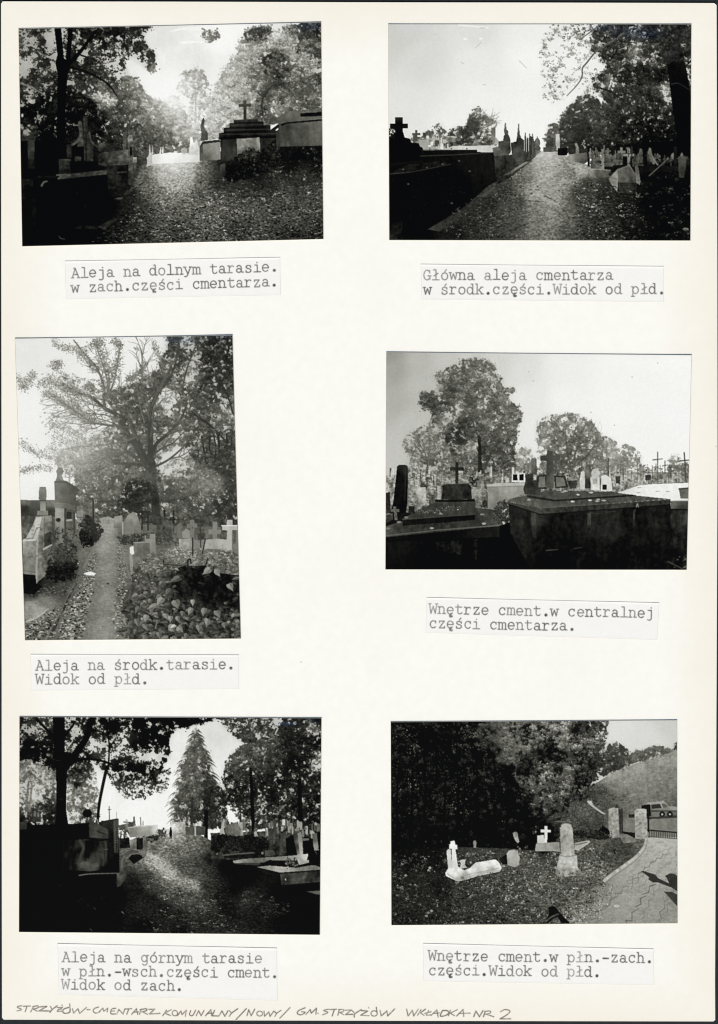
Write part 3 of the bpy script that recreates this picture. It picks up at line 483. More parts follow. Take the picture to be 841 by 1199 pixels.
    p.leaves([(1300, 870), (1690, 860), (1690, 1290), (1350, 1290)], [(1450, 950, 40, .3), (1550, 1050, 45, .3), (1450, 1150, 40, .3), (1620, 1150, 45, .3), (1620, 950, 40, .3)], GR, size=1.1, con=34, dens=1, clump=4, under=0)
    p.leaves([(620, 900), (760, 800), (780, 830), (700, 980), (560, 1290), (330, 1290), (440, 1070)], [(680, 900, 70, .4), (560, 1000, 60, .45), (480, 1100, 58, .45), (600, 1080, 72, .4), (500, 1220, 60, .4)], GR, size=1.25, con=52, dens=1.4, clump=4, flat=.6, under=0)
    p.leaves([(760, 800), (960, 790), (1040, 900), (1090, 1290), (560, 1290), (640, 1020)], [(860, 850, 140, .12), (980, 900, 95, .45), (760, 900, 85, .5), (900, 1000, 130, .12), (1020, 1050, 70, .5), (700, 1050, 60, .5), (820, 1100, 100, .2), (900, 1200, 95, .2), (1040, 1200, 60, .5), (640, 1200, 52, .5)], GR, size=1.0, con=36, dens=1.2, clump=4, flat=.45, under=0)
    p.base = p.L.copy(); p.litter([(1380, 840), (1690, 860), (1690, 1290), (1300, 1290), (1380, 960)], 520, .9, 1.7, 40, up=0, pid=GR); p.ell(1640, 1142, 18, 8, 125, GR, a=.8)
    p.mul(1330, 800, 150, 90, .86)
    p.silver(1190, 35, 80, 16, .7); p.silver(1360, 60, 170, 35, .8); p.silver(1430, 90, 70, 22, .6); p.silver(1560, 190, 50, 35, .25); p.silver(160, 40, 90, 20, .4)
    p.finish(.32, 2.6, [(GR, .26, 1.8), (RT, .3, 1.8), (MT, .2, 1.8)])
    return p
def picture_middle_terrace():
    p = Picture([(18, 396.7), (272.2, 393), (282, 747.5), (29.7, 749.5)], 37)
    p.frame(10, 385, .333)
    SKY = p.part('sky'); BG = p.part('far_trees', None, 'soft trees behind the graves'); TRE = p.part('tree', None, 'spreading old tree in the middle'); TK = p.part('trunk', TRE); RT = p.part('tree', None, 'dense dark trees on the right side'); TK2 = p.part('trunk', RT)
    GR = p.part('path', None, 'narrow earth path with a leaf border'); KB = p.part('kerb'); WL = p.part('wall'); MO = p.part('column_monument'); CS = p.part('gravestone', None, 'stone block grave with a cross'); CX = p.part('cross', CS); PLQ = p.part('plaque', CS)
    SH = p.part('shrub'); RG = p.part('graves', None, 'graves and iron crosses right of the path'); WC = p.part('cross', None, 'white stone cross'); BU = p.part('leafy_plants', None, 'large heart shaped leaves in front'); PAP = p.part('litter_scrap')
    p.poly([(0, 0), (860, 0), (860, 1130), (0, 1130)], [(60, 60, 230), (200, 120, 234), (60, 300, 242), (120, 500, 245), (300, 120, 240), (450, 80, 238), (560, 250, 225), (650, 100, 200), (700, 400, 205), (580, 480, 215), (300, 290, 238), (120, 600, 238)], SKY, noise=1, ns=12)
    # background masses
    p.leaves([(230, 470), (330, 420), (420, 440), (520, 470), (640, 440), (810, 440), (830, 700), (560, 720), (330, 690), (240, 660)], [(260, 500, 150, .85), (300, 560, 122, 1), (360, 500, 125, .95), (360, 580, 108, 1), (290, 630, 105, 1), (420, 520, 105, 1), (430, 580, 60, 1), (450, 600, 52, 1), (400, 620, 70, 1), (340, 650, 88, 1), (500, 560, 85, 1), (560, 540, 100, .95), (560, 490, 170, .45), (620, 480, 150, .65), (640, 500, 120, .95), (700, 540, 128, 1), (720, 560, 122, 1), (620, 560, 98, 1), (600, 620, 88, 1), (680, 630, 95, 1), (760, 480, 70, 1), (780, 560, 65, 1), (750, 620, 62, 1), (650, 660, 85, 1), (790, 650, 60, 1), (560, 660, 80, 1)], BG, size=1.05, con=24, dens=2.2, clump=7, hi=190)
    # right dark trees
    p.leaves([(540, 0), (820, 0), (830, 480), (660, 470), (620, 420), (610, 340), (600, 240), (560, 200), (530, 120), (560, 60)], [(580, 50, 75, .85), (600, 110, 75, .75), (580, 170, 85, .7), (640, 60, 90, .7), (640, 130, 110, .4), (640, 170, 130, .35), (630, 240, 75, .8), (610, 300, 95, .6), (720, 50, 45, 1), (700, 110, 45, .98), (760, 100, 50, .95), (700, 170, 55, .95), (760, 180, 60, .95), (680, 220, 68, .95), (740, 240, 75, .9), (660, 290, 85, .9), (700, 310, 95, .85), (770, 290, 110, .65), (740, 330, 115, .7), (680, 370, 95, .8), (620, 370, 90, .6), (650, 400, 100, .65), (720, 390, 85, .85), (770, 400, 75, .9), (700, 440, 80, .8), (760, 450, 70, .9)], RT, size=1.05, con=30, dens=2.2, clump=5, hi=170)
    for q, w in (([(652, 300), (700, 345), (760, 380)], 9), ([(750, 195), (770, 240), (790, 290)], 8), ([(680, 380), (690, 420), (694, 462)], 9), ([(708, 380), (712, 420), (714, 458)], 8), ([(722, 375), (728, 455)], 7), ([(738, 375), (740, 455)], 10), ([(768, 370), (764, 455)], 9), ([(785, 375), (776, 458)], 5)): p.line([q[0], ((q[0][0] + q[-1][0]) / 2 + p.rng.uniform(-4, 4), (q[0][1] + q[-1][1]) / 2), (q[-1][0], q[-1][1] + p.rng.uniform(-14, 12))], w * .8, w * .6, 46, TK2)
    p.leaves([(660, 360), (810, 350), (815, 480), (670, 480)], [(690, 400, 85, .45), (740, 380, 80, .45), (780, 420, 70, .5), (700, 460, 85, .6), (760, 465, 65, .6)], RT, size=1, con=30, dens=1.5, clump=4, under=.5, veil=0, hi=150)
    p.line([(680, 20), (650, 80), (620, 170), (600, 300), (585, 340)], 4, 8, 60, TK2, a=.8); p.line([(600, 60), (602, 130)], 5, 6, 60, TK2, a=.8)
    # old tree
    p.leaves([(330, 230), (400, 200), (440, 190), (500, 150), (560, 150), (620, 220), (620, 330), (640, 400), (560, 430), (520, 470), (420, 460), (300, 520), (180, 500), (180, 430), (260, 400), (340, 340), (370, 300)],
             [(400, 230, 98, .9), (430, 260, 92, .95), (390, 290, 105, .8), (480, 210, 92, .85), (520, 200, 92, .85), (550, 180, 85, .85), (560, 230, 190, .2), (560, 260, 150, .35), (590, 280, 110, .6), (470, 270, 88, 1), (440, 330, 92, .98), (520, 290, 95, .9), (560, 330, 95, .85), (500, 330, 90, .95), (580, 390, 120, .6), (480, 400, 100, .85), (420, 380, 108, .9), (540, 420, 120, .65), (360, 390, 125, .8), (300, 400, 140, .7), (330, 440, 125, .75), (260, 430, 155, .65), (380, 450, 110, .85), (220, 460, 160, .6), (300, 480, 130, .8), (330, 350, 160, .4)], TRE, size=.85, con=30, dens=2.3, clump=4.5, hi=200)
    sp = [  # light sprays: centre line points with half widths
        ([(330, 45), (300, 60), (250, 90), (320, 140)], 16), ([(160, 45), (200, 70), (240, 70), (280, 110), (310, 150)], 14), ([(370, 40), (390, 60), (380, 120), (370, 180)], 16), ([(310, 40), (330, 90), (350, 150), (350, 210)], 18), ([(330, 180), (345, 230), (340, 245)], 18),
        ([(35, 170), (60, 200), (90, 160), (50, 205)], 16), ([(150, 130), (180, 120), (170, 140)], 14), ([(110, 195), (160, 190), (200, 220)], 16), ([(140, 170), (190, 200), (240, 225)], 15), ([(190, 160), (220, 190), (250, 225), (300, 240)], 16), ([(130, 225), (170, 240), (210, 270), (250, 310)], 16), ([(240, 260), (260, 300), (300, 330)], 15), ([(270, 210), (290, 200), (300, 220)], 12),
        ([(45, 400), (90, 430), (140, 450), (200, 470)], 15), ([(45, 500), (90, 490), (150, 490)], 14), ([(150, 330), (200, 350), (260, 380)], 18), ([(170, 380), (220, 400), (270, 390)], 20), ([(140, 420), (200, 440), (250, 460)], 18), ([(480, 120), (470, 160), (500, 180)], 12), ([(450, 70), (465, 130)], 7), ([(510, 50), (530, 100), (545, 150)], 12), ([(420, 180), (440, 170), (460, 150)], 12), ([(200, 500), (260, 490), (330, 480)], 16)]
    for c, hw in sp:
        C = curve(c, 6)
        for k in range(len(C)):
            q = C[k]; dd = p.rng.randn(14, 2) * hw * .48
            x = (q[0] + dd[:, 0]) * p.k + p.ox; y = (q[1] + dd[:, 1]) * p.k + p.oy
            p.dabs(x, y, p.rng.uniform(.5, 1.5, 14), np.clip(142 + 22 * p.rng.randn(14) - 22 * (q[0] > 280), 80, 200), TRE)
    B = lambda q, a, b, t=72: p.line(q, a, b, t, TK, a=.95)
    B([(486, 480), (455, 420), (420, 370), (390, 310), (340, 280), (290, 240), (240, 222), (190, 190)], 24, 4, 78); B([(492, 470), (455, 390), (430, 330), (400, 310)], 13, 7, 72); B([(498, 450), (500, 380), (496, 320), (505, 270), (530, 220), (570, 170), (590, 110), (600, 40)], 20, 5, 68)
    B([(508, 440), (520, 405), (560, 370), (600, 330), (630, 260)], 15, 5, 66); B([(514, 486), (560, 462), (600, 430), (640, 390), (660, 380)], 8, 3, 72); B([(512, 440), (540, 420), (580, 400), (620, 360)], 8, 3, 80); B([(470, 478), (430, 440), (400, 435), (340, 455), (300, 470)], 10, 4, 85); B([(475, 480), (420, 474), (370, 475), (320, 495), (260, 505)], 11, 4, 78)
    B([(455, 390), (430, 350), (395, 345), (300, 330), (250, 300), (180, 250), (150, 235)], 9, 3, 92); B([(452, 330), (460, 280), (490, 250), (520, 220)], 9, 4, 72); B([(340, 280), (335, 240), (335, 200), (312, 140), (270, 90), (230, 40)], 10, 4, 100); B([(345, 240), (350, 190), (330, 120), (300, 40)], 5, 3, 105); B([(355, 230), (372, 180), (385, 110), (395, 50)], 6, 3, 105); B([(450, 380), (410, 395), (330, 410), (250, 415), (190, 425)], 6, 3, 105)
    B([(478, 330), (455, 230), (450, 120)], 4, 2, 120); B([(530, 120), (545, 170), (535, 230)], 5, 4, 80); B([(500, 180), (480, 110), (450, 60)], 3, 2, 140)
    for q, a0, ln in (((420, 370), -2.6, 120), ((390, 310), -2.9, 110), ((340, 280), -2.7, 100), ((290, 240), -2.8, 80), ((455, 390), -2.3, 110), ((430, 330), -1.9, 110), ((496, 320), -1.8, 120), ((505, 270), -1.4, 110), ((530, 220), -1.0, 90), ((560, 370), -.5, 100), ((600, 330), -.8, 90), ((500, 380), -1.3, 110), ((400, 435), 3.0, 110), ((370, 475), 2.9, 110), ((430, 440), -2.9, 110), ((395, 345), -2.9, 120), ((300, 330), -2.9, 100), ((250, 300), -2.6, 80), ((335, 220), -2.0, 90), ((345, 240), -1.4, 110), ((470, 200), -1.7, 110), ((560, 462), -.3, 80), ((450, 300), -2.1, 100), ((540, 420), -.9, 90)):
        p.twigs(q, a0, ln, 4.5, 2, 95 if q[0] > 380 else 118, TK, .45, .25)
    p.poly([(478, 470), (494, 440), (505, 440), (518, 470), (520, 540), (530, 590), (534, 640), (538, 695), (506, 695), (506, 640), (498, 560), (484, 510)], [(500, 470, 72), (500, 530, 82), (515, 590, 48), (520, 680, 58)], TK, noise=9, ns=3)
    for c, hw in sp:
        C = curve(c, 6)
        for k in range(len(C)):
            q = C[k]; dd = p.rng.randn(16, 2) * hw * .6; x = (q[0] + dd[:, 0]) * p.k + p.ox; y = (q[1] + dd[:, 1]) * p.k + p.oy
            p.dabs(x, y, p.rng.uniform(.6, 1.7, 16), np.clip(138 + 24 * p.rng.randn(16) - 22 * (q[0] > 280), 70, 200), TRE)
    p.leaves([(120, 140), (330, 190), (400, 300), (330, 420), (160, 440), (110, 300)], [(160, 210, 150, .35), (240, 230, 138, .45), (300, 260, 130, .45), (220, 300, 150, .35), (320, 330, 128, .5), (220, 380, 155, .4), (340, 240, 115, .5)], TRE, size=.8, con=24, dens=1.3, clump=3.5, under=.6, veil=.08, hi=195)
    p.leaves([(480, 480), (540, 500), (560, 560), (500, 570), (470, 520)], [(510, 540, 90, .45)], TRE, size=1, con=20, dens=1.2, clump=4)
    p.leaves([(400, 545), (460, 520), (520, 560), (500, 610), (420, 630)], [(440, 590, 48, .8), (490, 590, 60, .7)], BG, size=1, con=18, dens=1.5, clump=5)
    p.glow(700, 545, 70, 28, 128, .6); p.glow(280, 440, 120, 70, 190, .25); p.glow(200, 430, 120, 90, 225, .3)
    # ground
    g = [(40, 640), (330, 684), (372, 684), (830, 700), (830, 1130), (40, 1130)]
    p.ground(g, [(345, 695, 158), (340, 760, 150), (350, 850, 140), (350, 950, 138), (340, 1060, 142), (400, 1060, 120), (270, 780, 110), (250, 760, 100), (260, 850, 100), (200, 850, 30), (150, 900, 45), (90, 920, 35), (180, 900, 70), (90, 980, 150), (130, 960, 130), (80, 1060, 95), (230, 1000, 105), (200, 1060, 100), (270, 920, 110), (420, 800, 120), (410, 850, 100), (420, 950, 70), (440, 760, 120), (600, 780, 130), (700, 800, 130), (420, 720, 90), (560, 740, 90), (780, 800, 120), (100, 880, 15)], GR, noise=9)
    p.base = p.L.copy()
    def strip(c, hw, n, s0, s1, lo, hi):
        C = curve(c, 8); idx = p.rng.randint(0, len(C), n); q = C[idx]; f = idx / len(C)
        x = q[:, 0] + p.rng.uniform(-1, 1, n) * (hw[0] + (hw[1] - hw[0]) * f); y = q[:, 1] + p.rng.uniform(-14, 14, n)
        o = np.argsort(y); p.dabs((x * p.k + p.ox)[o], (y * p.k + p.oy)[o], ((s0 + (s1 - s0) * f) * p.res * p.rng.uniform(.5, 1.3, n))[o], p.rng.uniform(lo, hi, n)[o], GR, .6)
    strip([(300, 790), (285, 850), (270, 930), (235, 1000), (215, 1090)], (10, 48), 1000, .6, 2.1, 25, 205)
    strip([(390, 750), (400, 830), (400, 900), (385, 1000), (400, 1080)], (12, 22), 460, .6, 1.8, 35, 195)
    strip([(190, 990), (140, 1010), (100, 1050), (80, 1090)], (40, 60), 460, 1.0, 2.1, 18, 190)
    strip([(200, 900), (170, 920), (130, 930)], (50, 60), 200, .8, 1.2, 25, 130)
    strip([(345, 700), (345, 800), (345, 900), (330, 1080)], (20, 70), 150, .5, .8, 110, 185)
    p.poly([(58, 960), (150, 950), (130, 1000), (62, 1035)], [(70, 1000, 140), (130, 960, 110), (110, 1000, 165)], GR, noise=10)
    p.line([(62, 1030), (100, 1015), (140, 985)], 8, 5, 185, GR, a=.6)
    p.line([(300, 765), (285, 800), (266, 838)], 6, 9, 120, KB); p.line([(238, 898), (218, 930), (192, 985), (165, 1040), (142, 1092)], 10, 16, 66, KB, noise=26); p.line([(234, 896), (214, 930), (188, 985), (158, 1040), (134, 1090)], 3, 6, 120, KB, a=.7)
    strip([(232, 905), (205, 960), (170, 1030), (145, 1090)], (10, 18), 70, .7, 1.7, 60, 170)
    p.poly([(264, 860), (288, 853), (308, 860), (300, 868), (276, 866)], 238, PAP, noise=3); p.ell(246, 822, 5, 5, 205, GR); p.ell(350, 895, 5, 3, 60, GR)
    # left side
    p.poly([(40, 602), (165, 602), (165, 660), (40, 660)], [(60, 610, 112), (150, 612, 125), (60, 632, 45), (150, 640, 55), (60, 655, 60)], WL, noise=8, ns=4)
    p.poly([(45, 660), (110, 655), (110, 740), (45, 740)], [(60, 680, 85), (90, 720, 70)], WL, noise=26, ns=3)
    p.poly([(240, 625), (300, 610), (310, 690), (250, 720)], 120, RG, noise=26, ns=2.6); p.line([(298, 600), (299, 700)], 5, 5, 45, RG); 
    p.poly([(240, 640), (262, 638), (262, 700), (240, 705)], 140, RG, noise=12); p.line([(240, 662), (262, 664)], 4, 4, 70, RG, a=.7); p.line([(240, 682), (262, 684)], 4, 4, 80, RG, a=.7)
    p.line([(215, 500), (215, 540)], 6, 6, 150, MO, a=.7)
    p.poly([(166, 534), (172, 515), (168, 500), (176, 487), (190, 488), (194, 504), (188, 516), (195, 534)], [(175, 500, 125), (190, 520, 140)], MO, noise=10)
    p.poly([(162, 536), (180, 530), (205, 535), (250, 564), (248, 572), (238, 585), (236, 622), (200, 614), (163, 612)], [(175, 540, 120), (240, 570, 85), (170, 590, 112), (215, 590, 95), (235, 610, 82)], MO, noise=6, ns=3); p.line([(164, 538), (205, 542), (248, 570)], 4, 4, 78, MO, a=.7)
    p.poly([(160, 610), (200, 612), (236, 622), (234, 640), (198, 632), (162, 630)], [(170, 620, 130), (220, 628, 98)], MO)
    p.poly([(164, 630), (196, 632), (198, 770), (166, 770)], [(172, 650, 150), (190, 700, 132), (175, 760, 120)], MO, noise=16, ns=4); p.poly([(196, 632), (236, 638), (238, 760), (200, 775)], [(205, 650, 80), (230, 660, 95), (215, 740, 110)], MO, noise=12, ns=4)
    p.poly([(205, 642), (222, 645), (222, 668), (205, 668)], 45, MO); p.line([(206, 674), (222, 672)], 7, 7, 165, MO); p.line([(200, 632), (200, 770)], 7, 7, 60, MO, a=.7); p.line([(231, 645), (232, 720)], 6, 6, 52, MO, a=.7); p.ell(176, 672, 9, 7, 40, MO); p.line([(184, 632), (185, 740)], 3, 3, 165, MO, a=.5)
    p.poly([(110, 556), (132, 556), (134, 572), (134, 600), (130, 606), (132, 642), (112, 642), (112, 606), (107, 598), (107, 574)], [(120, 565, 128), (115, 590, 108), (128, 590, 122), (120, 630, 158)], CX, noise=5); p.line([(112, 604), (131, 604)], 4, 4, 70, CX, a=.8); p.poly([(102, 640), (140, 640), (140, 656), (100, 656)], 132, CX)
    p.poly([(50, 742), (62, 735), (86, 690), (96, 660), (152, 656), (156, 690), (166, 722), (166, 832), (140, 860), (98, 895), (95, 868), (52, 862)], [(70, 760, 145), (70, 840, 112), (95, 700, 165), (120, 670, 150), (140, 690, 100), (120, 760, 102), (105, 860, 122), (150, 820, 88), (160, 740, 85)], CS, noise=22, ns=4)
    p.poly([(62, 737), (88, 692), (98, 662), (124, 662), (110, 705), (102, 740)], [(80, 720, 185), (110, 680, 200)], CS, noise=8); p.line([(55, 744), (100, 742)], 7, 7, 215, CS, a=.8); p.line([(102, 742), (98, 892)], 8, 8, 175, CS, a=.7); p.line([(64, 738), (86, 736), (100, 700), (112, 698), (120, 664)], 4, 4, 95, CS, a=.6, smooth=False); p.line([(98, 800), (160, 775)], 4, 4, 70, CS, a=.6); p.line([(54, 850), (96, 856)], 4, 4, 85, CS, a=.7); p.line([(104, 690), (152, 672)], 4, 4, 150, CS, a=.6); p.line([(156, 660), (164, 830)], 4, 4, 60, CS, a=.7)
    for k in range(60): p.ell(p.rng.uniform(52, 164), p.rng.uniform(690, 880), p.rng.uniform(2, 7), p.rng.uniform(2, 9), p.rng.choice([70, 90, 150, 175]), CS, a=.3)
    p.poly([(126, 722), (150, 712), (152, 756), (126, 768)], 55, PLQ, noise=14); p.line([(124, 775), (152, 760)], 7, 5, 175, CS); p.line([(128, 655), (126, 720)], 3, 3, 95, CS, a=.6)
    p.poly([(52, 862), (96, 866), (98, 895), (120, 905), (90, 935), (55, 930)], 12, GR, noise=5); p.line([(52, 800), (96, 806)], 3, 3, 105, CS, a=.7); p.poly([(54, 770), (62, 770), (62, 800), (90, 805), (90, 780), (96, 860), (54, 855)], 120, CS, noise=20, a=.4)
    p.leaves([(150, 770), (205, 740), (240, 760), (245, 860), (190, 890), (130, 880)], [(180, 800, 80, .6), (220, 790, 70, .8), (170, 850, 25, 1), (210, 850, 22, 1), (140, 880, 30, .9)], SH, size=1.1, con=30, dens=2, clump=4)
    p.leaves([(250, 690), (275, 650), (310, 680), (335, 700), (325, 740), (280, 770), (250, 750)], [(280, 690, 55, .95), (270, 740, 28, 1), (310, 710, 60, .9)], SH, size=1.1, con=20, dens=2.2, clump=4)
    p.leaves([(150, 690), (200, 700), (240, 700), (240, 800), (160, 790)], [(200, 750, 80, .4), (220, 780, 50, .6)], SH, size=1, con=26, dens=1.6, clump=3.5)
    # graves on the right
    p.poly([(370, 700), (372, 660), (400, 656), (404, 705)], [(380, 665, 150), (390, 700, 110)], RG, noise=8); p.poly([(318, 668), (350, 660), (372, 668), (370, 690), (330, 688)], 165, RG, noise=25, ns=3)
    p.poly([(404, 718), (404, 680), (420, 655), (440, 642), (455, 660), (464, 690), (466, 720)], [(415, 690, 125), (440, 660, 150), (455, 700, 120)], RG, noise=10); p.poly([(400, 680), (440, 678), (442, 722), (402, 724)], [(410, 690, 118), (435, 710, 128)], RG, noise=6); p.line([(402, 680), (402, 722)], 4, 4, 175, RG)
    p.leaves([(380, 730), (460, 715), (560, 710), (640, 720), (640, 770), (520, 760), (400, 760)], [(420, 740, 70, .8), (540, 735, 85, .85), (600, 745, 100, .8)], RG, size=1, con=26, dens=1.8, clump=4)
    def iron(cx, t, b, ay, h, w=5, tone=40): p.line([(cx, t), (cx, b)], w, w, tone, RG, smooth=False); p.line([(cx - h, ay), (cx + h, ay)], w * .8, w * .8, tone, RG, smooth=False)
    iron(470, 630, 705, 643, 28); iron(491, 650, 708, 680, 16); iron(581, 640, 722, 670, 34, 5, 32); iron(548, 640, 700, 668, 8, 9, 35); iron(676, 690, 770, 735, 10, 4, 60)
    p.line([(540, 640), (545, 690)], 10, 12, 120, RG, a=.6)
    p.poly([(520, 660), (700, 660), (800, 670), (800, 760), (700, 740), (600, 740), (520, 720)], [(600, 690, 75), (700, 700, 70), (780, 700, 60)], RG, noise=34, ns=3, a=.55)
    p.poly([(592, 690), (606, 680), (610, 735), (594, 735)], 110, RG); p.poly([(612, 735), (610, 715), (625, 702), (640, 712), (642, 738)], 142, RG); p.cross(646, 672, 750, 15, 693, 18, 120, RG); p.poly([(665, 720), (690, 716), (690, 740), (665, 744)], 65, RG); p.cross(726, 678, 740, 16, 714, 22, 130, RG); p.rect(600, 738, 650, 775, 150, RG, noise=22)
    p.poly([(690, 742), (735, 738), (775, 742), (775, 795), (690, 795)], [(700, 750, 165), (750, 750, 178), (730, 785, 160)], RG, noise=10)
    p.cross(778, 672, 778, 20, 700, 27, [(770, 690, 195), (785, 690, 175), (778, 760, 180)], WC, at=16, noise=4); p.line([(750, 692), (804, 692)], 4, 4, 228, WC, smooth=False); p.line([(752, 712), (768, 714)], 5, 4, 60, WC, smooth=False); p.line([(788, 715), (788, 775)], 4, 4, 110, WC, smooth=False)
    p.poly([(426, 768), (440, 764), (442, 790), (436, 795), (428, 790)], 232, RG); p.poly([(440, 756), (452, 750), (496, 750), (498, 800), (444, 802)], [(450, 760, 110), (490, 790, 98)], RG, noise=9); p.line([(441, 752), (482, 750), (482, 728)], 4, 4, 155, RG, smooth=False)
    p.poly([(497, 722), (517, 720), (519, 800), (497, 802)], [(503, 730, 140), (512, 790, 128)], RG, noise=6); p.poly([(480, 740), (497, 738), (497, 752), (480, 752)], 145, RG)
    p.line([(430, 795), (438, 880)], 10, 14, 165, RG, a=.7); p.line([(398, 760), (428, 880)], 4, 5, 130, RG, a=.7)
    # leafy plants in front
    p.leaves([(440, 830), (480, 800), (560, 770), (650, 770), (810, 790), (815, 880), (620, 880), (440, 900)], [(500, 820, 132, 1), (600, 790, 142, 1), (560, 850, 108, 1), (700, 800, 140, 1), (780, 820, 115, 1), (460, 870, 92, 1)], BU, size=1.5, con=46, dens=2.2, clump=5, flat=.6)
    p.poly([(400, 980), (430, 900), (480, 865), (560, 858), (610, 835), (690, 832), (740, 858), (820, 868), (830, 1130), (430, 1130), (420, 1040)], [(450, 950, 82), (520, 880, 86), (600, 900, 24), (700, 900, 8), (780, 950, 14), (560, 1000, 48), (700, 1060, 46), (460, 1080, 62), (640, 1000, 44), (620, 1070, 50)], BU, noise=20, ns=3, smooth=False)
    def leaf(x, y, r, ang, tone):
        c, sn = math.cos(ang), math.sin(ang)
        asp = p.rng.uniform(.7, 1.0)
        sh = [(0, -.7), (.28, -.86), (.6, -.62), (.7, -.15), (.52, .4), (.2, .95), (0, 1.5), (-.2, .95), (-.52, .4), (-.7, -.15), (-.6, -.62), (-.28, -.86)]
        k1 = p.rng.uniform(-.25, .25)
        f = lambda a, b: (x + r * (a * c - b * sn + k1 * b), y + r * .9 * asp * (a * sn + b * c))
        p.poly([f(a * 1.12, b * 1.12 + .16) for a, b in sh], max(6, tone * .4), BU, noise=2, a=.55)
        P0 = [f(a, b) for a, b in sh]
        p.poly(P0, [(x - r * .5, y - r * .5, tone + 14), (x + r * .5, y + r * .5, tone - 6), (x, y, tone)], BU, noise=5)
        p.poly([f(0, -.7), f(.28, -.86), f(.6, -.62), f(.7, -.15), f(.52, .4), f(.2, .95), f(0, 1.5)], max(8, tone - 34), BU, noise=3, a=.8)
        p.line([f(0, -.7), f(0, 1.2)], 1.8, 1, min(200, tone + 28), BU, a=.7, smooth=False)
    r = p.rng
    for k in range(620):
        x = r.uniform(405, 812); y = 800 + (k / 620) ** .8 * 300; t = r.uniform(52, 118) if r.rand() < .82 else r.uniform(115, 150)
        s0 = 8 + 8 * (y - 800) / 300
        if r.rand() < .22: continue
        if x < 440 + (960 - y) * .25 and y < 960: continue
        hole = ((x - 705) / 112) ** 2 + ((y - 912) / 80) ** 2 + .25 * r.randn()
        if hole < 1.1: 
            if r.rand() < .86: continue
            t = r.uniform(14, 55)
        elif hole < 1.7: t *= .72
        if y < 860: t += 30
        leaf(x, y, s0 * r.uniform(.7, 1.2), r.uniform(-1.5, 1.5), t)
    for x, y, s0, a, t in ((535, 955, 20, .5, 150), (590, 965, 24, -.4, 128), (648, 960, 12, 0, 165), (688, 992, 17, .1, 132), (640, 990, 15, .3, 138), (484, 1015, 16, .2, 150), (555, 1010, 16, -.2, 138), (570, 1018, 14, .1, 145), (612, 1000, 14, .4, 120), (735, 1000, 17, -.3, 128), (700, 1030, 18, .4, 140), (670, 1050, 17, .2, 125), (760, 1040, 16, -.2, 118), (512, 975, 20, .9, 140), (455, 985, 16, .4, 110), (452, 1030, 15, -.3, 118), (580, 1046, 12, .7, 205), (530, 1075, 15, 0, 118), (625, 1080, 15, .5, 110), (700, 850, 20, .9, 150), (735, 855, 18, -.6, 150), (780, 905, 18, -.5, 145), (590, 880, 22, .9, 105), (565, 925, 22, .6, 92)):
        leaf(x, y, s0, a, t)
    p.line([(546, 828), (546, 812)], 3, 3, 25, BU); p.line([(546, 828), (632, 833)], 3, 3, 40, BU, smooth=False, a=.8); p.line([(632, 840), (632, 815), (640, 810), (642, 825)], 4, 4, 25, BU); p.line([(690, 842), (702, 808)], 4, 4, 30, BU)
    iron(648, 735, 796, 700, 0, 4, 35); p.line([(693, 738), (682, 790)], 4, 4, 40, RG)
    p.silver(600, 40, 60, 18, .9); p.silver(740, 25, 60, 14, .6)
    p.finish(.32, 2.4, [(GR, .1, 1.8), (RT, .22, 1.8), (BG, .16, 1.8), (TRE, .16, 1.8), (BU, .1, 1.6)], halo=.12)
    return p
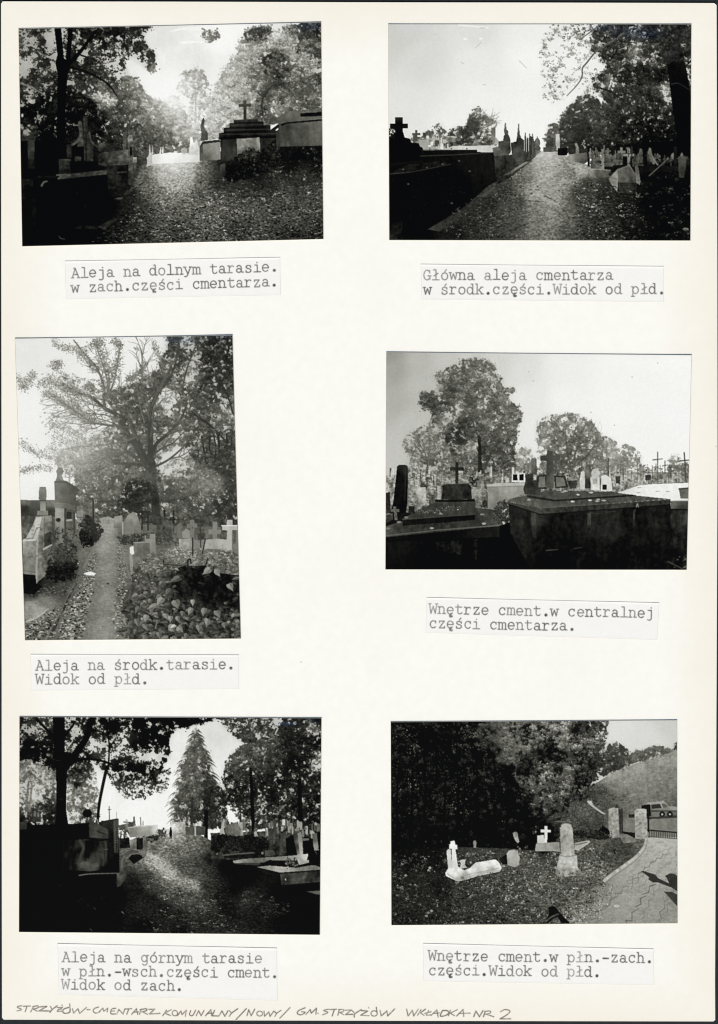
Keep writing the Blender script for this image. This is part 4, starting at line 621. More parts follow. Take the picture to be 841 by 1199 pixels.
def picture_central_part():
    p = Picture([(452.7, 412.7), (809.6, 416.1), (803.9, 667), (451.6, 666.6)], 41)
    p.frame(448, 408, 180 / 841)
    SKY = p.part('sky'); BT = p.part('tree', None, 'tall full crowned tree'); TK = p.part('trunk', BT); LT = p.part('tree', None, 'thin bare tree to the left of the tall tree'); RT = p.part('tree', None, 'wide twiggy tree'); FT = p.part('far_trees', None, 'pale trees in the distance'); FU = p.part('far_tree', None, 'pale tree behind the tall one')
    CM = p.part('graves', None, 'crowded far graves and crosses'); OB = p.part('obelisk', None, 'black polished obelisk'); TA = p.part('tomb', None, 'dark tiered tomb with a rounded headstone'); CA = p.part('cross', TA); HS = p.part('headstone', TA); FL = p.part('flowers', TA)
    GB = p.part('tomb', None, 'plain grey block tomb'); TB = p.part('tomb', None, 'wide dark tomb with a stone cross'); CB = p.part('cross', TB); BK = p.part('plaque', TB, 'pair of tilted stone plaques'); WS = p.part('white_slab'); WG = p.part('white_grave', None, 'white graves with dark niches'); SH = p.part('shrub'); GR = p.part('ground', None, 'dark gap between the two tombs'); G2 = p.part('ground', None, 'leaf strewn corner at the foot of the tomb'); TC = p.part('tomb', None, 'tomb under the white slab')
    p.poly([(-20, 0), (1720, 0), (1720, 1300), (-20, 1300)], [(30, 30, 150), (60, 120, 165), (60, 300, 176), (40, 560, 196), (200, 60, 182), (200, 200, 188), (350, 60, 196), (500, 40, 204), (640, 60, 212), (760, 100, 222), (820, 300, 232), (1000, 100, 238), (1000, 300, 243), (1300, 100, 246), (1300, 300, 248), (1650, 100, 249), (1650, 400, 249), (850, 480, 232), (150, 420, 192), (1500, 600, 245)], SKY, noise=1, ns=14)
    for x, y in ((825, 178), (800, 128), (1505, 80), (1365, 156), (1140, 350), (1268, 420)): p.ell(x, y, 4, 4, 175, None, a=.8)
    p.line([(632, 40), (655, 140)], 3, 3, 190, None, a=.5)
    # trees
    p.leaves([(735, 545), (790, 540), (830, 580), (840, 720), (700, 720)], [(760, 570, 168, .7), (800, 600, 160, .8), (760, 650, 130, .95)], FU, size=.9, con=16, dens=1.8, clump=4)
    p.leaves([(100, 510), (130, 460), (200, 430), (260, 400), (330, 410), (400, 560), (520, 560), (520, 760), (100, 760), (130, 600)], [(130, 490, 140, .5), (200, 460, 138, .6), (270, 430, 140, .65), (250, 520, 128, .65), (320, 500, 118, .7), (180, 560, 130, .65), (150, 620, 135, .6), (350, 600, 125, .8), (430, 600, 110, .9), (270, 620, 100, .8), (460, 650, 95, .9), (200, 680, 130, .7), (330, 700, 120, .8)], LT, size=.95, con=28, dens=1.8, clump=4, hi=190)
    for a, ln in ((-2.3, 80), (-2.0, 100), (-1.75, 110), (-1.5, 110), (-1.2, 90)): p.twigs((245, 620), a, ln, 6, 2, 98, LT, .35, .2)
    p.line([(240, 740), (246, 640), (240, 600)], 12, 6, 80, LT); p.line([(235, 610), (190, 540), (150, 500)], 7, 3, 95, LT, a=.8); p.line([(300, 620), (285, 520), (280, 460)], 5, 3, 100, LT, a=.7)
    p.leaves([(470, 60), (500, 40), (570, 60), (620, 100), (625, 140), (665, 160), (670, 210), (720, 205), (725, 240), (690, 270), (740, 310), (770, 380), (750, 420), (735, 440), (740, 500), (725, 560), (735, 620), (700, 690), (560, 700), (470, 600), (390, 590), (340, 500), (330, 420), (260, 410), (270, 350), (210, 330), (200, 230), (250, 235), (300, 205), (290, 150), (350, 105), (410, 80), (430, 65)],
             [(480, 70, 118, .9), (540, 90, 122, .95), (590, 120, 122, .85), (420, 100, 118, .85), (350, 130, 112, .85), (310, 170, 105, .85), (300, 220, 150, .35), (230, 250, 90, .8), (230, 310, 75, .9), (260, 290, 72, .95), (290, 370, 82, .85), (380, 230, 78, 1), (420, 170, 112, 1), (480, 200, 105, 1), (560, 200, 102, 1), (630, 190, 112, .9), (600, 170, 140, .6), (680, 230, 130, .7), (650, 270, 118, .95), (480, 300, 98, 1), (415, 330, 150, .42), (350, 320, 75, .9), (350, 375, 140, .4), (545, 310, 130, .6), (600, 330, 98, 1), (700, 350, 108, 1), (745, 390, 118, .85), (585, 410, 130, .55), (540, 430, 85, 1), (440, 400, 65, 1), (400, 460, 60, .9), (360, 470, 60, .85), (430, 500, 58, .9), (410, 560, 62, .8), (450, 560, 130, .4), (490, 560, 150, .3), (640, 450, 105, 1), (700, 470, 98, 1), (600, 500, 78, 1), (650, 560, 84, 1), (710, 560, 92, .95), (600, 620, 78, 1), (680, 640, 88, 1), (540, 560, 60, .95), (500, 640, 88, .9)], BT, size=1.05, con=26, dens=2.5, clump=6, hi=185)
    p.poly([(522, 480), (538, 480), (540, 560), (548, 720), (520, 720), (524, 600)], 34, TK, noise=6); p.line([(530, 500), (500, 420), (470, 340)], 10, 4, 55, TK, a=.5); p.line([(535, 490), (570, 420), (600, 330)], 8, 3, 70, TK, a=.4)
    p.leaves([(835, 470), (838, 420), (870, 380), (900, 360), (930, 360), (970, 350), (1060, 350), (1100, 370), (1160, 410), (1200, 470), (1250, 490), (1280, 560), (1270, 720), (900, 720), (860, 640)],
             [(860, 400, 135, .7), (900, 370, 140, .6), (980, 370, 145, .6), (1060, 380, 142, .6), (860, 450, 130, .8), (880, 520, 165, .5), (860, 560, 165, .45), (940, 440, 128, .8), (950, 520, 112, .9), (1020, 450, 120, .8), (1050, 520, 110, .95), (1120, 440, 128, .85), (1160, 520, 125, .95), (1130, 580, 118, .95), (1040, 600, 100, .95), (940, 600, 118, .8), (900, 620, 122, .7), (980, 640, 95, .85), (1220, 560, 150, .85), (1200, 640, 140, .9), (1100, 660, 125, .9)], RT, size=.85, con=24, dens=2.2, clump=4, hi=200)
    for k in range(14):
        x = 850 + 360 * p.rng.rand(); yb = 430 + abs(x - 1000) * .2; p.line([(x, yb), (x + p.rng.uniform(-8, 8), yb - 40), (x + p.rng.uniform(-14, 14), yb - 90 + abs(x - 1000) * .12)], 3, 1.5, 165, RT, a=.6)
    for q in ([(1045, 760), (1030, 700), (990, 660), (960, 610), (920, 500)], [(1035, 700), (1050, 600), (1080, 480), (1110, 420)], [(1040, 690), (1010, 560), (1000, 440)], [(985, 650), (930, 600), (890, 520)], [(1060, 640), (1140, 560), (1180, 480)]): p.line(q, 11, 3, 78, RT, a=.8)
    p.leaves([(1230, 480), (1260, 480), (1290, 540), (1300, 700), (1230, 700)], [(1250, 520, 170, .75), (1270, 600, 160, .8), (1260, 660, 140, .9)], FT, size=.85, con=18, dens=2, clump=4); p.line([(1225, 500), (1226, 680)], 4, 6, 100, FT, a=.7)
    p.leaves([(1280, 570), (1300, 530), (1340, 520), (1380, 540), (1420, 600), (1430, 720), (1290, 720)], [(1330, 550, 158, .75), (1360, 600, 150, .8), (1320, 640, 138, .95), (1400, 640, 160, .7)], FT, size=.85, con=22, dens=2, clump=3.5)
    p.leaves([(1560, 600), (1590, 570), (1620, 580), (1650, 620), (1720, 640), (1720, 740), (1560, 740)], [(1590, 600, 150, .6), (1600, 660, 125, .8), (1680, 680, 110, .8)], FT, size=.9, con=26, dens=1.8, clump=3.5)
    # crowded far graves
    p.poly([(-20, 700), (60, 690), (300, 690), (700, 690), (1250, 670), (1720, 680), (1720, 770), (1300, 790), (1000, 800), (580, 900), (-20, 920)], [(60, 740, 165), (200, 720, 150), (400, 720, 130), (560, 720, 120), (760, 700, 140), (1000, 700, 120), (1300, 720, 150), (1600, 720, 140), (300, 820, 125), (150, 830, 140), (100, 900, 100)], CM, noise=40, ns=2.4)
    r = p.rng
    for k in range(260):
        x = r.choice([r.uniform(-10, 320), r.uniform(480, 860), r.uniform(1030, 1720)]); y = r.uniform(640, 735); h = r.uniform(10, 60); w = r.uniform(3, 16)
        t = float(r.choice([70, 90, 110, 150, 185, 205, 220, 60])); 
        if x > 1250: t = t * .6 + 85
        p.rect(x, y, x + w, y + h, t, CM, noise=14, a=.62)
    for k in range(26):
        x = r.uniform(1260, 1720); y = r.uniform(630, 680); h = r.uniform(50, 90); t = r.choice([80, 110, 170]); p.line([(x, y), (x + 2, y + h)], 4, 4, t, CM, smooth=False, a=.8); p.line([(x - 14, y + h * .3), (x + 14, y + h * .28)], 4, 4, t, CM, smooth=False, a=.8)
    p.leaves([(-10, 700), (300, 690), (300, 900), (-10, 900)], [(50, 760, 150, .25), (150, 700, 120, .4), (250, 720, 90, .5), (160, 800, 110, .4), (280, 860, 80, .3)], CM, size=1, con=34, dens=1, clump=3, under=0)
    p.leaves([(700, 640), (1720, 640), (1720, 760), (700, 760)], [(760, 680, 110, .3), (1000, 700, 90, .2), (1300, 690, 120, .35), (1500, 700, 110, .4), (1660, 700, 110, .4)], CM, size=.9, con=34, dens=1, clump=3, under=0)
    def cr(x, t, b, ay, h, w, tone, lean=0): p.line([(x + lean, t), (x, b)], w, w, tone, CM, smooth=False); p.line([(x - h, ay + 3), (x + h, ay - 3)], w, w * .8, tone, CM, smooth=False)
    cr(1505, 568, 740, 607, 26, 6, 95); cr(1662, 570, 740, 612, 34, 7, 75, -12); cr(1545, 615, 740, 640, 14, 5, 90); cr(1640, 640, 735, 655, 20, 4, 120); cr(1235, 600, 735, 650, 10, 6, 70); cr(1395, 630, 735, 660, 12, 5, 120)
    p.rect(1275, 698, 1300, 738, 55, CM); p.rect(1437, 690, 1468, 720, 55, CM); p.rect(1515, 690, 1535, 715, 90, CM); p.poly([(1268, 690), (1310, 688), (1312, 742), (1302, 742), (1302, 696), (1274, 698), (1274, 742), (1266, 742)], 165, CM); p.poly([(1430, 686), (1472, 684), (1474, 724), (1468, 690), (1436, 692), (1436, 724), (1430, 724)], 195, CM)
    p.poly([(180, 770), (200, 750), (235, 748), (240, 840), (230, 860), (185, 860)], [(200, 760, 190), (225, 830, 175), (195, 850, 120)], CM, noise=16); p.ell(222, 752, 20, 8, 70, CM); p.rect(255, 800, 285, 860, 75, CM, noise=16); p.rect(300, 750, 318, 830, 175, CM, noise=14); p.poly([(488, 775), (500, 762), (540, 760), (540, 870), (520, 872), (490, 830)], [(500, 790, 150), (530, 850, 100)], CM, noise=14); p.rect(541, 770, 570, 870, 110, CM, noise=24)
    p.rect(516, 700, 538, 770, 118, CM, noise=12); p.leaves([(470, 690), (520, 690), (520, 760), (480, 750)], [(495, 720, 40, .7)], CM, size=1, con=12, dens=1.6, clump=3)
    p.leaves([(540, 830), (575, 830), (580, 875), (540, 880)], [(558, 855, 55, .8)], CM, size=1, con=18, dens=1.6, clump=3)
    # left tomb
    p.poly([(15, 940), (60, 900), (640, 880), (640, 1250), (15, 1250)], [(100, 1000, 20), (400, 1000, 10), (300, 1200, 5)], TA, noise=4)
    p.poly([(500, 870), (600, 880), (660, 960), (662, 970), (18, 1032), (15, 975), (120, 940)], [(560, 890, 62), (640, 960, 70), (520, 950, 52), (300, 980, 46), (100, 1000, 55), (30, 980, 75), (580, 920, 68)], TA, noise=10, ns=3)
    p.line([(18, 1024), (300, 994), (660, 966)], 5, 6, 112, TA, a=.75, smooth=False); p.poly([(18, 1034), (662, 972), (663, 1015), (652, 1030), (18, 1060)], [(100, 1040, 12), (640, 990, 28), (300, 1010, 10)], TA, noise=5)
    p.line([(660, 970), (660, 1012)], 4, 4, 75, TA, smooth=False); p.poly([(290, 1060), (440, 1050), (430, 1130), (300, 1100)], 22, TA, noise=14); p.poly([(500, 1050), (520, 1040), (515, 1160), (500, 1140)], 26, TA, noise=14)
    p.poly([(105, 935), (200, 880), (300, 838), (508, 838), (510, 905), (120, 945)], [(200, 900, 58), (320, 860, 60), (480, 850, 68), (480, 890, 58), (130, 930, 66)], TA, noise=10, ns=3)
    p.poly([(112, 938), (300, 922), (508, 908), (504, 938), (300, 955), (110, 970)], [(120, 950, 22), (500, 920, 14)], TA, noise=5); p.line([(115, 936), (508, 908)], 4, 4, 88, TA, a=.6, smooth=False)
    p.poly([(286, 828), (505, 824), (506, 838), (288, 840)], 18, TA); p.line([(286, 827), (505, 823)], 4, 4, 80, TA, a=.6, smooth=False)
    p.poly([(318, 826), (324, 755), (345, 742), (470, 738), (486, 760), (488, 824)], [(340, 780, 40), (420, 760, 48), (470, 800, 34)], HS, noise=12, ns=3); p.line([(320, 822), (326, 760)], 5, 4, 160, HS, a=.8); p.line([(335, 745), (470, 738)], 5, 4, 78, HS, a=.6)
    p.cross(407, 622, 740, 17, 659, 38, [(407, 640, 38), (407, 720, 42)], CA, at=18, noise=6)
    n = 60; x = p.ox + p.k * (310 + 120 * r.rand(n)); y = p.oy + p.k * (862 + 24 * r.rand(n)); p.dabs(x, y, r.uniform(.9, 1.8, n), r.uniform(50, 165, n) * np.where(r.rand(n) < .25, 1.25, .8), FL, .6)
    n = 70; x = p.ox + p.k * (180 + 140 * r.rand(n)); y = p.oy + p.k * (878 + 22 * r.rand(n)); p.dabs(x, y, r.uniform(.9, 2.0, n), r.uniform(30, 175, n), FL, .6)
    for a, b, t in ((555, 958, 165), (270, 983, 150), (545, 908, 130), (320, 905, 125), (130, 925, 130), (90, 950, 125), (30, 985, 120)): p.ell(a, b, 12, 6, t, FL, noise=14)
    # obelisk and small things left
    p.poly([(60, 830), (80, 645), (92, 636), (120, 636), (138, 642), (140, 700), (135, 850), (128, 900), (40, 905), (52, 870)], [(90, 700, 14), (130, 660, 40), (110, 850, 12), (60, 880, 14)], OB, noise=5); p.line([(126, 650), (122, 830)], 5, 5, 52, OB, a=.7)
    p.poly([(18, 790), (40, 785), (45, 900), (18, 905)], 45, CM, noise=16); p.cross(75, 864, 940, 16, 886, 22, 100, CM, lean=-8); p.poly([(18, 910), (55, 905), (58, 935), (20, 955)], 62, CM, noise=10); p.line([(18, 910), (55, 904)], 4, 4, 120, CM)
    p.rect(142, 862, 175, 905, 40, CM, noise=12)
    # grey block tomb, white niche grave
    p.poly([(572, 750), (775, 742), (782, 790), (690, 832), (620, 890), (575, 870)], [(590, 780, 140), (700, 770, 155), (640, 850, 125), (760, 770, 150)], GB, noise=9, ns=4); p.poly([(568, 745), (640, 735), (778, 736), (778, 752), (572, 758)], 182, GB, noise=8); p.line([(572, 758), (770, 752)], 4, 4, 95, GB, a=.6, smooth=False); p.line([(572, 790), (574, 870)], 5, 4, 60, GB)
    p.poly([(706, 688), (778, 681), (782, 730), (706, 732)], 222, WG, noise=6); p.rect(714, 690, 738, 722, 18, WG, noise=2); p.rect(749, 688, 772, 721, 18, WG, noise=2); p.poly([(707, 650), (720, 650), (722, 688), (706, 688)], 205, WG); p.rect(728, 672, 745, 684, 205, WG)
    p.leaves([(600, 900), (620, 850), (670, 825), (700, 840), (695, 960), (660, 960), (610, 940)], [(640, 870, 90, .95), (670, 850, 75, .95), (650, 930, 55, 1), (620, 910, 80, .95)], SH, size=1.05, con=34, dens=2.2, clump=4, hi=165)
    p.poly([(640, 970), (700, 950), (860, 960), (860, 1250), (600, 1250), (640, 1050)], 6, GR, noise=4)
    # wide tomb on the right
    p.poly([(690, 850), (860, 900), (1575, 840), (1580, 1260), (840, 1260), (700, 1010)], [(700, 900, 30), (760, 950, 42), (830, 950, 52), (900, 1000, 14), (1000, 980, 20), (1200, 960, 36), (1250, 1000, 34), (1400, 950, 18), (1500, 960, 32), (1550, 1000, 20), (1000, 1100, 8), (1300, 1100, 12), (1500, 1150, 8), (900, 1200, 5), (1200, 1230, 5), (1560, 900, 22), (730, 1000, 28), (790, 960, 20)], TB, noise=9, ns=4)
    for k in range(60): p.ell(r.uniform(880, 1560), r.uniform(920, 1150), r.uniform(6, 24), r.uniform(6, 20), r.uniform(10, 34), TB, a=.25, noise=8)
    p.poly([(812, 900), (838, 895), (842, 1040), (820, 1030)], [(825, 930, 66), (830, 1020, 45)], TB, noise=10); p.poly([(690, 860), (708, 865), (712, 960), (696, 950)], 34, TB, noise=8); p.poly([(1120, 902), (1142, 895), (1138, 1040), (1122, 1050)], [(1130, 920, 52), (1130, 1030, 22)], TB, noise=14); p.poly([(1370, 885), (1384, 880), (1380, 970), (1370, 980)], [(1378, 900, 62), (1378, 970, 28)], TB, noise=14)
    p.line([(1135, 905), (1138, 960)], 5, 4, 88, TB, a=.7); p.line([(1140, 900), (1180, 905)], 7, 4, 62, TB, a=.5); p.line([(1220, 895), (1280, 892)], 5, 4, 70, TB, a=.5)
    p.line([(895, 1105), (960, 1100)], 6, 4, 85, TB, a=.8); p.line([(1050, 1095), (1090, 1088)], 5, 4, 70, TB, a=.8)
    p.poly([(682, 836), (700, 822), (800, 800), (1040, 780), (1390, 805), (1575, 824), (862, 875)], [(700, 832, 85), (800, 830, 82), (860, 862, 86), (1000, 840, 78), (1200, 830, 70), (1400, 825, 76), (1550, 826, 84), (900, 800, 75)], TB, noise=12, ns=3)
    p.poly([(680, 838), (862, 874), (862, 905), (684, 850)], [(690, 845, 60), (850, 890, 62)], TB, noise=8); p.poly([(862, 874), (1100, 858), (1575, 825), (1575, 853), (1100, 892), (862, 908)], [(880, 890, 62), (1100, 875, 46), (1300, 860, 52), (1550, 840, 45)], TB, noise=14, ns=3); p.line([(864, 874), (1575, 826)], 4, 4, 115, TB, a=.55, smooth=False); p.line([(690, 852), (862, 908), (1575, 855)], 6, 6, 12, TB, a=.7, smooth=False)
    p.poly([(790, 800), (900, 780), (1040, 778), (1380, 790), (1384, 806), (950, 830), (930, 824)], [(820, 800, 78), (1000, 795, 72), (1200, 795, 70), (1370, 795, 75)], TB, noise=10, ns=3); p.poly([(790, 802), (938, 826), (1382, 798), (1384, 808), (940, 838), (792, 815)], [(850, 820, 38), (1100, 820, 34), (1370, 804, 30)], TB, noise=5); p.line([(940, 826), (1382, 796)], 4, 4, 105, TB, a=.5, smooth=False)
    for a, b in ((1040, 838), (1175, 835), (1210, 832), (1140, 788), (1180, 826), (985, 785), (1000, 780), (1070, 800), (1135, 830), (800, 828)): p.ell(a, b, 9 + 6 * r.rand(), 5, r.uniform(140, 200), TB, noise=12)
    p.line([(1388, 868), (1394, 850), (1400, 868)], 4, 4, 170, TB, smooth=False)
    p.poly([(770, 770), (782, 725), (840, 720), (870, 760), (860, 800), (780, 800)], [(800, 740, 50), (850, 770, 52)], TB, noise=14); p.poly([(812, 606), (820, 600), (842, 602), (846, 690), (816, 690)], [(820, 620, 105), (838, 680, 70)], WG, noise=10); p.poly([(782, 690), (820, 685), (826, 725), (784, 730)], 52, TB, noise=10)
    p.poly([(842, 770), (846, 694), (896, 690), (902, 768)], [(870, 720, 50)], BK, noise=6); p.poly([(853, 760), (856, 702), (888, 700), (892, 758)], 112, BK, noise=9); p.poly([(938, 695), (1000, 698), (1016, 760), (944, 766)], 48, BK, noise=6); p.poly([(948, 704), (990, 706), (1004, 752), (952, 756)], 112, BK, noise=9)
    p.poly([(897, 636), (934, 636), (938, 765), (894, 765)], [(900, 680, 62), (935, 700, 92)], CB, noise=8); p.poly([(864, 588), (898, 586), (901, 560), (931, 558), (934, 584), (972, 586), (972, 614), (934, 614), (934, 645), (898, 645), (898, 616), (864, 616)], [(870, 600, 62), (915, 570, 70), (960, 600, 78)], CB, noise=6)
    p.poly([(1012, 726), (1066, 720), (1060, 764), (1026, 768)], [(1030, 740, 52), (1055, 735, 66)], TB, noise=8)
    # white graves beyond
    p.poly([(1082, 770), (1078, 725), (1086, 675), (1100, 668), (1112, 690), (1110, 770)], 205, WG, noise=14); p.poly([(1106, 660), (1135, 656), (1138, 764), (1108, 766)], [(1120, 670, 120), (1122, 740, 52)], WG, noise=10); p.poly([(1138, 690), (1150, 660), (1180, 655), (1186, 690), (1188, 776), (1140, 776)], [(1160, 680, 190), (1165, 740, 212)], WG, noise=12); p.poly([(1150, 712), (1175, 710), (1176, 740), (1150, 742)], 165, WG, noise=10)
    p.poly([(1196, 700), (1220, 690), (1250, 710), (1258, 780), (1196, 780)], 218, WG, noise=10); p.rect(1202, 744, 1226, 774, 28, WG, noise=3); p.line([(1130, 640), (1140, 700)], 8, 8, 60, WG, a=.6); p.line([(1118, 625), (1120, 660)], 6, 6, 80, CM)
    # white slab with pot
    p.poly([(1285, 790), (1400, 750), (1480, 742), (1720, 734), (1720, 836), (1620, 832), (1575, 824), (1400, 804)], [(1300, 785, 222), (1450, 760, 236), (1600, 770, 240), (1500, 800, 236), (1680, 830, 225)], WS, noise=5)
    for a, b in ((1405, 762), (1505, 782), (1560, 783), (1400, 790), (1440, 812)): p.line([(a - 9, b), (a + 9, b - 1)], 5, 4, 135, WS, a=.7)
    p.poly([(1620, 766), (1720, 758), (1720, 824), (1630, 820)], [(1640, 775, 95), (1690, 800, 112)], WS, noise=6); p.line([(1622, 768), (1720, 760)], 7, 7, 58, WS, smooth=False)
    p.poly([(1575, 834), (1720, 832), (1720, 882), (1577, 878)], [(1600, 840, 100), (1700, 850, 88), (1640, 872, 58)], TC, noise=8); p.line([(1577, 834), (1720, 833)], 5, 5, 165, TC, a=.7, smooth=False); p.poly([(1576, 878), (1720, 882), (1720, 1250), (1576, 1250)], [(1600, 900, 38), (1680, 920, 68), (1600, 1000, 24), (1690, 1020, 36), (1600, 1150, 8), (1690, 1150, 14)], TC, noise=16, ns=5); p.line([(1578, 880), (1720, 884)], 6, 6, 12, TC, smooth=False)
    p.leaves([(1480, 1150), (1720, 1130), (1720, 1260), (1480, 1260)], [(1600, 1170, 50, .3), (1660, 1200, 75, .45), (1520, 1180, 40, .25)], G2, size=1.2, con=36, dens=1.2, clump=4, under=0); p.line([(1560, 1165), (1600, 1185), (1660, 1215)], 8, 6, 70, G2, a=.7)
    for k in range(90): p.ell(r.uniform(20, 1560), r.uniform(1050, 1240), 4, 3, r.uniform(8, 30), None, a=.6)
    p.finish(.32, 2.4, [(BT, .22, 1.8), (RT, .2, 1.6), (LT, .2, 1.6), (CM, .25, 1.6)])
    return p
def picture_upper_terrace():
    p = Picture([(23.2, 839.4), (376.4, 840.9), (374.5, 1094.2), (22.6, 1091)], 53)
    p.frame(20, 834, 180 / 841)
    SKY = p.part('sky'); BG = p.part('far_trees', None, 'sunlit trees behind the dark trunk'); CO = p.part('conifer'); CT = p.part('trunk', CO); RT = p.part('tree', None, 'dense trees over the graves on the right'); T2 = p.part('trunk', RT)
    LT = p.part('tree', None, 'black backlit tree with a spreading crown'); TK = p.part('trunk', LT); YT = p.part('young_tree'); GR = p.part('path', None, 'rising leaf covered avenue'); FG = p.part('graves', None, 'pale graves at the top of the avenue'); PE = p.part('person', None, 'small dark figure far up the avenue'); LG = p.part('tomb', None, 'dark tomb with a stained curved front'); PI = p.part('pillar', LG)
    SM = p.part('graves', None, 'low stones beside the avenue'); HG = p.part('hedge'); RG = p.part('graves', None, 'gravestones under the trees'); SL = p.part('tomb_slab', None, 'low stone slabs on the right'); OB = p.part('obelisk')
    p.poly([(-20, 0), (1720, 0), (1720, 1300), (-20, 1300)], [(40, 80, 185), (300, 100, 205), (450, 200, 215), (600, 250, 222), (60, 300, 190), (120, 480, 205), (500, 450, 235), (700, 500, 240), (820, 400, 238), (900, 150, 225), (1080, 120, 215), (1080, 250, 222), (1130, 320, 225), (1400, 80, 200), (1640, 250, 210), (700, 600, 240), (850, 600, 240), (1160, 590, 235)], SKY, noise=3, ns=12)
    p.leaves([(-10, 250), (100, 230), (220, 250), (220, 640), (-10, 640)], [(40, 300, 120, .7), (120, 290, 130, .7), (60, 350, 115, .8), (150, 350, 140, .6), (180, 420, 120, .7), (40, 420, 110, .6), (100, 450, 170, .25), (160, 500, 45, .9), (180, 560, 40, .95), (120, 550, 60, .6), (40, 500, 100, .6), (100, 600, 40, .7), (30, 600, 30, .95)], BG, size=1.05, con=34, dens=1.9, clump=5, hi=205)
    p.line([(52, 540), (58, 450), (64, 380)], 14, 9, 105, BG); p.line([(68, 540), (78, 440), (82, 380)], 12, 8, 120, BG)
    p.poly([(80, 540), (90, 520), (130, 545), (132, 600), (80, 600)], 55, BG, noise=14); p.rect(92, 540, 104, 570, 120, BG); p.rect(112, 548, 122, 572, 120, BG)
    p.leaves([(270, 260), (350, 250), (420, 300), (450, 400), (440, 500), (430, 600), (280, 640)], [(320, 300, 70, .8), (350, 350, 60, .8), (290, 380, 110, .7), (400, 330, 120, .5), (430, 380, 150, .4), (330, 430, 130, .85), (400, 440, 135, .8), (300, 500, 125, .75), (350, 530, 125, .85), (420, 520, 130, .8), (310, 580, 150, .45), (380, 590, 60, .85), (420, 590, 70, .8)], BG, size=1.05, con=38, dens=1.9, clump=4.5, hi=210)
    # conifer
    r = p.rng
    kn = np.linspace(80, 640, 17); pl = r.uniform(.62, 1.05, 17); pr = r.uniform(.62, 1.05, 17)
    p.leaves([(980, 78), (1000, 130), (1022, 160), (1010, 175), (1050, 220), (1030, 240), (1068, 300), (1052, 330), (1094, 380), (1080, 420), (1120, 470), (1105, 520), (1128, 590), (1060, 640), (980, 610), (890, 640), (842, 590), (862, 540), (845, 480), (880, 430), (872, 390), (905, 330), (890, 300), (925, 250), (915, 225), (950, 180), (940, 165), (962, 130)], [(980, 100, 95, .9), (985, 180, 92, .9), (960, 250, 100, .95), (1020, 260, 80, .9), (930, 350, 100, 1), (980, 340, 92, 1), (1050, 350, 62, .95), (890, 450, 98, 1), (960, 450, 88, 1), (1060, 450, 48, 1), (880, 560, 84, .95), (950, 560, 62, .9), (1020, 560, 40, .9), (1090, 560, 42, .9), (920, 620, 60, .6), (1000, 620, 50, .6)], CO, size=.8, con=34, dens=2.4, clump=5, under=.1, hi=160)
    for k in range(1500):
        f = r.rand() ** .65; y = 82 + f * 550; hw = float(np.interp(y, [80, 150, 230, 330, 480, 640], [7, 34, 78, 112, 150, 142]))
        hw *= r.uniform(.85, 1.05)
        if f > .85: hw *= .8
        dx = r.uniform(-1, 1) if k % 2 else -abs(r.uniform(-1, 1)); dx = dx if k % 4 else abs(dx); hw *= float(np.interp(y, kn, pr if dx > 0 else pl)); x = 980 + (f * -12) + dx * hw
        t = 86 + 30 * r.randn() - 44 * max(0, dx) * (f > .4) - 34 * max(0, f - .6); t += 22 * math.sin(y * .09 + dx * 2)
        if f > .8 and r.rand() < .35: continue
        L = r.uniform(8, 22); p.line([(x, y), (x + dx * L * .9, y + L * .8)], 4, 1.8, float(np.clip(t, 22, 175)), CO, smooth=False, a=.5, noise=0)
    for k in range(60):
        y = r.uniform(90, 610); hw = float(np.interp(y, [80, 150, 230, 330, 480, 640], [4, 30, 72, 106, 142, 138])); sg = r.choice([-1, 1]); L = r.uniform(8, 30) + hw * .12; x0 = 980 + sg * hw * .8; t = float(np.clip(95 + 24 * r.randn() - 25 * (sg > 0), 35, 140))
        p.line([(x0, y), (x0 + sg * L * .6, y + L * .3), (x0 + sg * L * 1.1, y + L * .75)], 7, 1.5, t, CO, a=.8)
        p.line([(x0 + sg * L * .3, y + 2), (x0 + sg * L * .5, y + L * .6)], 4, 1.5, t - 10, CO, a=.7)
        if r.rand() < .4: p.ell(980 + sg * hw * r.uniform(.75, 1.02), y, r.uniform(5, 13), r.uniform(4, 9), 222, SKY, a=.8, noise=2)
    p.leaves([(1010, 420), (1100, 400), (1150, 460), (1140, 600), (1060, 640), (1020, 560)], [(1080, 470, 50, .8), (1120, 520, 40, .85), (1080, 580, 55, .7)], CO, size=1.05, con=22, dens=1.9, clump=4, hi=140)
    p.line([(981, 70), (982, 300)], 3, 8, 85, CT, a=.5); p.line([(960, 470), (956, 640)], 14, 16, 40, CT, a=.8); p.line([(930, 500), (928, 640)], 8, 8, 50, CT, a=.6)
    # right hand trees
    p.leaves([(1110, 60), (1140, 20), (1420, 20), (1420, 110), (1370, 170), (1240, 170), (1170, 120)], [(1140, 50, 70, .6), (1200, 60, 60, .75), (1190, 110, 60, .7), (1280, 60, 65, .75), (1260, 130, 62, .85), (1340, 80, 65, .75), (1340, 150, 60, .7), (1400, 60, 70, .5)], RT, size=1.15, con=26, dens=1.8, clump=4.5, hi=160)
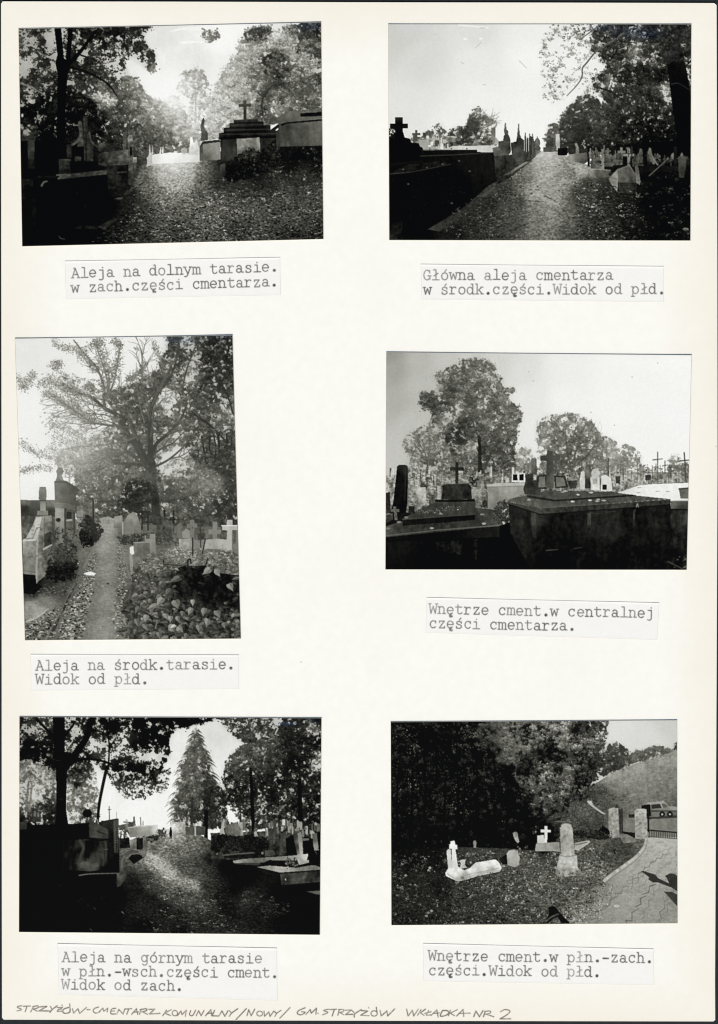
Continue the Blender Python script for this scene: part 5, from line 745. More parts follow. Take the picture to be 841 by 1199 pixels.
    p.leaves([(1140, 290), (1160, 240), (1200, 200), (1250, 170), (1400, 140), (1450, 30), (1500, 20), (1690, 15), (1690, 640), (1320, 640), (1240, 630), (1150, 480), (1120, 380)],
             [(1180, 230, 88, .9), (1260, 190, 92, .95), (1340, 200, 88, 1), (1400, 160, 78, .95), (1160, 280, 85, .9), (1240, 270, 82, 1), (1330, 290, 68, 1), (1200, 330, 70, .95), (1160, 370, 50, .9), (1260, 350, 48, .95), (1350, 360, 40, .98), (1220, 430, 32, .95), (1300, 440, 32, .95), (1160, 480, 30, .85), (1320, 490, 60, .8), (1260, 520, 40, .9), (1180, 560, 90, .5), (1400, 480, 30, .98), (1420, 380, 30, 1), (1430, 260, 55, 1), (1500, 300, 30, 1), (1480, 180, 40, 1), (1480, 100, 50, .95), (1560, 60, 45, .95), (1640, 40, 30, .9), (1620, 80, 100, .5), (1560, 150, 35, 1), (1640, 160, 22, 1), (1640, 280, 110, .45), (1600, 270, 40, .9), (1560, 260, 28, 1), (1640, 370, 40, .95), (1560, 400, 40, 1), (1480, 420, 40, 1), (1560, 500, 28, .98), (1640, 500, 22, 1), (1440, 560, 40, .9), (1350, 580, 50, .75), (1530, 590, 50, .8), (1640, 600, 25, .95)], RT, size=1.1, con=30, dens=2.3, clump=5, hi=165)
    p.leaves([(1230, 480), (1480, 480), (1660, 520), (1690, 680), (1230, 680)], [(1300, 560, 110, .35), (1360, 540, 120, .2), (1430, 590, 110, .3), (1540, 600, 100, .3), (1260, 620, 120, .4)], RT, size=1, con=40, dens=1, clump=3.5, under=0)
    p.line([(1278, 310), (1284, 420), (1288, 520), (1296, 680)], 14, 22, 12, T2); p.line([(1545, 370), (1548, 500), (1552, 650)], 20, 30, 10, T2); p.line([(1222, 480), (1226, 640)], 6, 8, 45, T2); p.line([(1500, 540), (1502, 660)], 8, 8, 30, T2)
    p.line([(1035, 545), (1034, 660), (1036, 800)], 19, 21, 6, T2)
    # black tree
    p.leaves([(-10, 15), (1090, 15), (1060, 50), (1020, 62), (980, 72), (930, 85), (880, 95), (850, 120), (835, 170), (840, 240), (810, 290), (790, 350), (740, 370), (640, 330), (540, 330), (470, 320), (400, 270), (290, 290), (280, 360), (200, 320), (150, 290), (60, 260), (-10, 260)],
             [(40, 40, 25, .8), (60, 60, 60, .5), (120, 110, 60, .45), (90, 180, 14, .95), (50, 120, 30, .7), (180, 60, 60, .4), (170, 130, 25, .75), (40, 230, 20, .85), (160, 220, 15, .95), (280, 75, 60, .3), (340, 100, 60, .35), (310, 60, 30, .6), (280, 190, 60, .35), (330, 160, 25, .8), (420, 185, 80, .25), (390, 100, 10, 1), (460, 230, 60, .4), (540, 230, 60, .4), (590, 170, 70, .35), (510, 170, 30, .75), (560, 290, 20, .9), (640, 190, 20, .9), (670, 240, 60, .4), (750, 250, 70, .35), (790, 240, 30, .6), (720, 170, 10, 1), (500, 80, 6, 1), (700, 70, 4, 1), (800, 150, 10, .98), (830, 60, 6, 1), (950, 50, 6, 1), (1040, 35, 10, .9), (700, 310, 10, 1), (620, 310, 14, .95), (780, 320, 20, .9), (440, 290, 30, .6), (480, 320, 30, .6), (380, 250, 15, .9), (250, 130, 10, 1)], LT, size=1.2, con=9, dens=2.1, clump=6, hi=110)
    p.leaves([(480, 320), (560, 330), (700, 330), (800, 310), (838, 330), (810, 440), (740, 430), (720, 480), (640, 480), (560, 450), (520, 400)], [(560, 360, 45, .75), (640, 350, 25, .9), (740, 360, 25, .9), (540, 410, 80, .55), (600, 430, 75, .55), (640, 460, 90, .5), (700, 430, 60, .6), (760, 420, 60, .6), (800, 350, 60, .5), (660, 400, 60, .6)], LT, size=1.1, con=28, dens=1.8, clump=4, hi=150)
    p.leaves([(130, 260), (210, 250), (210, 320), (170, 320)], [(180, 280, 25, .65)], LT, size=1.1, con=14, dens=1.6, clump=4)
    p.leaves([(270, 270), (390, 260), (420, 330), (380, 400), (290, 410)], [(330, 310, 30, .65), (310, 370, 35, .6), (380, 370, 60, .5)], LT, size=1.1, con=20, dens=1.8, clump=4, hi=130)
    p.poly([(196, 20), (262, 20), (262, 215), (310, 225), (285, 290), (272, 340), (270, 540), (282, 620), (290, 650), (205, 650), (216, 560), (215, 330), (205, 260)], 5, TK, noise=2)
    p.line([(272, 290), (330, 215), (385, 130), (410, 30)], 42, 26, 5, TK); p.line([(215, 150), (150, 80), (105, 35)], 18, 10, 8, TK); p.line([(262, 130), (300, 80), (320, 50)], 14, 8, 8, TK); p.line([(280, 290), (360, 255), (460, 265), (520, 285)], 14, 10, 8, TK); p.line([(15, 70), (80, 40)], 6, 5, 30, TK); p.line([(500, 310), (505, 200), (500, 120)], 9, 6, 10, TK)
    p.ell(240, 475, 10, 8, 30, TK); p.line([(170, 240), (215, 262), (240, 262)], 5, 4, 40, TK, a=.7)
    p.line([(492, 300), (472, 390), (454, 480), (446, 540), (440, 620)], 17, 14, 16, YT); p.line([(488, 310), (470, 390), (452, 480)], 4, 4, 55, YT, a=.5)
    # avenue
    g = [(780, 640), (940, 640), (1060, 700), (1300, 780), (1720, 780), (1720, 1300), (-20, 1300), (-20, 640), (300, 640), (640, 700)]
    p.ground(g, [(830, 655, 200), (870, 670, 165), (900, 690, 128), (800, 720, 110), (940, 720, 105), (760, 750, 95), (880, 760, 88), (1000, 760, 90), (720, 780, 140), (760, 820, 170), (830, 880, 158), (800, 860, 150), (880, 920, 125), (960, 950, 135), (800, 930, 100), (740, 850, 100), (950, 860, 72), (1000, 830, 62), (1050, 800, 28), (900, 830, 70), (940, 1000, 72), (880, 1000, 66), (1000, 1060, 62), (760, 950, 55), (720, 900, 55), (640, 930, 28), (660, 980, 24), (740, 1020, 26), (800, 1080, 24), (880, 1120, 30), (1020, 1130, 36), (1100, 1150, 34), (1050, 960, 48), (1100, 1000, 26), (1150, 1080, 22), (1250, 1010, 36), (1260, 1030, 48), (1380, 1060, 36), (1320, 1100, 26), (1450, 1130, 14), (500, 1100, 6), (200, 1000, 5), (300, 1200, 4), (700, 1200, 5), (900, 1220, 10), (1600, 1150, 5), (1550, 950, 6), (1250, 900, 8), (1150, 850, 8), (1200, 960, 12), (400, 900, 5), (100, 700, 5), (560, 1000, 8), (1420, 1020, 8)], GR, noise=9)
    p.base = p.L.copy()
    p.litter([(760, 700), (1010, 690), (1130, 900), (1300, 1290), (560, 1290), (620, 900)], 2600, .5, 1.5, 26, up=0, pid=GR)
    p.litter([(-10, 900), (600, 950), (700, 1290), (-10, 1290)], 300, 1, 1.5, 26, up=0, pid=GR)
    p.litter([(1030, 880), (1480, 950), (1480, 1290), (1100, 1290)], 650, .8, 1.6, 34, up=0, pid=GR)
    p.leaves([(1180, 1000), (1300, 980), (1480, 1050), (1440, 1130), (1240, 1080)], [(1260, 1025, 70, .5), (1400, 1060, 55, .5)], GR, size=1.2, con=26, dens=1.4, clump=4, under=0, flat=.6)
    p.leaves([(700, 770), (780, 780), (870, 870), (980, 930), (980, 965), (860, 930), (770, 880), (690, 810)], [(760, 815, 192, .75), (840, 885, 190, .75), (940, 940, 165, .7), (710, 790, 180, .7)], GR, size=.95, con=40, dens=1.6, clump=4, flat=.45, under=.35)
    p.leaves([(850, 670), (930, 670), (1010, 760), (960, 860), (860, 830), (780, 740)], [(880, 690, 160, .55), (900, 740, 128, .55), (960, 800, 98, .5), (860, 790, 118, .5)], GR, size=.95, con=56, dens=1.4, clump=4, flat=.45, under=.5)
    p.leaves([(860, 940), (1000, 960), (1120, 1060), (1220, 1290), (760, 1290), (700, 1000), (740, 900)], [(900, 1000, 105, .55), (1000, 1060, 96, .5), (800, 960, 88, .5), (900, 1120, 62, .45), (1080, 1140, 64, .45), (760, 1050, 48, .4)], GR, size=1.1, con=54, dens=1.4, clump=5, flat=.45, under=.5)
    # top of the avenue
    p.poly([(456, 632), (460, 596), (548, 580), (558, 600), (556, 645)], [(480, 600, 55), (540, 590, 62), (540, 640, 40)], FG, noise=8); p.poly([(556, 618), (640, 600), (640, 640), (560, 645)], 78, FG, noise=12); p.poly([(604, 632), (640, 622), (770, 616), (778, 664), (700, 680), (620, 684), (600, 650)], [(620, 640, 125), (700, 640, 165), (765, 630, 205), (700, 670, 140)], FG, noise=10); p.line([(610, 630), (768, 616)], 5, 5, 205, FG, a=.7, smooth=False); p.line([(768, 618), (776, 664)], 5, 5, 215, FG, a=.7)
    p.line([(505, 515), (506, 585)], 4, 5, 80, FG); p.line([(498, 532), (514, 532)], 4, 4, 80, FG, smooth=False); p.line([(545, 545), (545, 585)], 3, 3, 110, FG); p.poly([(632, 620), (638, 568), (644, 568), (650, 620)], 95, FG); p.line([(676, 575), (678, 616)], 5, 6, 110, FG); p.line([(690, 595), (690, 616)], 4, 5, 120, FG); p.line([(585, 600), (640, 604)], 6, 6, 70, FG)
    p.leaves([(770, 640), (800, 630), (826, 650), (815, 680), (775, 680)], [(795, 655, 85, .95)], FG, size=1, con=24, dens=2, clump=3.5); p.leaves([(640, 690), (720, 670), (790, 670), (780, 700), (660, 720)], [(710, 690, 50, .7)], GR, size=1, con=22, dens=1.6, clump=3)
    p.line([(600, 590), (602, 640)], 12, 16, 150, FG, a=.6); p.leaves([(560, 640), (610, 640), (615, 690), (565, 700)], [(590, 665, 100, .7)], FG, size=1, con=40, dens=1.6, clump=3)
    p.poly([(841, 600), (920, 600), (930, 660), (845, 650)], [(860, 630, 215), (910, 640, 170)], FG, noise=20, ns=2.5, a=.8); p.poly([(920, 628), (970, 622), (1030, 624), (1030, 670), (925, 672)], [(940, 640, 85), (1000, 650, 75)], FG, noise=10); p.line([(975, 618), (976, 672)], 8, 8, 175, FG); p.line([(912, 625), (914, 665)], 6, 6, 150, FG)
    p.poly([(834, 676), (833, 660), (836, 646), (838, 636), (843, 634), (847, 640), (849, 656), (848, 676)], 10, PE, noise=0); p.ell(841.5, 633, 4.5, 5.5, 12, PE, noise=0); p.line([(838, 676), (838, 690)], 5, 4, 14, PE); p.line([(845, 676), (846, 690)], 5, 4, 14, PE)
    # dark left hand tomb
    p.poly([(-10, 600), (20, 590), (90, 615), (300, 610), (460, 600), (555, 580), (560, 760), (560, 900), (420, 960), (-10, 1290)], [(100, 700, 5), (300, 700, 6), (500, 650, 30), (200, 900, 4), (450, 900, 5)], LG, noise=3)
    p.rect(18, 598, 55, 640, [(35, 610, 58), (35, 635, 40)], LG); p.ell(385, 552, 26, 24, 16, LG, noise=4); p.line([(440, 585), (446, 612)], 5, 8, 130, LG); p.rect(430, 590, 440, 610, 60, LG)
    p.poly([(394, 615), (405, 596), (420, 600), (505, 640), (516, 690), (470, 690), (396, 684)], [(400, 640, 62), (430, 660, 72), (500, 660, 70), (510, 685, 55)], LG, noise=9, ns=4); p.line([(440, 650), (460, 658), (490, 668)], 10, 7, 40, LG, a=.6)
    p.poly([(258, 690), (300, 700), (396, 690), (492, 700), (496, 830), (470, 860), (400, 870), (260, 860)], [(265, 760, 22), (285, 720, 14), (285, 800, 16), (320, 760, 16), (340, 720, 40), (370, 705, 55), (400, 740, 16), (380, 800, 28), (350, 835, 80), (390, 830, 92), (420, 845, 70), (440, 800, 72), (450, 760, 55), (480, 740, 50), (490, 800, 44), (300, 840, 18), (260, 860, 8), (480, 860, 14), (420, 710, 14), (470, 720, 30), (470, 790, 58)], LG, noise=12, ns=5)
    p.line([(345, 702), (364, 742), (348, 790), (342, 835)], 18, 12, 66, LG, a=.6); p.line([(482, 704), (488, 770), (470, 838)], 16, 10, 60, LG, a=.6); p.poly([(372, 702), (420, 704), (428, 740), (404, 770), (392, 800), (366, 790), (376, 745)], 12, LG, a=.8, noise=4); p.poly([(335, 828), (372, 815), (398, 830), (440, 822), (452, 842), (410, 856), (350, 850)], 92, LG, a=.55, noise=14); p.line([(396, 690), (450, 700), (500, 694)], 8, 8, 14, LG, a=.7)
    p.line([(478, 720), (482, 830)], 4, 4, 22, LG, a=.6); p.line([(256, 700), (256, 860)], 5, 5, 34, LG, a=.7); p.line([(478, 750), (500, 748)], 5, 4, 100, LG, a=.7)
    p.line([(340, 892), (400, 884), (548, 880)], 7, 6, 105, LG, a=.85); p.poly([(545, 880), (604, 866), (600, 900), (566, 950), (548, 955)], [(555, 900, 82), (590, 880, 62), (560, 940, 60)], LG, noise=14, ns=3); p.poly([(400, 900), (540, 890), (540, 990), (400, 1000)], 7, LG, noise=4)
    p.poly([(460, 592), (530, 592), (530, 800), (500, 800), (500, 640), (465, 625)], [(480, 600, 42), (520, 700, 24)], LG, noise=5); p.poly([(526, 588), (558, 583), (556, 770), (530, 770)], [(535, 600, 70), (550, 640, 60), (540, 750, 42)], PI, noise=6); p.line([(536, 600), (537, 765)], 4, 4, 115, PI, a=.7); p.line([(552, 590), (551, 765)], 3, 3, 95, PI, a=.7)
    for y in (645, 700, 712): p.line([(534, y), (552, y)], 4, 4, 105, PI, a=.6)
    p.poly([(560, 690), (615, 685), (620, 740), (562, 745)], 28, SM, noise=12); p.poly([(615, 700), (640, 690), (655, 690), (650, 745), (620, 745)], [(630, 705, 150), (640, 730, 95)], SM, noise=16); p.line([(575, 745), (720, 735)], 5, 4, 90, SM, a=.6)
    p.line([(575, 860), (578, 810), (590, 785), (630, 762), (660, 762)], 26, 14, 78, SM, a=.9); p.line([(574, 850), (576, 810), (590, 785)], 6, 5, 120, SM, a=.6); p.poly([(580, 850), (634, 842), (630, 862), (590, 890)], 70, SM, noise=12); p.poly([(610, 800), (625, 780), (665, 775), (700, 790), (640, 830)], 22, SM, noise=8)
    p.poly([(682, 720), (700, 696), (716, 735), (706, 790), (684, 792)], [(690, 730, 85), (705, 770, 115)], SM, noise=12); p.poly([(655, 690), (690, 688), (688, 750), (655, 750)], 25, SM, noise=10)
    for a, b, t in ((580, 1096, 115), (425, 1072, 60), (405, 1188, 75), (240, 948, 34), (420, 940, 30), (350, 1020, 25), (130, 1075, 16), (745, 972, 60)): p.line([(a - 6, b - 5), (a + 6, b + 5)], 5, 4, t, GR)
    # right side graves
    p.poly([(1060, 660), (1690, 640), (1690, 830), (1060, 800)], [(1100, 680, 45), (1200, 650, 80), (1350, 650, 70), (1500, 680, 50), (1300, 740, 20), (1600, 740, 20)], RG, noise=26, ns=2.5)
    for k in range(120):
        x = r.uniform(1060, 1680); y = r.uniform(580, 650); h = r.uniform(15, 55); w = r.uniform(5, 20); t = float(r.choice([30, 50, 70, 95, 120, 150, 170])); p.poly([(x, y + h), (x, y + 4), (x + w / 2, y), (x + w, y + 4), (x + w, y + h)], t, RG, noise=9, a=.85)
    p.poly([(1110, 660), (1118, 625), (1128, 590), (1136, 595), (1130, 640), (1140, 668)], 165, RG); p.poly([(1140, 620), (1200, 600), (1230, 640), (1220, 680), (1140, 680)], 105, RG, noise=18, ns=3); p.poly([(1296, 655), (1310, 650), (1320, 680), (1300, 685)], 160, RG); p.rect(1452, 585, 1468, 618, 200, RG); p.poly([(1546, 600), (1560, 600), (1562, 642), (1548, 644)], 150, RG)
    p.leaves([(1060, 690), (1100, 670), (1350, 680), (1370, 760), (1200, 760), (1070, 760)], [(1100, 720, 25, 1), (1200, 720, 34, 1), (1320, 720, 26, 1)], HG, size=1, con=18, dens=2.2, clump=4, hi=70)
    p.poly([(1378, 690), (1384, 640), (1400, 635), (1402, 765), (1378, 765)], [(1390, 660, 60), (1390, 750, 42)], RG, noise=12); p.poly([(1440, 770), (1442, 665), (1470, 650), (1486, 690), (1474, 770)], [(1450, 690, 75), (1470, 740, 58)], RG, noise=12); p.poly([(1470, 690), (1520, 670), (1530, 770), (1475, 790)], 12, RG, noise=4); p.poly([(1570, 680), (1615, 690), (1620, 800), (1565, 780)], 8, RG, noise=4)
    p.poly([(1615, 664), (1640, 662), (1652, 755), (1630, 770), (1622, 730)], [(1622, 690, 95), (1640, 740, 150)], RG, noise=8); p.poly([(1540, 690), (1600, 690), (1596, 700), (1545, 705)], 100, RG)
    p.poly([(1356, 756), (1400, 752), (1420, 782), (1358, 785)], 70, RG, noise=12); p.ell(1343, 770, 7, 9, 110, RG); p.ell(1095, 775, 5, 5, 120, RG)
    p.line([(1126, 782), (1200, 775), (1296, 768)], 6, 7, 88, SL); p.poly([(1126, 786), (1296, 772), (1300, 790), (1150, 800)], 26, SL, noise=8)
    p.poly([(1180, 812), (1240, 802), (1420, 790), (1560, 780), (1590, 800), (1500, 812), (1330, 822), (1186, 824)], [(1190, 815, 150), (1300, 808, 105), (1450, 795, 130), (1550, 790, 160)], SL, noise=14, ns=3); p.poly([(1180, 824), (1330, 822), (1330, 838), (1200, 830)], 62, SL, noise=6); p.poly([(1320, 836), (1380, 808), (1530, 812), (1530, 842), (1360, 850)], 16, SL, noise=8)
    p.poly([(1310, 846), (1380, 838), (1530, 850), (1600, 838), (1690, 835), (1690, 858), (1440, 876)], [(1320, 846, 130), (1400, 852, 150), (1440, 866, 170), (1600, 850, 120), (1680, 850, 120)], SL, noise=12, ns=3); p.poly([(1330, 852), (1440, 876), (1690, 858), (1690, 872), (1440, 886), (1436, 880)], 32, SL, noise=6); p.poly([(1440, 884), (1690, 868), (1690, 925), (1560, 936), (1446, 945)], [(1460, 900, 55), (1540, 915, 75), (1640, 900, 50)], SL, noise=14, ns=4); p.ell(1470, 914, 4, 6, 170, SL)
    p.leaves([(1470, 800), (1530, 790), (1560, 840), (1500, 850), (1460, 840)], [(1510, 820, 90, .6)], SL, size=1, con=60, dens=1.5, clump=3)
    p.poly([(1512, 660), (1520, 648), (1552, 648), (1562, 700), (1566, 778), (1534, 782), (1516, 700)], [(1520, 680, 58), (1530, 740, 62), (1552, 700, 135), (1560, 760, 150)], OB, noise=9); p.poly([(1536, 664), (1554, 652), (1566, 778), (1548, 780)], [(1548, 680, 140), (1558, 760, 165)], OB, noise=9)
    p.poly([(1532, 778), (1592, 774), (1598, 822), (1545, 835), (1534, 810)], [(1540, 790, 165), (1580, 790, 205), (1570, 825, 160)], OB, noise=14)
    p.poly([(1582, 980), (1660, 974), (1690, 976), (1690, 998), (1640, 996)], [(1620, 985, 85), (1680, 985, 100)], SL, noise=8)
    p.leaves([(1600, 770), (1690, 740), (1690, 840), (1600, 830)], [(1650, 790, 12, .9)], RG, size=1.1, con=8, dens=1.6, clump=4)
    p.silver(1480, 62, 50, 10, 2.2); p.silver(1650, 40, 60, 18, .8); p.silver(960, 40, 100, 14, .4)
    p.finish(.32, 2.4, [(GR, .3, 1.8), (RT, .28, 1.8), (BG, .2, 1.8), (CO, .2, 1.6)], con=1.06)
    return p
def picture_northwest_part():
    p = Picture([(457.8, 845.5), (792.6, 843.4), (793.2, 1080.7), (458.6, 1083)], 67)
    p.frame(455, 840, 170 / 841)
    SKY = p.part('sky'); WD = p.part('tree', None, 'black wood behind the graves'); BT = p.part('tree', None, 'sunlit chestnut tree beside the hill'); FT = p.part('far_trees', None, 'tree line along the hill'); HL = p.part('hillside'); TRK = p.part('track'); MD = p.part('mound'); CAR = p.part('car'); WH = p.part('wheel', CAR); WN = p.part('window', CAR)
    GP = p.part('gate_post', None, 'rough stone gate post nearer the meadow'); GQ = p.part('gate_post', None, 'rough stone gate post beside the paving'); GT = p.part('gate'); GRS = p.part('grass', None, 'overgrown grass between the graves'); PV = p.part('paved_path'); KB = p.part('kerb', PV); SHD = p.part('shadow', PV); SH2 = p.part('shadow', PV)
    WG = p.part('white_grave', None, 'white grave with a cross and a long slab'); CX = p.part('cross', WG); RS = p.part('headstone', None, 'rounded pale headstone'); CG = p.part('white_grave', None, 'white cross on a block grave'); OB = p.part('obelisk', None, 'pale stone obelisk on a block'); LC = p.part('cross', None, 'small pale cross in the grass')
    p.poly([(-20, 0), (1720, 0), (1720, 1300), (-20, 1300)], [(1300, 60, 222), (1640, 40, 205), (1500, 140, 218), (1300, 300, 215)], SKY, noise=1)
    p.poly([(-20, 0), (1100, 0), (1180, 60), (1210, 160), (1220, 260), (1200, 340), (1150, 420), (1110, 470), (1050, 530), (1010, 640), (960, 780), (-20, 860)], 5, WD, noise=3)
    # hillside
    p.poly([(1050, 480), (1120, 420), (1220, 370), (1290, 320), (1440, 265), (1560, 225), (1640, 190), (1690, 178), (1690, 720), (1050, 720)], [(1300, 330, 160), (1450, 290, 154), (1600, 240, 150), (1660, 220, 144), (1400, 350, 144), (1550, 330, 132), (1650, 350, 122), (1320, 400, 128), (1450, 420, 122), (1600, 440, 114), (1350, 470, 98), (1250, 440, 70), (1280, 480, 76), (1150, 460, 60), (1420, 520, 108), (1500, 560, 135), (1640, 640, 118), (1530, 640, 110), (1300, 560, 80), (1660, 480, 95)], HL, noise=12, ns=3)
    for k in range(900):
        x = p.rng.uniform(1200, 1690); f = p.rng.rand(); yt = 330 - (x - 1290) * .38 if x > 1290 else 340; y = yt + 20 + f * (560 - yt); L = p.rng.uniform(8, 26); t = 140 + p.rng.randn() * 36 - 22 * f; p.line([(x, y), (x + L, y - L * .3)], 3, 2, t, HL, a=.45, smooth=False)
    p.line([(1290, 322), (1340, 302), (1440, 266)], 6, 5, 165, HL, a=.6)
    p.leaves([(1180, 380), (1260, 400), (1340, 440), (1440, 480), (1420, 560), (1280, 560), (1180, 520)], [(1240, 440, 60, .6), (1300, 480, 70, .55), (1380, 510, 85, .4), (1240, 510, 62, .6)], HL, size=1, con=36, dens=1.4, clump=4, flat=.7, under=.4, veil=.1)
    p.leaves([(1260, 150), (1300, 140), (1340, 150), (1380, 180), (1400, 220), (1440, 260), (1300, 315), (1260, 320)], [(1300, 180, 82, 1), (1350, 200, 75, 1), (1300, 250, 60, 1), (1380, 240, 78, 1), (1320, 290, 52, 1)], FT, size=1.1, con=24, dens=2.4, clump=4.5)
    p.leaves([(1390, 210), (1430, 190), (1480, 185), (1520, 165), (1560, 158), (1620, 175), (1640, 195), (1560, 228), (1440, 268), (1400, 270)], [(1420, 220, 112, 1), (1500, 190, 105, 1), (1560, 180, 98, 1), (1450, 245, 90, 1), (1540, 215, 92, 1), (1610, 190, 100, 1)], FT, size=1, con=22, dens=2.4, clump=4); p.leaves([(1640, 190), (1650, 155), (1690, 140), (1690, 185)], [(1670, 165, 62, 1)], FT, size=1, con=14, dens=2.4, clump=3)
    # black wood with light flecks
    for cx, cy, rx, ry, n, t in ((150, 185, 30, 28, 40, 165), (145, 395, 30, 40, 55, 160), (40, 440, 26, 60, 50, 140), (50, 90, 40, 60, 34, 130), (110, 100, 20, 20, 12, 180), (440, 80, 40, 30, 36, 165), (450, 130, 40, 60, 44, 130), (390, 160, 30, 30, 14, 120), (470, 310, 24, 30, 26, 80), (380, 410, 40, 30, 22, 130), (410, 520, 50, 40, 26, 150), (370, 540, 16, 30, 18, 140), (470, 560, 20, 40, 14, 140), (280, 480, 40, 50, 30, 90), (240, 580, 20, 30, 14, 110), (120, 570, 20, 20, 6, 140), (180, 490, 30, 60, 18, 80), (280, 40, 80, 20, 18, 120), (665, 420, 8, 8, 4, 190), (660, 600, 20, 10, 12, 150), (590, 250, 40, 20, 20, 70), (560, 330, 60, 60, 20, 90), (300, 300, 260, 260, 110, 70), (300, 560, 280, 120, 90, 70), (760, 480, 40, 40, 20, 110), (560, 400, 120, 120, 50, 60), (200, 700, 200, 60, 30, 80)):
        x = p.ox + p.k * (cx + rx * .7 * p.rng.randn(n)); y = p.oy + p.k * (cy + ry * .7 * p.rng.randn(n)); p.dabs(x, y, p.rng.uniform(.7, 2.1, n), np.clip(t * p.rng.uniform(.25, 1.2, n), 8, 215), WD)
    p.leaves([(-10, 0), (700, 0), (800, 300), (860, 560), (800, 740), (-10, 780)], [(100, 100, 42, .45), (300, 120, 34, .4), (460, 120, 60, .5), (80, 330, 34, .4), (250, 300, 22, .35), (430, 330, 42, .45), (600, 330, 40, .45), (130, 500, 36, .4), (350, 520, 40, .42), (560, 500, 30, .4), (740, 450, 34, .4), (200, 700, 26, .35), (500, 680, 22, .35)], WD, size=1.05, con=26, dens=1.6, clump=6, big=1.0, under=.6, veil=.05, hi=120)
    for x0 in (60, 135, 205, 330, 395, 505, 610, 690): p.line([(x0, 180), (x0 + p.rng.uniform(-12, 12), 460), (x0 + p.rng.uniform(-16, 16), 760)], 9, 15, 4, WD, noise=2); p.line([(x0 + 6, 300), (x0 + 8, 620)], 3, 3, 34, WD, a=.5)
    for k in range(26):
        x0 = p.rng.uniform(20, 700); y0 = p.rng.uniform(60, 500); n = 16; x = p.ox + p.k * (x0 + 7 * p.rng.randn(n)); y = p.oy + p.k * (y0 + 55 * p.rng.randn(n)); p.dabs(x, y, p.rng.uniform(.7, 2, n), np.clip(46 + 26 * p.rng.randn(n), 8, 120), WD)
    p.leaves([(490, 100), (520, 40), (620, 20), (780, 20), (860, 20), (860, 330), (800, 300), (700, 280), (640, 260), (600, 210), (520, 170)], [(540, 90, 78, .7), (600, 60, 85, .9), (680, 60, 112, 1), (650, 130, 105, 1), (740, 90, 90, .8), (560, 150, 55, .6), (620, 190, 50, .7), (700, 190, 105, .95), (680, 250, 100, .8), (760, 170, 125, .9), (820, 160, 150, .85), (800, 60, 110, .55), (830, 100, 120, .5), (800, 240, 50, .5), (740, 40, 130, .8), (840, 280, 60, .4)], BT, size=.95, con=34, dens=2, clump=4, hi=185)
    p.leaves([(720, 320), (780, 330), (850, 340), (860, 520), (780, 460)], [(760, 350, 85, .6), (830, 370, 125, .85), (800, 400, 90, .7), (830, 450, 70, .5), (800, 480, 60, .4)], BT, size=1, con=36, dens=1.6, clump=4, hi=175)
    p.leaves([(830, 20), (1250, 15), (1265, 60), (1275, 100), (1255, 150), (1270, 200), (1290, 260), (1285, 320), (1240, 350), (1200, 380), (1180, 440), (1120, 480), (1060, 500), (1000, 560), (900, 620), (830, 640)],
             [(870, 70, 112, .75), (920, 60, 118, .8), (900, 110, 90, .6), (980, 80, 120, .85), (1020, 110, 135, .85), (1060, 150, 120, .8), (860, 150, 125, .7), (860, 200, 70, .5), (940, 190, 60, .45), (1000, 170, 100, .7), (980, 230, 40, .4), (1080, 60, 70, .7), (1140, 50, 85, .85), (1200, 50, 82, .95), (1240, 100, 85, .9), (1150, 110, 92, .9), (1200, 140, 82, .9), (1100, 200, 50, .6), (1160, 190, 78, .8), (1220, 200, 82, .95), (1250, 250, 85, .9), (1180, 250, 50, .7), (1080, 280, 95, .75), (1020, 270, 110, .8), (1140, 280, 75, .7), (1230, 300, 80, .9), (880, 270, 90, .5), (860, 330, 60, .4), (920, 310, 110, .8), (960, 300, 90, .6), (1040, 330, 120, .85), (1000, 360, 115, .85), (900, 340, 125, .8), (1100, 340, 60, .5), (920, 400, 110, .8), (880, 430, 110, .8), (960, 390, 90, .7), (1030, 400, 118, .85), (1020, 450, 100, .8), (940, 450, 110, .85), (900, 490, 120, .85), (980, 470, 80, .7), (1080, 430, 50, .5), (1100, 470, 60, .6), (1060, 470, 85, .7), (950, 540, 70, .6), (880, 550, 50, .5), (1150, 400, 40, .6), (840, 600, 30, .4)], BT, size=1.15, con=60, dens=2.1, clump=6.5, big=1.1, hi=215, order='light')
    # mound and track
    p.leaves([(900, 610), (960, 560), (1060, 500), (1160, 480), (1240, 540), (1290, 600), (1270, 700), (960, 690)], [(1000, 580, 72, .9), (1100, 520, 88, 1), (1150, 540, 95, 1), (1080, 600, 75, 1), (1200, 580, 85, 1), (1240, 640, 60, 1), (1140, 640, 70, .95), (980, 640, 45, .9)], MD, size=1, con=22, dens=2.4, clump=4, hi=150)
    p.line([(1158, 488), (1180, 510), (1220, 540), (1262, 566)], 14, 8, 175, TRK); p.poly([(1150, 484), (1175, 482), (1185, 505), (1165, 505)], 190, TRK); p.poly([(1250, 560), (1690, 560), (1690, 690), (1240, 690)], [(1300, 640, 95), (1400, 640, 118), (1560, 650, 125), (1660, 650, 120), (1500, 600, 130), (1280, 580, 90)], TRK, noise=10, ns=3)
    p.line([(970, 602), (1060, 605)], 8, 6, 120, MD, a=.7); p.ell(1030, 625, 32, 12, 150, MD, noise=16); p.line([(930, 604), (940, 640)], 6, 6, 25, MD)
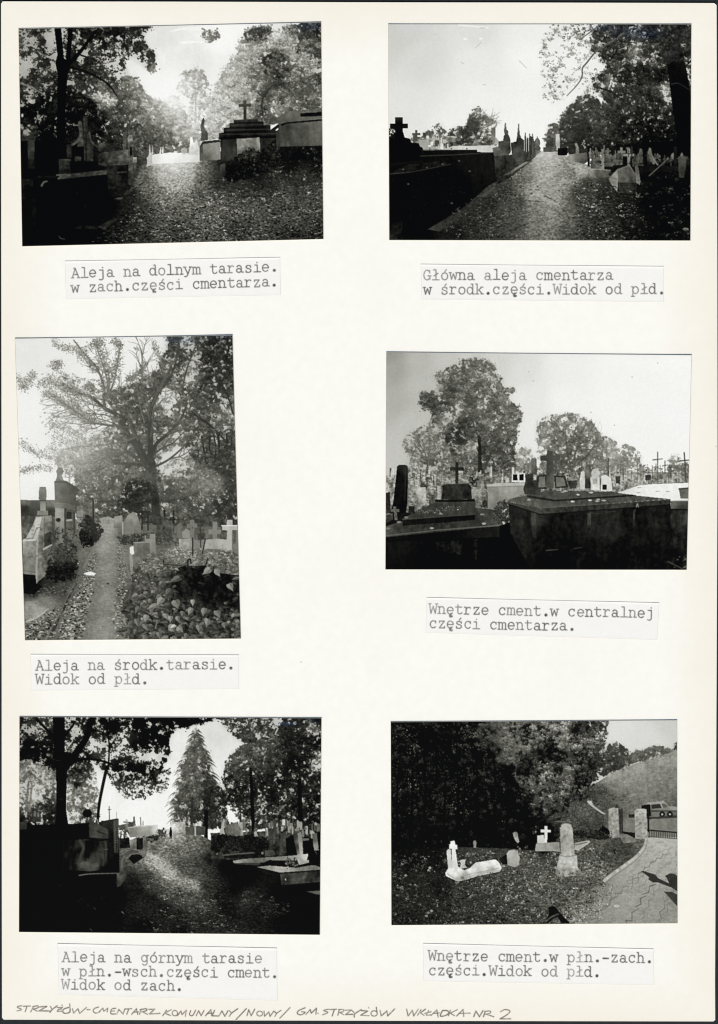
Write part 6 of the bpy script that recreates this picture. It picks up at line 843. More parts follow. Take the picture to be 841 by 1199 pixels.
    # car
    p.poly([(1466, 600), (1464, 530), (1480, 515), (1500, 492), (1590, 484), (1604, 492), (1622, 514), (1690, 520), (1690, 548), (1640, 568), (1530, 572)], [(1480, 540, 20), (1500, 495, 150), (1580, 488, 165), (1540, 545, 105), (1600, 540, 122), (1660, 525, 165), (1660, 550, 120)], CAR, noise=4); p.poly([(1464, 510), (1515, 502), (1520, 570), (1466, 580)], 18, CAR, noise=4); p.poly([(1500, 494), (1590, 485), (1602, 493), (1500, 503)], 160, CAR, noise=4)
    p.poly([(1522, 506), (1572, 500), (1582, 524), (1524, 528)], 48, WN, noise=4); p.poly([(1580, 500), (1600, 498), (1618, 518), (1592, 524)], 92, WN, noise=4); p.line([(1576, 500), (1588, 526)], 5, 5, 165, CAR, smooth=False); p.line([(1524, 542), (1690, 542)], 5, 5, 28, CAR, smooth=False); p.poly([(1620, 514), (1690, 518), (1690, 528), (1630, 528)], 152, CAR, noise=3); p.line([(1530, 534), (1620, 532)], 6, 6, 130, CAR, smooth=False)
    p.poly([(1524, 548), (1690, 546), (1690, 566), (1530, 572)], [(1560, 560, 118), (1650, 555, 100)], CAR, noise=4); p.poly([(1480, 580), (1690, 564), (1690, 580), (1500, 590)], 30, TRK, noise=6, a=.7)
    for x, y in ((1585, 560), (1630, 560)): p.ell(x, y, 17, 15, 22, WH, noise=2); p.ell(x, y + 1, 7, 6, 165, WH, noise=2)
    p.poly([(1390, 560), (1440, 560), (1440, 580), (1392, 580)], 35, TRK, noise=10)
    # grass
    g = [(-20, 800), (200, 760), (420, 750), (700, 760), (860, 770), (980, 700), (1300, 700), (1500, 690), (1500, 740), (1250, 960), (1000, 1110), (1060, 1290), (-20, 1290)]
    p.ground(g, [(100, 830, 14), (250, 800, 16), (60, 900, 30), (200, 950, 36), (100, 1050, 38), (300, 1000, 22), (250, 1080, 36), (400, 1020, 52), (450, 900, 45), (520, 770, 62), (640, 760, 60), (600, 960, 62), (700, 1000, 68), (800, 850, 78), (820, 950, 82), (700, 1100, 60), (500, 1100, 52), (300, 1150, 40), (100, 1200, 25), (900, 1060, 85), (950, 1150, 70), (1100, 1020, 92), (1180, 960, 85), (1150, 860, 85), (1250, 800, 68), (1300, 740, 76), (1200, 740, 85), (1380, 740, 60), (1000, 720, 60), (900, 720, 40), (1220, 880, 105), (860, 1200, 60), (600, 1230, 45), (1450, 710, 100), (1050, 900, 80)], GRS, noise=10)
    p.base = p.L.copy()
    p.litter([(-10, 810), (200, 780), (700, 770), (1000, 740), (1300, 740), (1300, 880), (1050, 1080), (1020, 1290), (-10, 1290)], 7200, .6, 1.25, 34, up=0, flat=.9, pid=GRS)
    p.leaves([(-10, 760), (200, 780), (480, 760), (860, 740), (1000, 780), (1000, 860), (400, 900), (-10, 900)], [(100, 850, 60, .35), (300, 800, 50, .2), (500, 770, 95, .45), (520, 800, 130, .35), (640, 780, 85, .45), (820, 760, 110, .4)], GRS, size=1, con=44, dens=1, clump=3.5, under=0)
    p.leaves([(1160, 830), (1260, 830), (1280, 900), (1200, 930), (1150, 900)], [(1215, 880, 150, .55)], GRS, size=1, con=40, dens=1.4, clump=3, under=0); p.leaves([(1100, 860), (1180, 820), (1220, 860), (1180, 920), (1100, 930)], [(1140, 880, 115, .4)], GRS, size=1, con=20, dens=1.2, clump=4, under=0)
    p.leaves([(-10, 820), (200, 790), (700, 775), (1000, 760), (1300, 740), (1300, 860), (1080, 1040), (1020, 1290), (-10, 1290)], [(100, 900, 60, .4), (60, 1050, 60, .4), (250, 950, 50, .35), (300, 1080, 55, .4), (450, 900, 70, .5), (520, 1000, 78, .5), (650, 960, 88, .5), (750, 1060, 92, .5), (850, 900, 100, .5), (900, 1000, 100, .5), (950, 1120, 95, .5), (700, 1180, 80, .5), (450, 1150, 70, .45), (200, 1200, 50, .4), (1150, 800, 95, .5), (1250, 770, 80, .5), (250, 1000, 20, .2)], GRS, size=1.05, con=62, dens=1.6, clump=4.5, under=0, flat=.9)
    for x, y, t in ((100, 915, 140), (240, 870, 150), (80, 850, 110), (430, 1185, 150), (220, 1150, 140), (230, 1130, 110), (820, 1000, 150), (250, 1120, 130), (60, 985, 110)): p.ell(x, y, 9, 7, t, GRS, noise=20)
    # paved path
    pv = [(1495, 700), (1530, 690), (1720, 695), (1720, 1300), (1050, 1300), (1010, 1160), (1000, 1110), (1240, 950), (1420, 820), (1470, 770), (1488, 730)]
    p.ground(pv, [(1560, 720, 182), (1660, 740, 176), (1500, 800, 172), (1640, 850, 170), (1440, 880, 166), (1550, 900, 170), (1350, 980, 160), (1260, 1000, 128), (1160, 1050, 112), (1080, 1100, 112), (1100, 1180, 140), (1250, 1100, 150), (1400, 1100, 158), (1500, 1050, 152), (1650, 1050, 138), (1650, 1180, 140), (1500, 1200, 148), (1300, 1200, 142), (1180, 1220, 120), (1060, 1230, 100)], PV, noise=7)
    p.base = p.L.copy(); p.litter(pv, 1100, .4, .8, 14, pid=PV); p.litter([(1010, 1110), (1250, 960), (1330, 970), (1260, 1120), (1180, 1240), (1040, 1250)], 900, .6, 1.1, 34, up=0, flat=.9, pid=GRS)
    p.leaves([(1000, 1080), (1100, 990), (1240, 930), (1260, 980), (1150, 1100), (1000, 1180)], [(1120, 1050, 75, .5), (1200, 970, 60, .45), (1040, 1120, 60, .5)], GRS, size=1, con=40, dens=1.2, clump=3.5, under=0)
    for k in range(420):
        x, y = p.rng.uniform(1050, 1690), p.rng.uniform(720, 1290); c = p.rng.uniform(-14, 14)
        if x < 1480 and y < 1300 - (x - 1050) * 1.25: continue
        d = 14 + (y - 700) * .035; p.poly([(x, y), (x + d, y - d * .7), (x + d * 1.9, y - d * .2), (x + d * .9, y + d * .5)], 150 + c, PV, noise=4, a=.4)
    def zig(pts, w, t):
        for i in range(len(pts) - 1):
            (x0, y0), (x1, y1) = pts[i], pts[i + 1]; ln = math.hypot(x1 - x0, y1 - y0); n = max(2, int(ln / (17 + (y0 - 750) * .03))); am = 6 + (y0 - 750) * .016; nx, ny = -(y1 - y0) / ln, (x1 - x0) / ln
            zz = [(x0 + (x1 - x0) * j / n + (am if j % 2 else -am) * nx, y0 + (y1 - y0) * j / n + (am if j % 2 else -am) * ny) for j in range(n + 1)]
            p.line(zz, w, w, t - 8, PV, smooth=False, a=.72, noise=12); continue
            for j in range(n):
                a = (x0 + (x1 - x0) * j / n, y0 + (y1 - y0) * j / n); b = (x0 + (x1 - x0) * (j + 1) / n, y0 + (y1 - y0) * (j + 1) / n)
                m = (a[0] + (b[0] - a[0]) * .15 - 7, b[1] - (b[1] - a[1]) * .1); m2 = (b[0] - (b[0] - a[0]) * .2, a[1] + (b[1] - a[1]) * .5 + 5)
                p.line([a, m2, (m[0] + 10, m[1] + 3), b], w * 1.15, w * 1.15, t - 12, PV, smooth=False, a=.8)
    zig([(1610, 790), (1540, 830), (1470, 890), (1390, 970), (1320, 1030), (1250, 1100), (1180, 1180)], 4, 92); zig([(1540, 960), (1480, 1030), (1440, 1100), (1400, 1170), (1370, 1200)], 5, 85); zig([(1680, 970), (1620, 1040), (1590, 1100), (1560, 1190)], 4, 98); zig([(1500, 880), (1440, 950), (1400, 990)], 3.5, 110); zig([(1620, 760), (1560, 790)], 3, 120); zig([(1690, 780), (1600, 860), (1560, 900)], 3, 125); zig([(1640, 1060), (1590, 1150), (1570, 1200)], 3, 105); zig([(1560, 720), (1480, 800), (1420, 860)], 3, 135); zig([(1660, 900), (1560, 990), (1500, 1090), (1460, 1180)], 3.5, 112); zig([(1440, 900), (1340, 1000), (1230, 1130)], 3, 112); zig([(1690, 840), (1640, 890)], 3, 115); zig([(1580, 880), (1480, 960), (1440, 1010)], 3, 118)
    p.ell(1322, 1092, 16, 8, 185, PV, noise=14); p.line([(1665, 770), (1664, 800)], 5, 5, 95, PV, a=.6)
    p.line([(1494, 694), (1482, 745), (1440, 800), (1382, 846), (1300, 905), (1250, 945)], 14, 18, 176, KB, noise=24); p.line([(1500, 705), (1488, 760), (1445, 815), (1390, 860), (1310, 915), (1262, 955)], 4, 6, 118, KB, a=.6); p.line([(1476, 735), (1430, 790), (1375, 838)], 5, 4, 85, KB, a=.6)
    p.poly([(1462, 890), (1480, 890), (1545, 910), (1560, 930), (1625, 962), (1612, 930), (1600, 918), (1630, 902), (1655, 905), (1690, 930), (1690, 1020), (1640, 985), (1560, 955), (1530, 955), (1505, 938), (1510, 925)], 52, SHD, noise=6); p.poly([(1595, 1008), (1640, 1010), (1690, 1035), (1690, 1110), (1650, 1070), (1620, 1035)], 58, SHD, noise=6)
    p.poly([(925, 1098), (960, 1092), (985, 1120), (1010, 1150), (1050, 1190), (1040, 1195), (1000, 1188), (980, 1155), (960, 1160), (925, 1190), (895, 1192), (920, 1160), (930, 1130)], 14, SH2, noise=4); p.line([(905, 1185), (945, 1155), (985, 1138)], 10, 8, 95, GRS, a=.6)
    # gate
    p.poly([(1276, 690), (1274, 530), (1300, 522), (1332, 526), (1338, 690), (1300, 700)], [(1290, 540, 172), (1310, 600, 158), (1290, 660, 150), (1330, 640, 130)], GP, noise=16, ns=3); p.poly([(1330, 528), (1346, 530), (1348, 670), (1338, 672)], 62, GP, noise=8); p.poly([(1428, 700), (1426, 540), (1440, 528), (1494, 530), (1500, 700), (1460, 706)], [(1440, 540, 178), (1470, 600, 162), (1440, 670, 152), (1485, 660, 165)], GQ, noise=16, ns=3)
    for k in range(26): 
        for x0, x1, pd in ((1278, 1332, GP), (1430, 1494, GQ)): p.ell(p.rng.uniform(x0, x1), p.rng.uniform(540, 690), 7, 5, p.rng.choice([120, 185, 105]), pd, a=.5)
    p.line([(1352, 530), (1354, 670)], 6, 6, 18, GT); p.line([(1344, 540), (1346, 672)], 4, 4, 30, GT); p.line([(1504, 530), (1506, 660)], 9, 9, 22, GT); p.line([(1500, 652), (1690, 668)], 7, 7, 28, GT, smooth=False); p.line([(1505, 690), (1690, 704)], 4, 4, 70, GT, smooth=False)
    for k in range(15): p.line([(1512 + 13 * k, 654 + k), (1512 + 13 * k, 690 + k)], 4, 4, 42, GT, smooth=False)
    p.poly([(1356, 660), (1428, 668), (1428, 700), (1360, 672)], 24, GT, noise=5); p.poly([(1340, 690), (1380, 676), (1428, 700), (1440, 720), (1360, 730)], 118, PV, noise=16)
    p.leaves([(1200, 690), (1236, 620), (1246, 590), (1252, 630), (1276, 640), (1276, 690)], [(1245, 655, 14, .9)], MD, size=1, con=8, dens=2, clump=3); p.leaves([(1060, 660), (1200, 650), (1276, 680), (1276, 710), (1060, 700)], [(1150, 680, 35, .8)], MD, size=1, con=18, dens=1.6, clump=3)
    # graves
    p.leaves([(880, 600), (960, 630), (960, 760), (860, 780)], [(920, 690, 12, .9)], WD, size=1.2, con=8, dens=1.6, clump=4)
    p.poly([(332, 918), (330, 900), (350, 866), (400, 862), (440, 885), (470, 872), (505, 840), (620, 822), (640, 840), (656, 872), (645, 892), (590, 905), (520, 918), (470, 935), (402, 950), (370, 935)], [(345, 890, 222), (390, 900, 236), (400, 935, 180), (480, 890, 222), (560, 850, 236), (620, 840, 240), (600, 890, 185), (520, 910, 188), (450, 925, 172)], WG, noise=16, ns=3)
    p.line([(340, 905), (400, 938), (470, 922), (540, 902), (645, 885)], 9, 7, 168, WG, a=.5)
    p.line([(410, 925), (480, 905), (560, 890), (640, 872)], 4, 4, 140, WG, a=.7); p.line([(480, 890), (560, 872), (640, 850)], 3, 3, 190, WG, a=.6); p.ell(428, 930, 12, 10, 130, WG, noise=20)
    p.poly([(345, 870), (336, 775), (345, 762), (360, 764), (370, 870)], [(345, 790, 215), (358, 850, 200)], CX, noise=6); p.poly([(366, 872), (366, 762), (352, 760), (352, 734), (360, 732), (360, 716), (384, 714), (386, 736), (399, 738), (400, 762), (388, 764), (404, 870)], [(370, 730, 238), (380, 800, 225), (395, 860, 215)], CX, noise=6); p.line([(365, 770), (370, 870)], 3, 3, 165, CX, a=.7)
    p.poly([(412, 874), (420, 850), (412, 828), (430, 822), (446, 826), (442, 852), (456, 872)], [(425, 840, 205), (440, 860, 180)], WG, noise=10)
    p.line([(350, 690), (352, 720)], 4, 3, 60, LC); p.cross(500, 712, 755, 13, 728, 10, 140, LC, noise=12); p.poly([(720, 668), (735, 660), (748, 668), (750, 690), (758, 720), (748, 728), (735, 715), (724, 690)], [(735, 670, 150), (748, 710, 170)], LC, noise=22, ns=2.5)
    p.poly([(688, 855), (684, 790), (696, 772), (722, 766), (748, 778), (760, 808), (758, 852), (735, 868)], [(700, 790, 182), (730, 800, 170), (740, 850, 155), (692, 840, 165)], RS, noise=9); p.poly([(640, 820), (684, 790), (690, 850), (660, 850)], 18, GRS, noise=8)
    p.poly([(848, 770), (855, 730), (900, 725), (990, 722), (992, 775), (860, 776)], [(860, 745, 165), (920, 750, 150), (980, 760, 140)], CG, noise=12); p.poly([(860, 728), (862, 684), (900, 680), (905, 728)], [(870, 695, 212), (890, 720, 195)], CG, noise=8); p.cross(911, 628, 726, 17, 658, 30, [(905, 640, 222), (915, 700, 228)], CG, at=17, noise=4)
    p.poly([(1076, 765), (1078, 726), (1160, 712), (1170, 722), (1100, 772)], [(1090, 745, 165), (1150, 722, 190)], CG, noise=12); p.poly([(1076, 735), (1150, 718), (1155, 725), (1090, 742)], 120, CG, noise=8); p.line([(965, 770), (1000, 776)], 10, 8, 165, CG, a=.7)
    p.poly([(966, 906), (970, 880), (990, 800), (1000, 790), (992, 640), (1024, 616), (1056, 622), (1066, 645), (1078, 790), (1092, 800), (1096, 870), (1115, 888), (1120, 915), (980, 926)], [(1005, 650, 160), (1050, 640, 175), (1010, 720, 158), (1050, 760, 172), (1010, 780, 150), (1010, 820, 182), (1060, 830, 200), (1080, 860, 190), (990, 905, 135), (1100, 900, 130), (1040, 890, 165)], OB, noise=20, ns=3)
    p.line([(992, 800), (1040, 805), (1090, 798)], 5, 5, 125, OB, a=.7); p.line([(998, 880), (1092, 876)], 4, 4, 130, OB, a=.6); p.line([(1030, 625), (1036, 790)], 4, 4, 185, OB, a=.4); p.line([(992, 642), (1024, 618), (1062, 640)], 4, 4, 200, OB, a=.6); p.line([(995, 660), (1000, 790)], 6, 6, 130, OB, a=.5)
    p.leaves([(960, 900), (1000, 880), (1130, 880), (1150, 930), (980, 950)], [(1000, 920, 95, .5), (1100, 915, 100, .55), (1060, 930, 90, .5)], GRS, size=.9, con=26, dens=1.4, clump=3, under=0)
    p.leaves([(330, 920), (400, 945), (470, 930), (640, 890), (660, 920), (400, 990)], [(420, 960, 50, .6), (560, 920, 60, .6)], GRS, size=.9, con=26, dens=1.2, clump=3, under=0)
    p.finish(.32, 2.4, [(GRS, .28, 1.6), (BT, .25, 1.7), (HL, .1, 1.8), (PV, .08, 1.6)])
    return p
# ---------------------------------------------------------------- typewriter and pencil strokes
def arc(cx, cy, rx, ry, a0, a1, n=14):
    return [(cx + rx * math.cos(math.radians(a0 + (a1 - a0) * i / n)), cy + ry * math.sin(math.radians(a0 + (a1 - a0) * i / n))) for i in range(n + 1)]

def glyphs():
    g = {}
    acute = [(0.2, 9.5), (1.9, 11.9)]
    g['A'] = [[(-3.7, 0), (-0.1, 11.2), (3.7, 0)], [(-2.5, 3.9), (2.5, 3.9)], [(-4.9, 0), (-2.3, 0)], [(2.3, 0), (4.9, 0)], [(-1.9, 11.2), (0, 11.2)]]
    g['G'] = [arc(-.2, 5.5, 3.7, 5.7, 50, 318, 20), [(0.8, 4.5), (4.4, 4.5)], [(3.2, 4.5), (3.2, 0.4)], [(2.9, 11), (2.9, 7.9)]]
    g['W'] = [[(-4.2, 11.2), (-2.5, 0), (0, 8.6), (2.5, 0), (4.2, 11.2)], [(-5.2, 11.2), (-2.7, 11.2)], [(2.7, 11.2), (5.2, 11.2)]]
    g['a'] = [arc(-.7, 2.2, 2.8, 2.2, 0, 360, 16), [(2.2, 5.5), (2.2, 1.0), (2.8, .1), (4.4, .2)], arc(-.4, 5.4, 2.6, 2.6, 0, 155, 10)]
    g['c'] = [arc(.1, 4, 3.5, 4.1, 48, 318, 18), [(2.8, 7.8), (2.8, 5.6)]]
    g['d'] = [arc(-.6, 4, 3.2, 4.05, 0, 360, 20), [(.9, 11.6), (2.7, 11.6), (2.7, 0), (4.5, 0)]]
    g['e'] = [[(-3.4, 4.1), (3.4, 4.1)] + arc(0, 4.1, 3.5, 4.1, 0, 318, 20)]
    g['ę'] = g['e'] + [[(.8, .2), (-.3, -1.3), (.2, -2.8), (2.1, -2.6)]]
    g['g'] = [arc(-.6, 4.3, 3.1, 3.7, 0, 360, 18), [(4.4, 8), (2.6, 8), (2.6, -1.2)] + arc(-.2, -1.0, 2.8, 2.5, 0, -150, 10)]
    g['h'] = [[(-4.3, 11.6), (-2.7, 11.6), (-2.7, 0)], [(-2.7, 5.6)] + arc(0, 5.2, 2.7, 2.9, 150, 0, 10) + [(2.7, 0)], [(-4.5, 0), (-1.0, 0)], [(1.1, 0), (4.5, 0)]]
    g['i'] = [[(-2.6, 8), (.2, 8), (.2, 0)], [(-3.7, 0), (4, 0)], [(0, 11.0), (.15, 11.1), (0, 10.7)]]
    g['j'] = [[(-2.2, 8), (1.6, 8), (1.6, -1.3)] + arc(-1, -1.1, 2.6, 2.4, 0, -130, 8), [(1.3, 11.0), (1.45, 11.1), (1.3, 10.7)]]
    g['k'] = [[(-4.3, 11.6), (-2.7, 11.6), (-2.7, 0)], [(2.9, 7.9), (-2.6, 3.2)], [(-.8, 4.8), (3.2, 0)], [(1.5, 7.9), (4.3, 7.9)], [(1.7, 0), (4.6, 0)], [(-4.4, 0), (-1.0, 0)]]
    g['l'] = [[(-2.6, 11.6), (.2, 11.6), (.2, 0)], [(-3.8, 0), (4.1, 0)]]
    g['ł'] = g['l'] + [[(-2.3, 4.6), (2.7, 7.6)]]
    g['m'] = [[(-5, 8), (-3.8, 8), (-3.8, 0)], [(-3.8, 5.8)] + arc(-1.9, 5.9, 1.9, 2.1, 160, 0, 8) + [(0, 0)], [(0, 5.8)] + arc(1.9, 5.9, 1.9, 2.1, 160, 0, 8) + [(3.8, 0)], [(-5, 0), (-2.6, 0)], [(-.9, 0), (1, 0)], [(2.8, 0), (5, 0)]]
    g['n'] = [[(-4.3, 8), (-2.7, 8), (-2.7, 0)], [(-2.7, 5.6)] + arc(0, 5.2, 2.7, 2.9, 150, 0, 10) + [(2.7, 0)], [(-4.5, 0), (-1.0, 0)], [(1.1, 0), (4.5, 0)]]
    g['o'] = [arc(0, 4, 3.5, 4.1, 0, 360, 20)]
    g['ó'] = g['o'] + [acute]
    g['p'] = [[(-4.4, 8), (-2.8, 8), (-2.8, -3.3)], [(-4.5, -3.3), (-1, -3.3)], arc(.4, 4, 3.2, 4.05, 0, 360, 20)]
    g['r'] = [[(-3.8, 8), (-1.8, 8), (-1.8, 0)], [(-4, 0), (1.4, 0)], [(-1.8, 5.2), (-.6, 7), (1, 8), (2.8, 7.7), (3.2, 6.9)]]
    g['s'] = [[(2.7, 5.9), (2.7, 7.6)], [(2.6, 6.6), (1.4, 7.9), (-.6, 8.1), (-2.5, 7.2), (-2.6, 5.6), (-1, 4.6), (1.2, 4), (2.8, 2.9), (2.7, 1), (1, 0), (-1, -.1), (-2.6, .9), (-2.9, 1.8)], [(-2.9, 2.2), (-2.9, .2)]]
    g['ś'] = g['s'] + [acute]
    g['t'] = [[(-1.3, 10.6), (-1.3, 1.9), (-.6, .4), (1, -.1), (2.6, .3), (3.5, 1.4)], [(-3.9, 7.9), (3.1, 7.9)]]
    g['w'] = [[(-3.9, 8), (-2.3, 0), (0, 6.6), (2.3, 0), (3.9, 8)], [(-5, 8), (-2.5, 8)], [(2.5, 8), (5, 8)]]
    g['y'] = [[(-3.4, 8), (0, .3)], [(3.4, 8), (-.6, -1.9), (-2, -3.2), (-3.8, -3)], [(-4.9, 8), (-2, 8)], [(2, 8), (4.9, 8)]]
    g['z'] = [[(-2.8, 6.2), (-2.8, 8), (2.8, 8), (-3, 0), (3.1, 0), (3.1, 1.9)]]
    g['-'] = [[(-3, 4.2), (3, 4.2)]]
    g['.'] = [[(0, .9), (.1, 1)]]
    return g
GLYPHS = glyphs()

def stroke_alpha(s, A, P, width, soft=0.42):
    """ink coverage of a polyline of page points, added to A"""
    for i in range(len(P) - 1):
        p, q = P[i], P[i + 1]; w = s.win([p, q], width + 1)
        if w is None: continue
        X = s.X[w]; Y = s.Y[w]; d = q - p; L2 = max(d @ d, 1e-9)
        t = np.clip(((X - p[0]) * d[0] + (Y - p[1]) * d[1]) / L2, 0, 1)
        dist = np.hypot(X - p[0] - t * d[0], Y - p[1] - t * d[1])
        A[w] = np.maximum(A[w], np.clip((width / 2 + soft - dist) / (2 * soft), 0, 1))

def caption(quad, lines, seed, paper=246.5):
    """a pasted paper slip; lines = (text, first glyph centre x, baseline y, last glyph centre x, baseline y)"""
    s = Picture(quad, seed, res=3.0)
    s.part('slip_paper')
    s.L[:] = paper + 4 * (fbm(s.X, s.Y, 6, seed, 3) - .5) + 1.2 * s.rng.randn(*s.L.shape)
    e = np.minimum(np.minimum(s.U, 1 - s.U) * s.nx, np.minimum(s.V, 1 - s.V) * s.ny) / s.res
    ink = np.zeros(s.L.shape)
    for li, (txt, x0, y0, x1, y1) in enumerate(lines):
        A = np.zeros(s.L.shape); pid = s.part('typed_line', None, 'typed line reading ' + txt)
        n = len(txt) - 1; ang = math.atan2(y1 - y0, x1 - x0); c, sn = math.cos(ang), math.sin(ang)
        for k, ch in enumerate(txt):
            if ch == ' ': continue
            f = k / n; cx = x0 + (x1 - x0) * f + s.rng.uniform(-.25, .25); cy = y0 + (y1 - y0) * f + s.rng.uniform(-.3, .3)
            B = np.zeros(s.L.shape) if False else None
            dens = s.rng.uniform(.72, 1.0) * (1.15 if ch in '.-' else 1); dens *= .8 if ch in 'WpłG' else 1
            wd = {'.': 3.4, '-': 1.7}.get(ch, 1.15)
            ps = []
            for st in GLYPHS[ch]:
                P = np.array([(cx + a * c + b * sn, cy + a * sn - b * c) for a, b in st]); ps.append(P)
            allp = np.concatenate(ps); w = s.win(allp, 3)
            if w is None: continue
            T = np.zeros(s.L.shape, np.float32) if w is None else None
            save = A[w].copy(); A[w] = 0
            for P in ps: stroke_alpha(s, A, P, wd if len(P) > 1 else wd)
            if ch == 'ę': stroke_alpha(s, A, ps[-1], 2.3)
            A[w] = np.maximum(save, A[w] * min(1.05, dens))
        mot = .55 + .9 * fbm(s.X, s.Y, 1.3, seed + 5 + li, 2)
        A = np.clip(A * np.clip(mot, .5, 1.1), 0, 1)
        s.I[A > .16] = pid; ink = np.maximum(ink, A)
    s.L = s.L * (1 - .70 * ink)
    s.L = blur(s.L, .9)
    s.out = np.clip(s.L, 3, 252); s.edge = e
    return s

def pencil_note():
    """the pencilled line along the bottom of the sheet"""
    k = 120 / 841
    s = Picture([(14, 1172), (610, 1172), (610, 1197), (14, 1197)], 91, res=3.0)
    ell = lambda x, y, a, b: arc(x, y, a, b, -60, 300, 12)
    T1 = [[(75, 68), (45, 72), (40, 82), (65, 92), (70, 102), (35, 110)], [(88, 72), (145, 70)], [(118, 72), (102, 118)], [(170, 75), (148, 118)], [(165, 75), (205, 68), (205, 85), (165, 95)], [(170, 95), (200, 112)], [(215, 78), (280, 72)], [(280, 74), (215, 110)], [(215, 110), (300, 110)], [(310, 75), (325, 98)], [(365, 68), (325, 98), (305, 122)], [(365, 82), (410, 80)], [(410, 80), (365, 112), (405, 112)], [(404, 60), (406, 66)], [(375, 97), (400, 95)], [(465, 80), (420, 95), (412, 118), (430, 130), (465, 122), (472, 95)], [(468, 52), (472, 120)], [(490, 92), (500, 128)], [(500, 128), (535, 92)], [(535, 92), (550, 130)], [(550, 130), (605, 82)], [(610, 100), (635, 100)], [(705, 78), (672, 90), (660, 110), (680, 128), (715, 118)], [(708, 118), (740, 88)], [(740, 88), (748, 112)], [(748, 112), (780, 88)], [(780, 88), (775, 118)]]
    T2 = [[(75, 88), (42, 95), (35, 132), (75, 135)], [(42, 112), (65, 110)], [(85, 135), (100, 98)], [(100, 98), (135, 135)], [(135, 135), (150, 92)], [(150, 95), (205, 92)], [(182, 95), (165, 138)], [(205, 138), (245, 92)], [(245, 92), (255, 138)], [(220, 120), (260, 118)], [(280, 100), (270, 138)], [(275, 100), (325, 92), (325, 108), (285, 118)], [(295, 118), (335, 138)], [(345, 98), (395, 95)], [(395, 95), (350, 135)], [(350, 135), (425, 132)], [(434, 128), (437, 131)], [(490, 105), (460, 150)], [(530, 100), (475, 128)], [(475, 128), (525, 148)], ell(560, 128, 22, 22), [(580, 150), (610, 110)], [(610, 110), (618, 140)], [(618, 140), (655, 105)], [(655, 105), (645, 155)], [(690, 108), (680, 140), (705, 148), (730, 105)], [(735, 150), (755, 108)], [(755, 108), (775, 150)], [(775, 150), (800, 105)]]
    T3 = [[(40, 150), (85, 100)], [(85, 100), (90, 150)], [(55, 130), (95, 128)], [(115, 105), (95, 150)], [(95, 150), (145, 152)], [(150, 152), (175, 110)], [(175, 110), (200, 155)], [(200, 155), (225, 108)], [(235, 108), (255, 128)], [(305, 92), (255, 128), (235, 155)], [(375, 92), (290, 182)], [(380, 150), (395, 100)], [(395, 100), (415, 150)], [(415, 150), (445, 95)], ell(485, 132, 24, 20), [(520, 112), (525, 155)], [(525, 155), (560, 118)], [(560, 118), (570, 155)], [(570, 155), (600, 112)], [(605, 115), (625, 130)], [(660, 105), (625, 130), (610, 155)], [(735, 82), (650, 170)]]
    T4 = [[(105, 72), (60, 92), (50, 112), (75, 122), (105, 105), (80, 100)], [(110, 120), (140, 85)], [(140, 85), (148, 110)], [(148, 110), (185, 75)], [(185, 75), (180, 118)], [(194, 110), (197, 113)], [(270, 82), (235, 92), (265, 105), (228, 122)], [(275, 85), (325, 82)], [(310, 85), (295, 130)], [(345, 85), (335, 125)], [(340, 85), (375, 85), (370, 100), (345, 105)], [(350, 105), (378, 122)], [(385, 90), (430, 88)], [(430, 88), (390, 120)], [(390, 120), (440, 118)], [(435, 92), (455, 112)], [(500, 85), (455, 115), (450, 138)], [(500, 92), (545, 95)], [(545, 95), (495, 125)], [(495, 125), (555, 128)], [(551, 69), (554, 74)], ell(590, 112, 22, 19), [(605, 68), (612, 118)], [(632, 92), (640, 130)], [(640, 130), (680, 95)], [(680, 95), (685, 130)], [(685, 130), (735, 80)]]
    T5 = [[(68, 82), (78, 130)], [(78, 130), (108, 90)], [(108, 90), (118, 130)], [(118, 130), (150, 82)], [(170, 85), (145, 125)], [(200, 82), (165, 108)], [(165, 108), (190, 125)], [(222, 92), (205, 125)], [(205, 125), (240, 122)], [(195, 112), (240, 100)], [(240, 125), (280, 88)], [(280, 88), (290, 138)], [(255, 112), (300, 108)], [(320, 92), (305, 130), (345, 125), (365, 105), (350, 92), (320, 92)], [(375, 90), (362, 128)], [(425, 85), (375, 110)], [(375, 110), (405, 128)], [(420, 130), (465, 85)], [(465, 85), (470, 135)], [(435, 112), (515, 110)], [(540, 135), (555, 95)], [(555, 95), (580, 135)], [(580, 135), (605, 92)], [(620, 100), (608, 135)], [(615, 98), (655, 95), (655, 110), (620, 118)], [(630, 118), (680, 135)], [(728, 100), (760, 85), (795, 95), (775, 120), (725, 150)], [(725, 150), (800, 150)]]
    A = np.zeros(s.L.shape)
    for T, ox, kk in ((T1, 0, 1), (T2, 771, 1), (T3, 1542, 1), (T4, 2277.5, 1.1667), (T5, 3153.5, 1.1667)):
        for st in T:
            P = np.array([(15 + (ox + a * kk) * k, 1168 + b * kk * k) for a, b in st])
            if len(P) > 2: P = curve(P, 5)
            save = A.copy() if False else None
            stroke_alpha(s, A, P, s.rng.uniform(.85, 1.2), .5)
    A = A * np.clip(.45 + 1.0 * fbm(s.X, s.Y, 2.2, 7, 2), .4, 1)
    s.A = blur(A, .6)
    return s
EXPOSURE = 0.55
import bpy, bmesh

SC = 0.00025                     # metres per page unit
SHEET_Z = 0.0006                 # top of the card sheet
col = bpy.context.scene.collection

def world(x, y, z=0.0): return ((x - 420.5) * SC, (599.5 - y) * SC, z)
def link(o, parent=None):
    col.objects.link(o)
    if parent: o.parent = parent
    return o
def tag(o, label=None, cat=None, group=None, kind=None):
    if label: o['label'] = label
    if cat: o['category'] = cat
    if group: o['group'] = group
    if kind: o['kind'] = kind
    return o

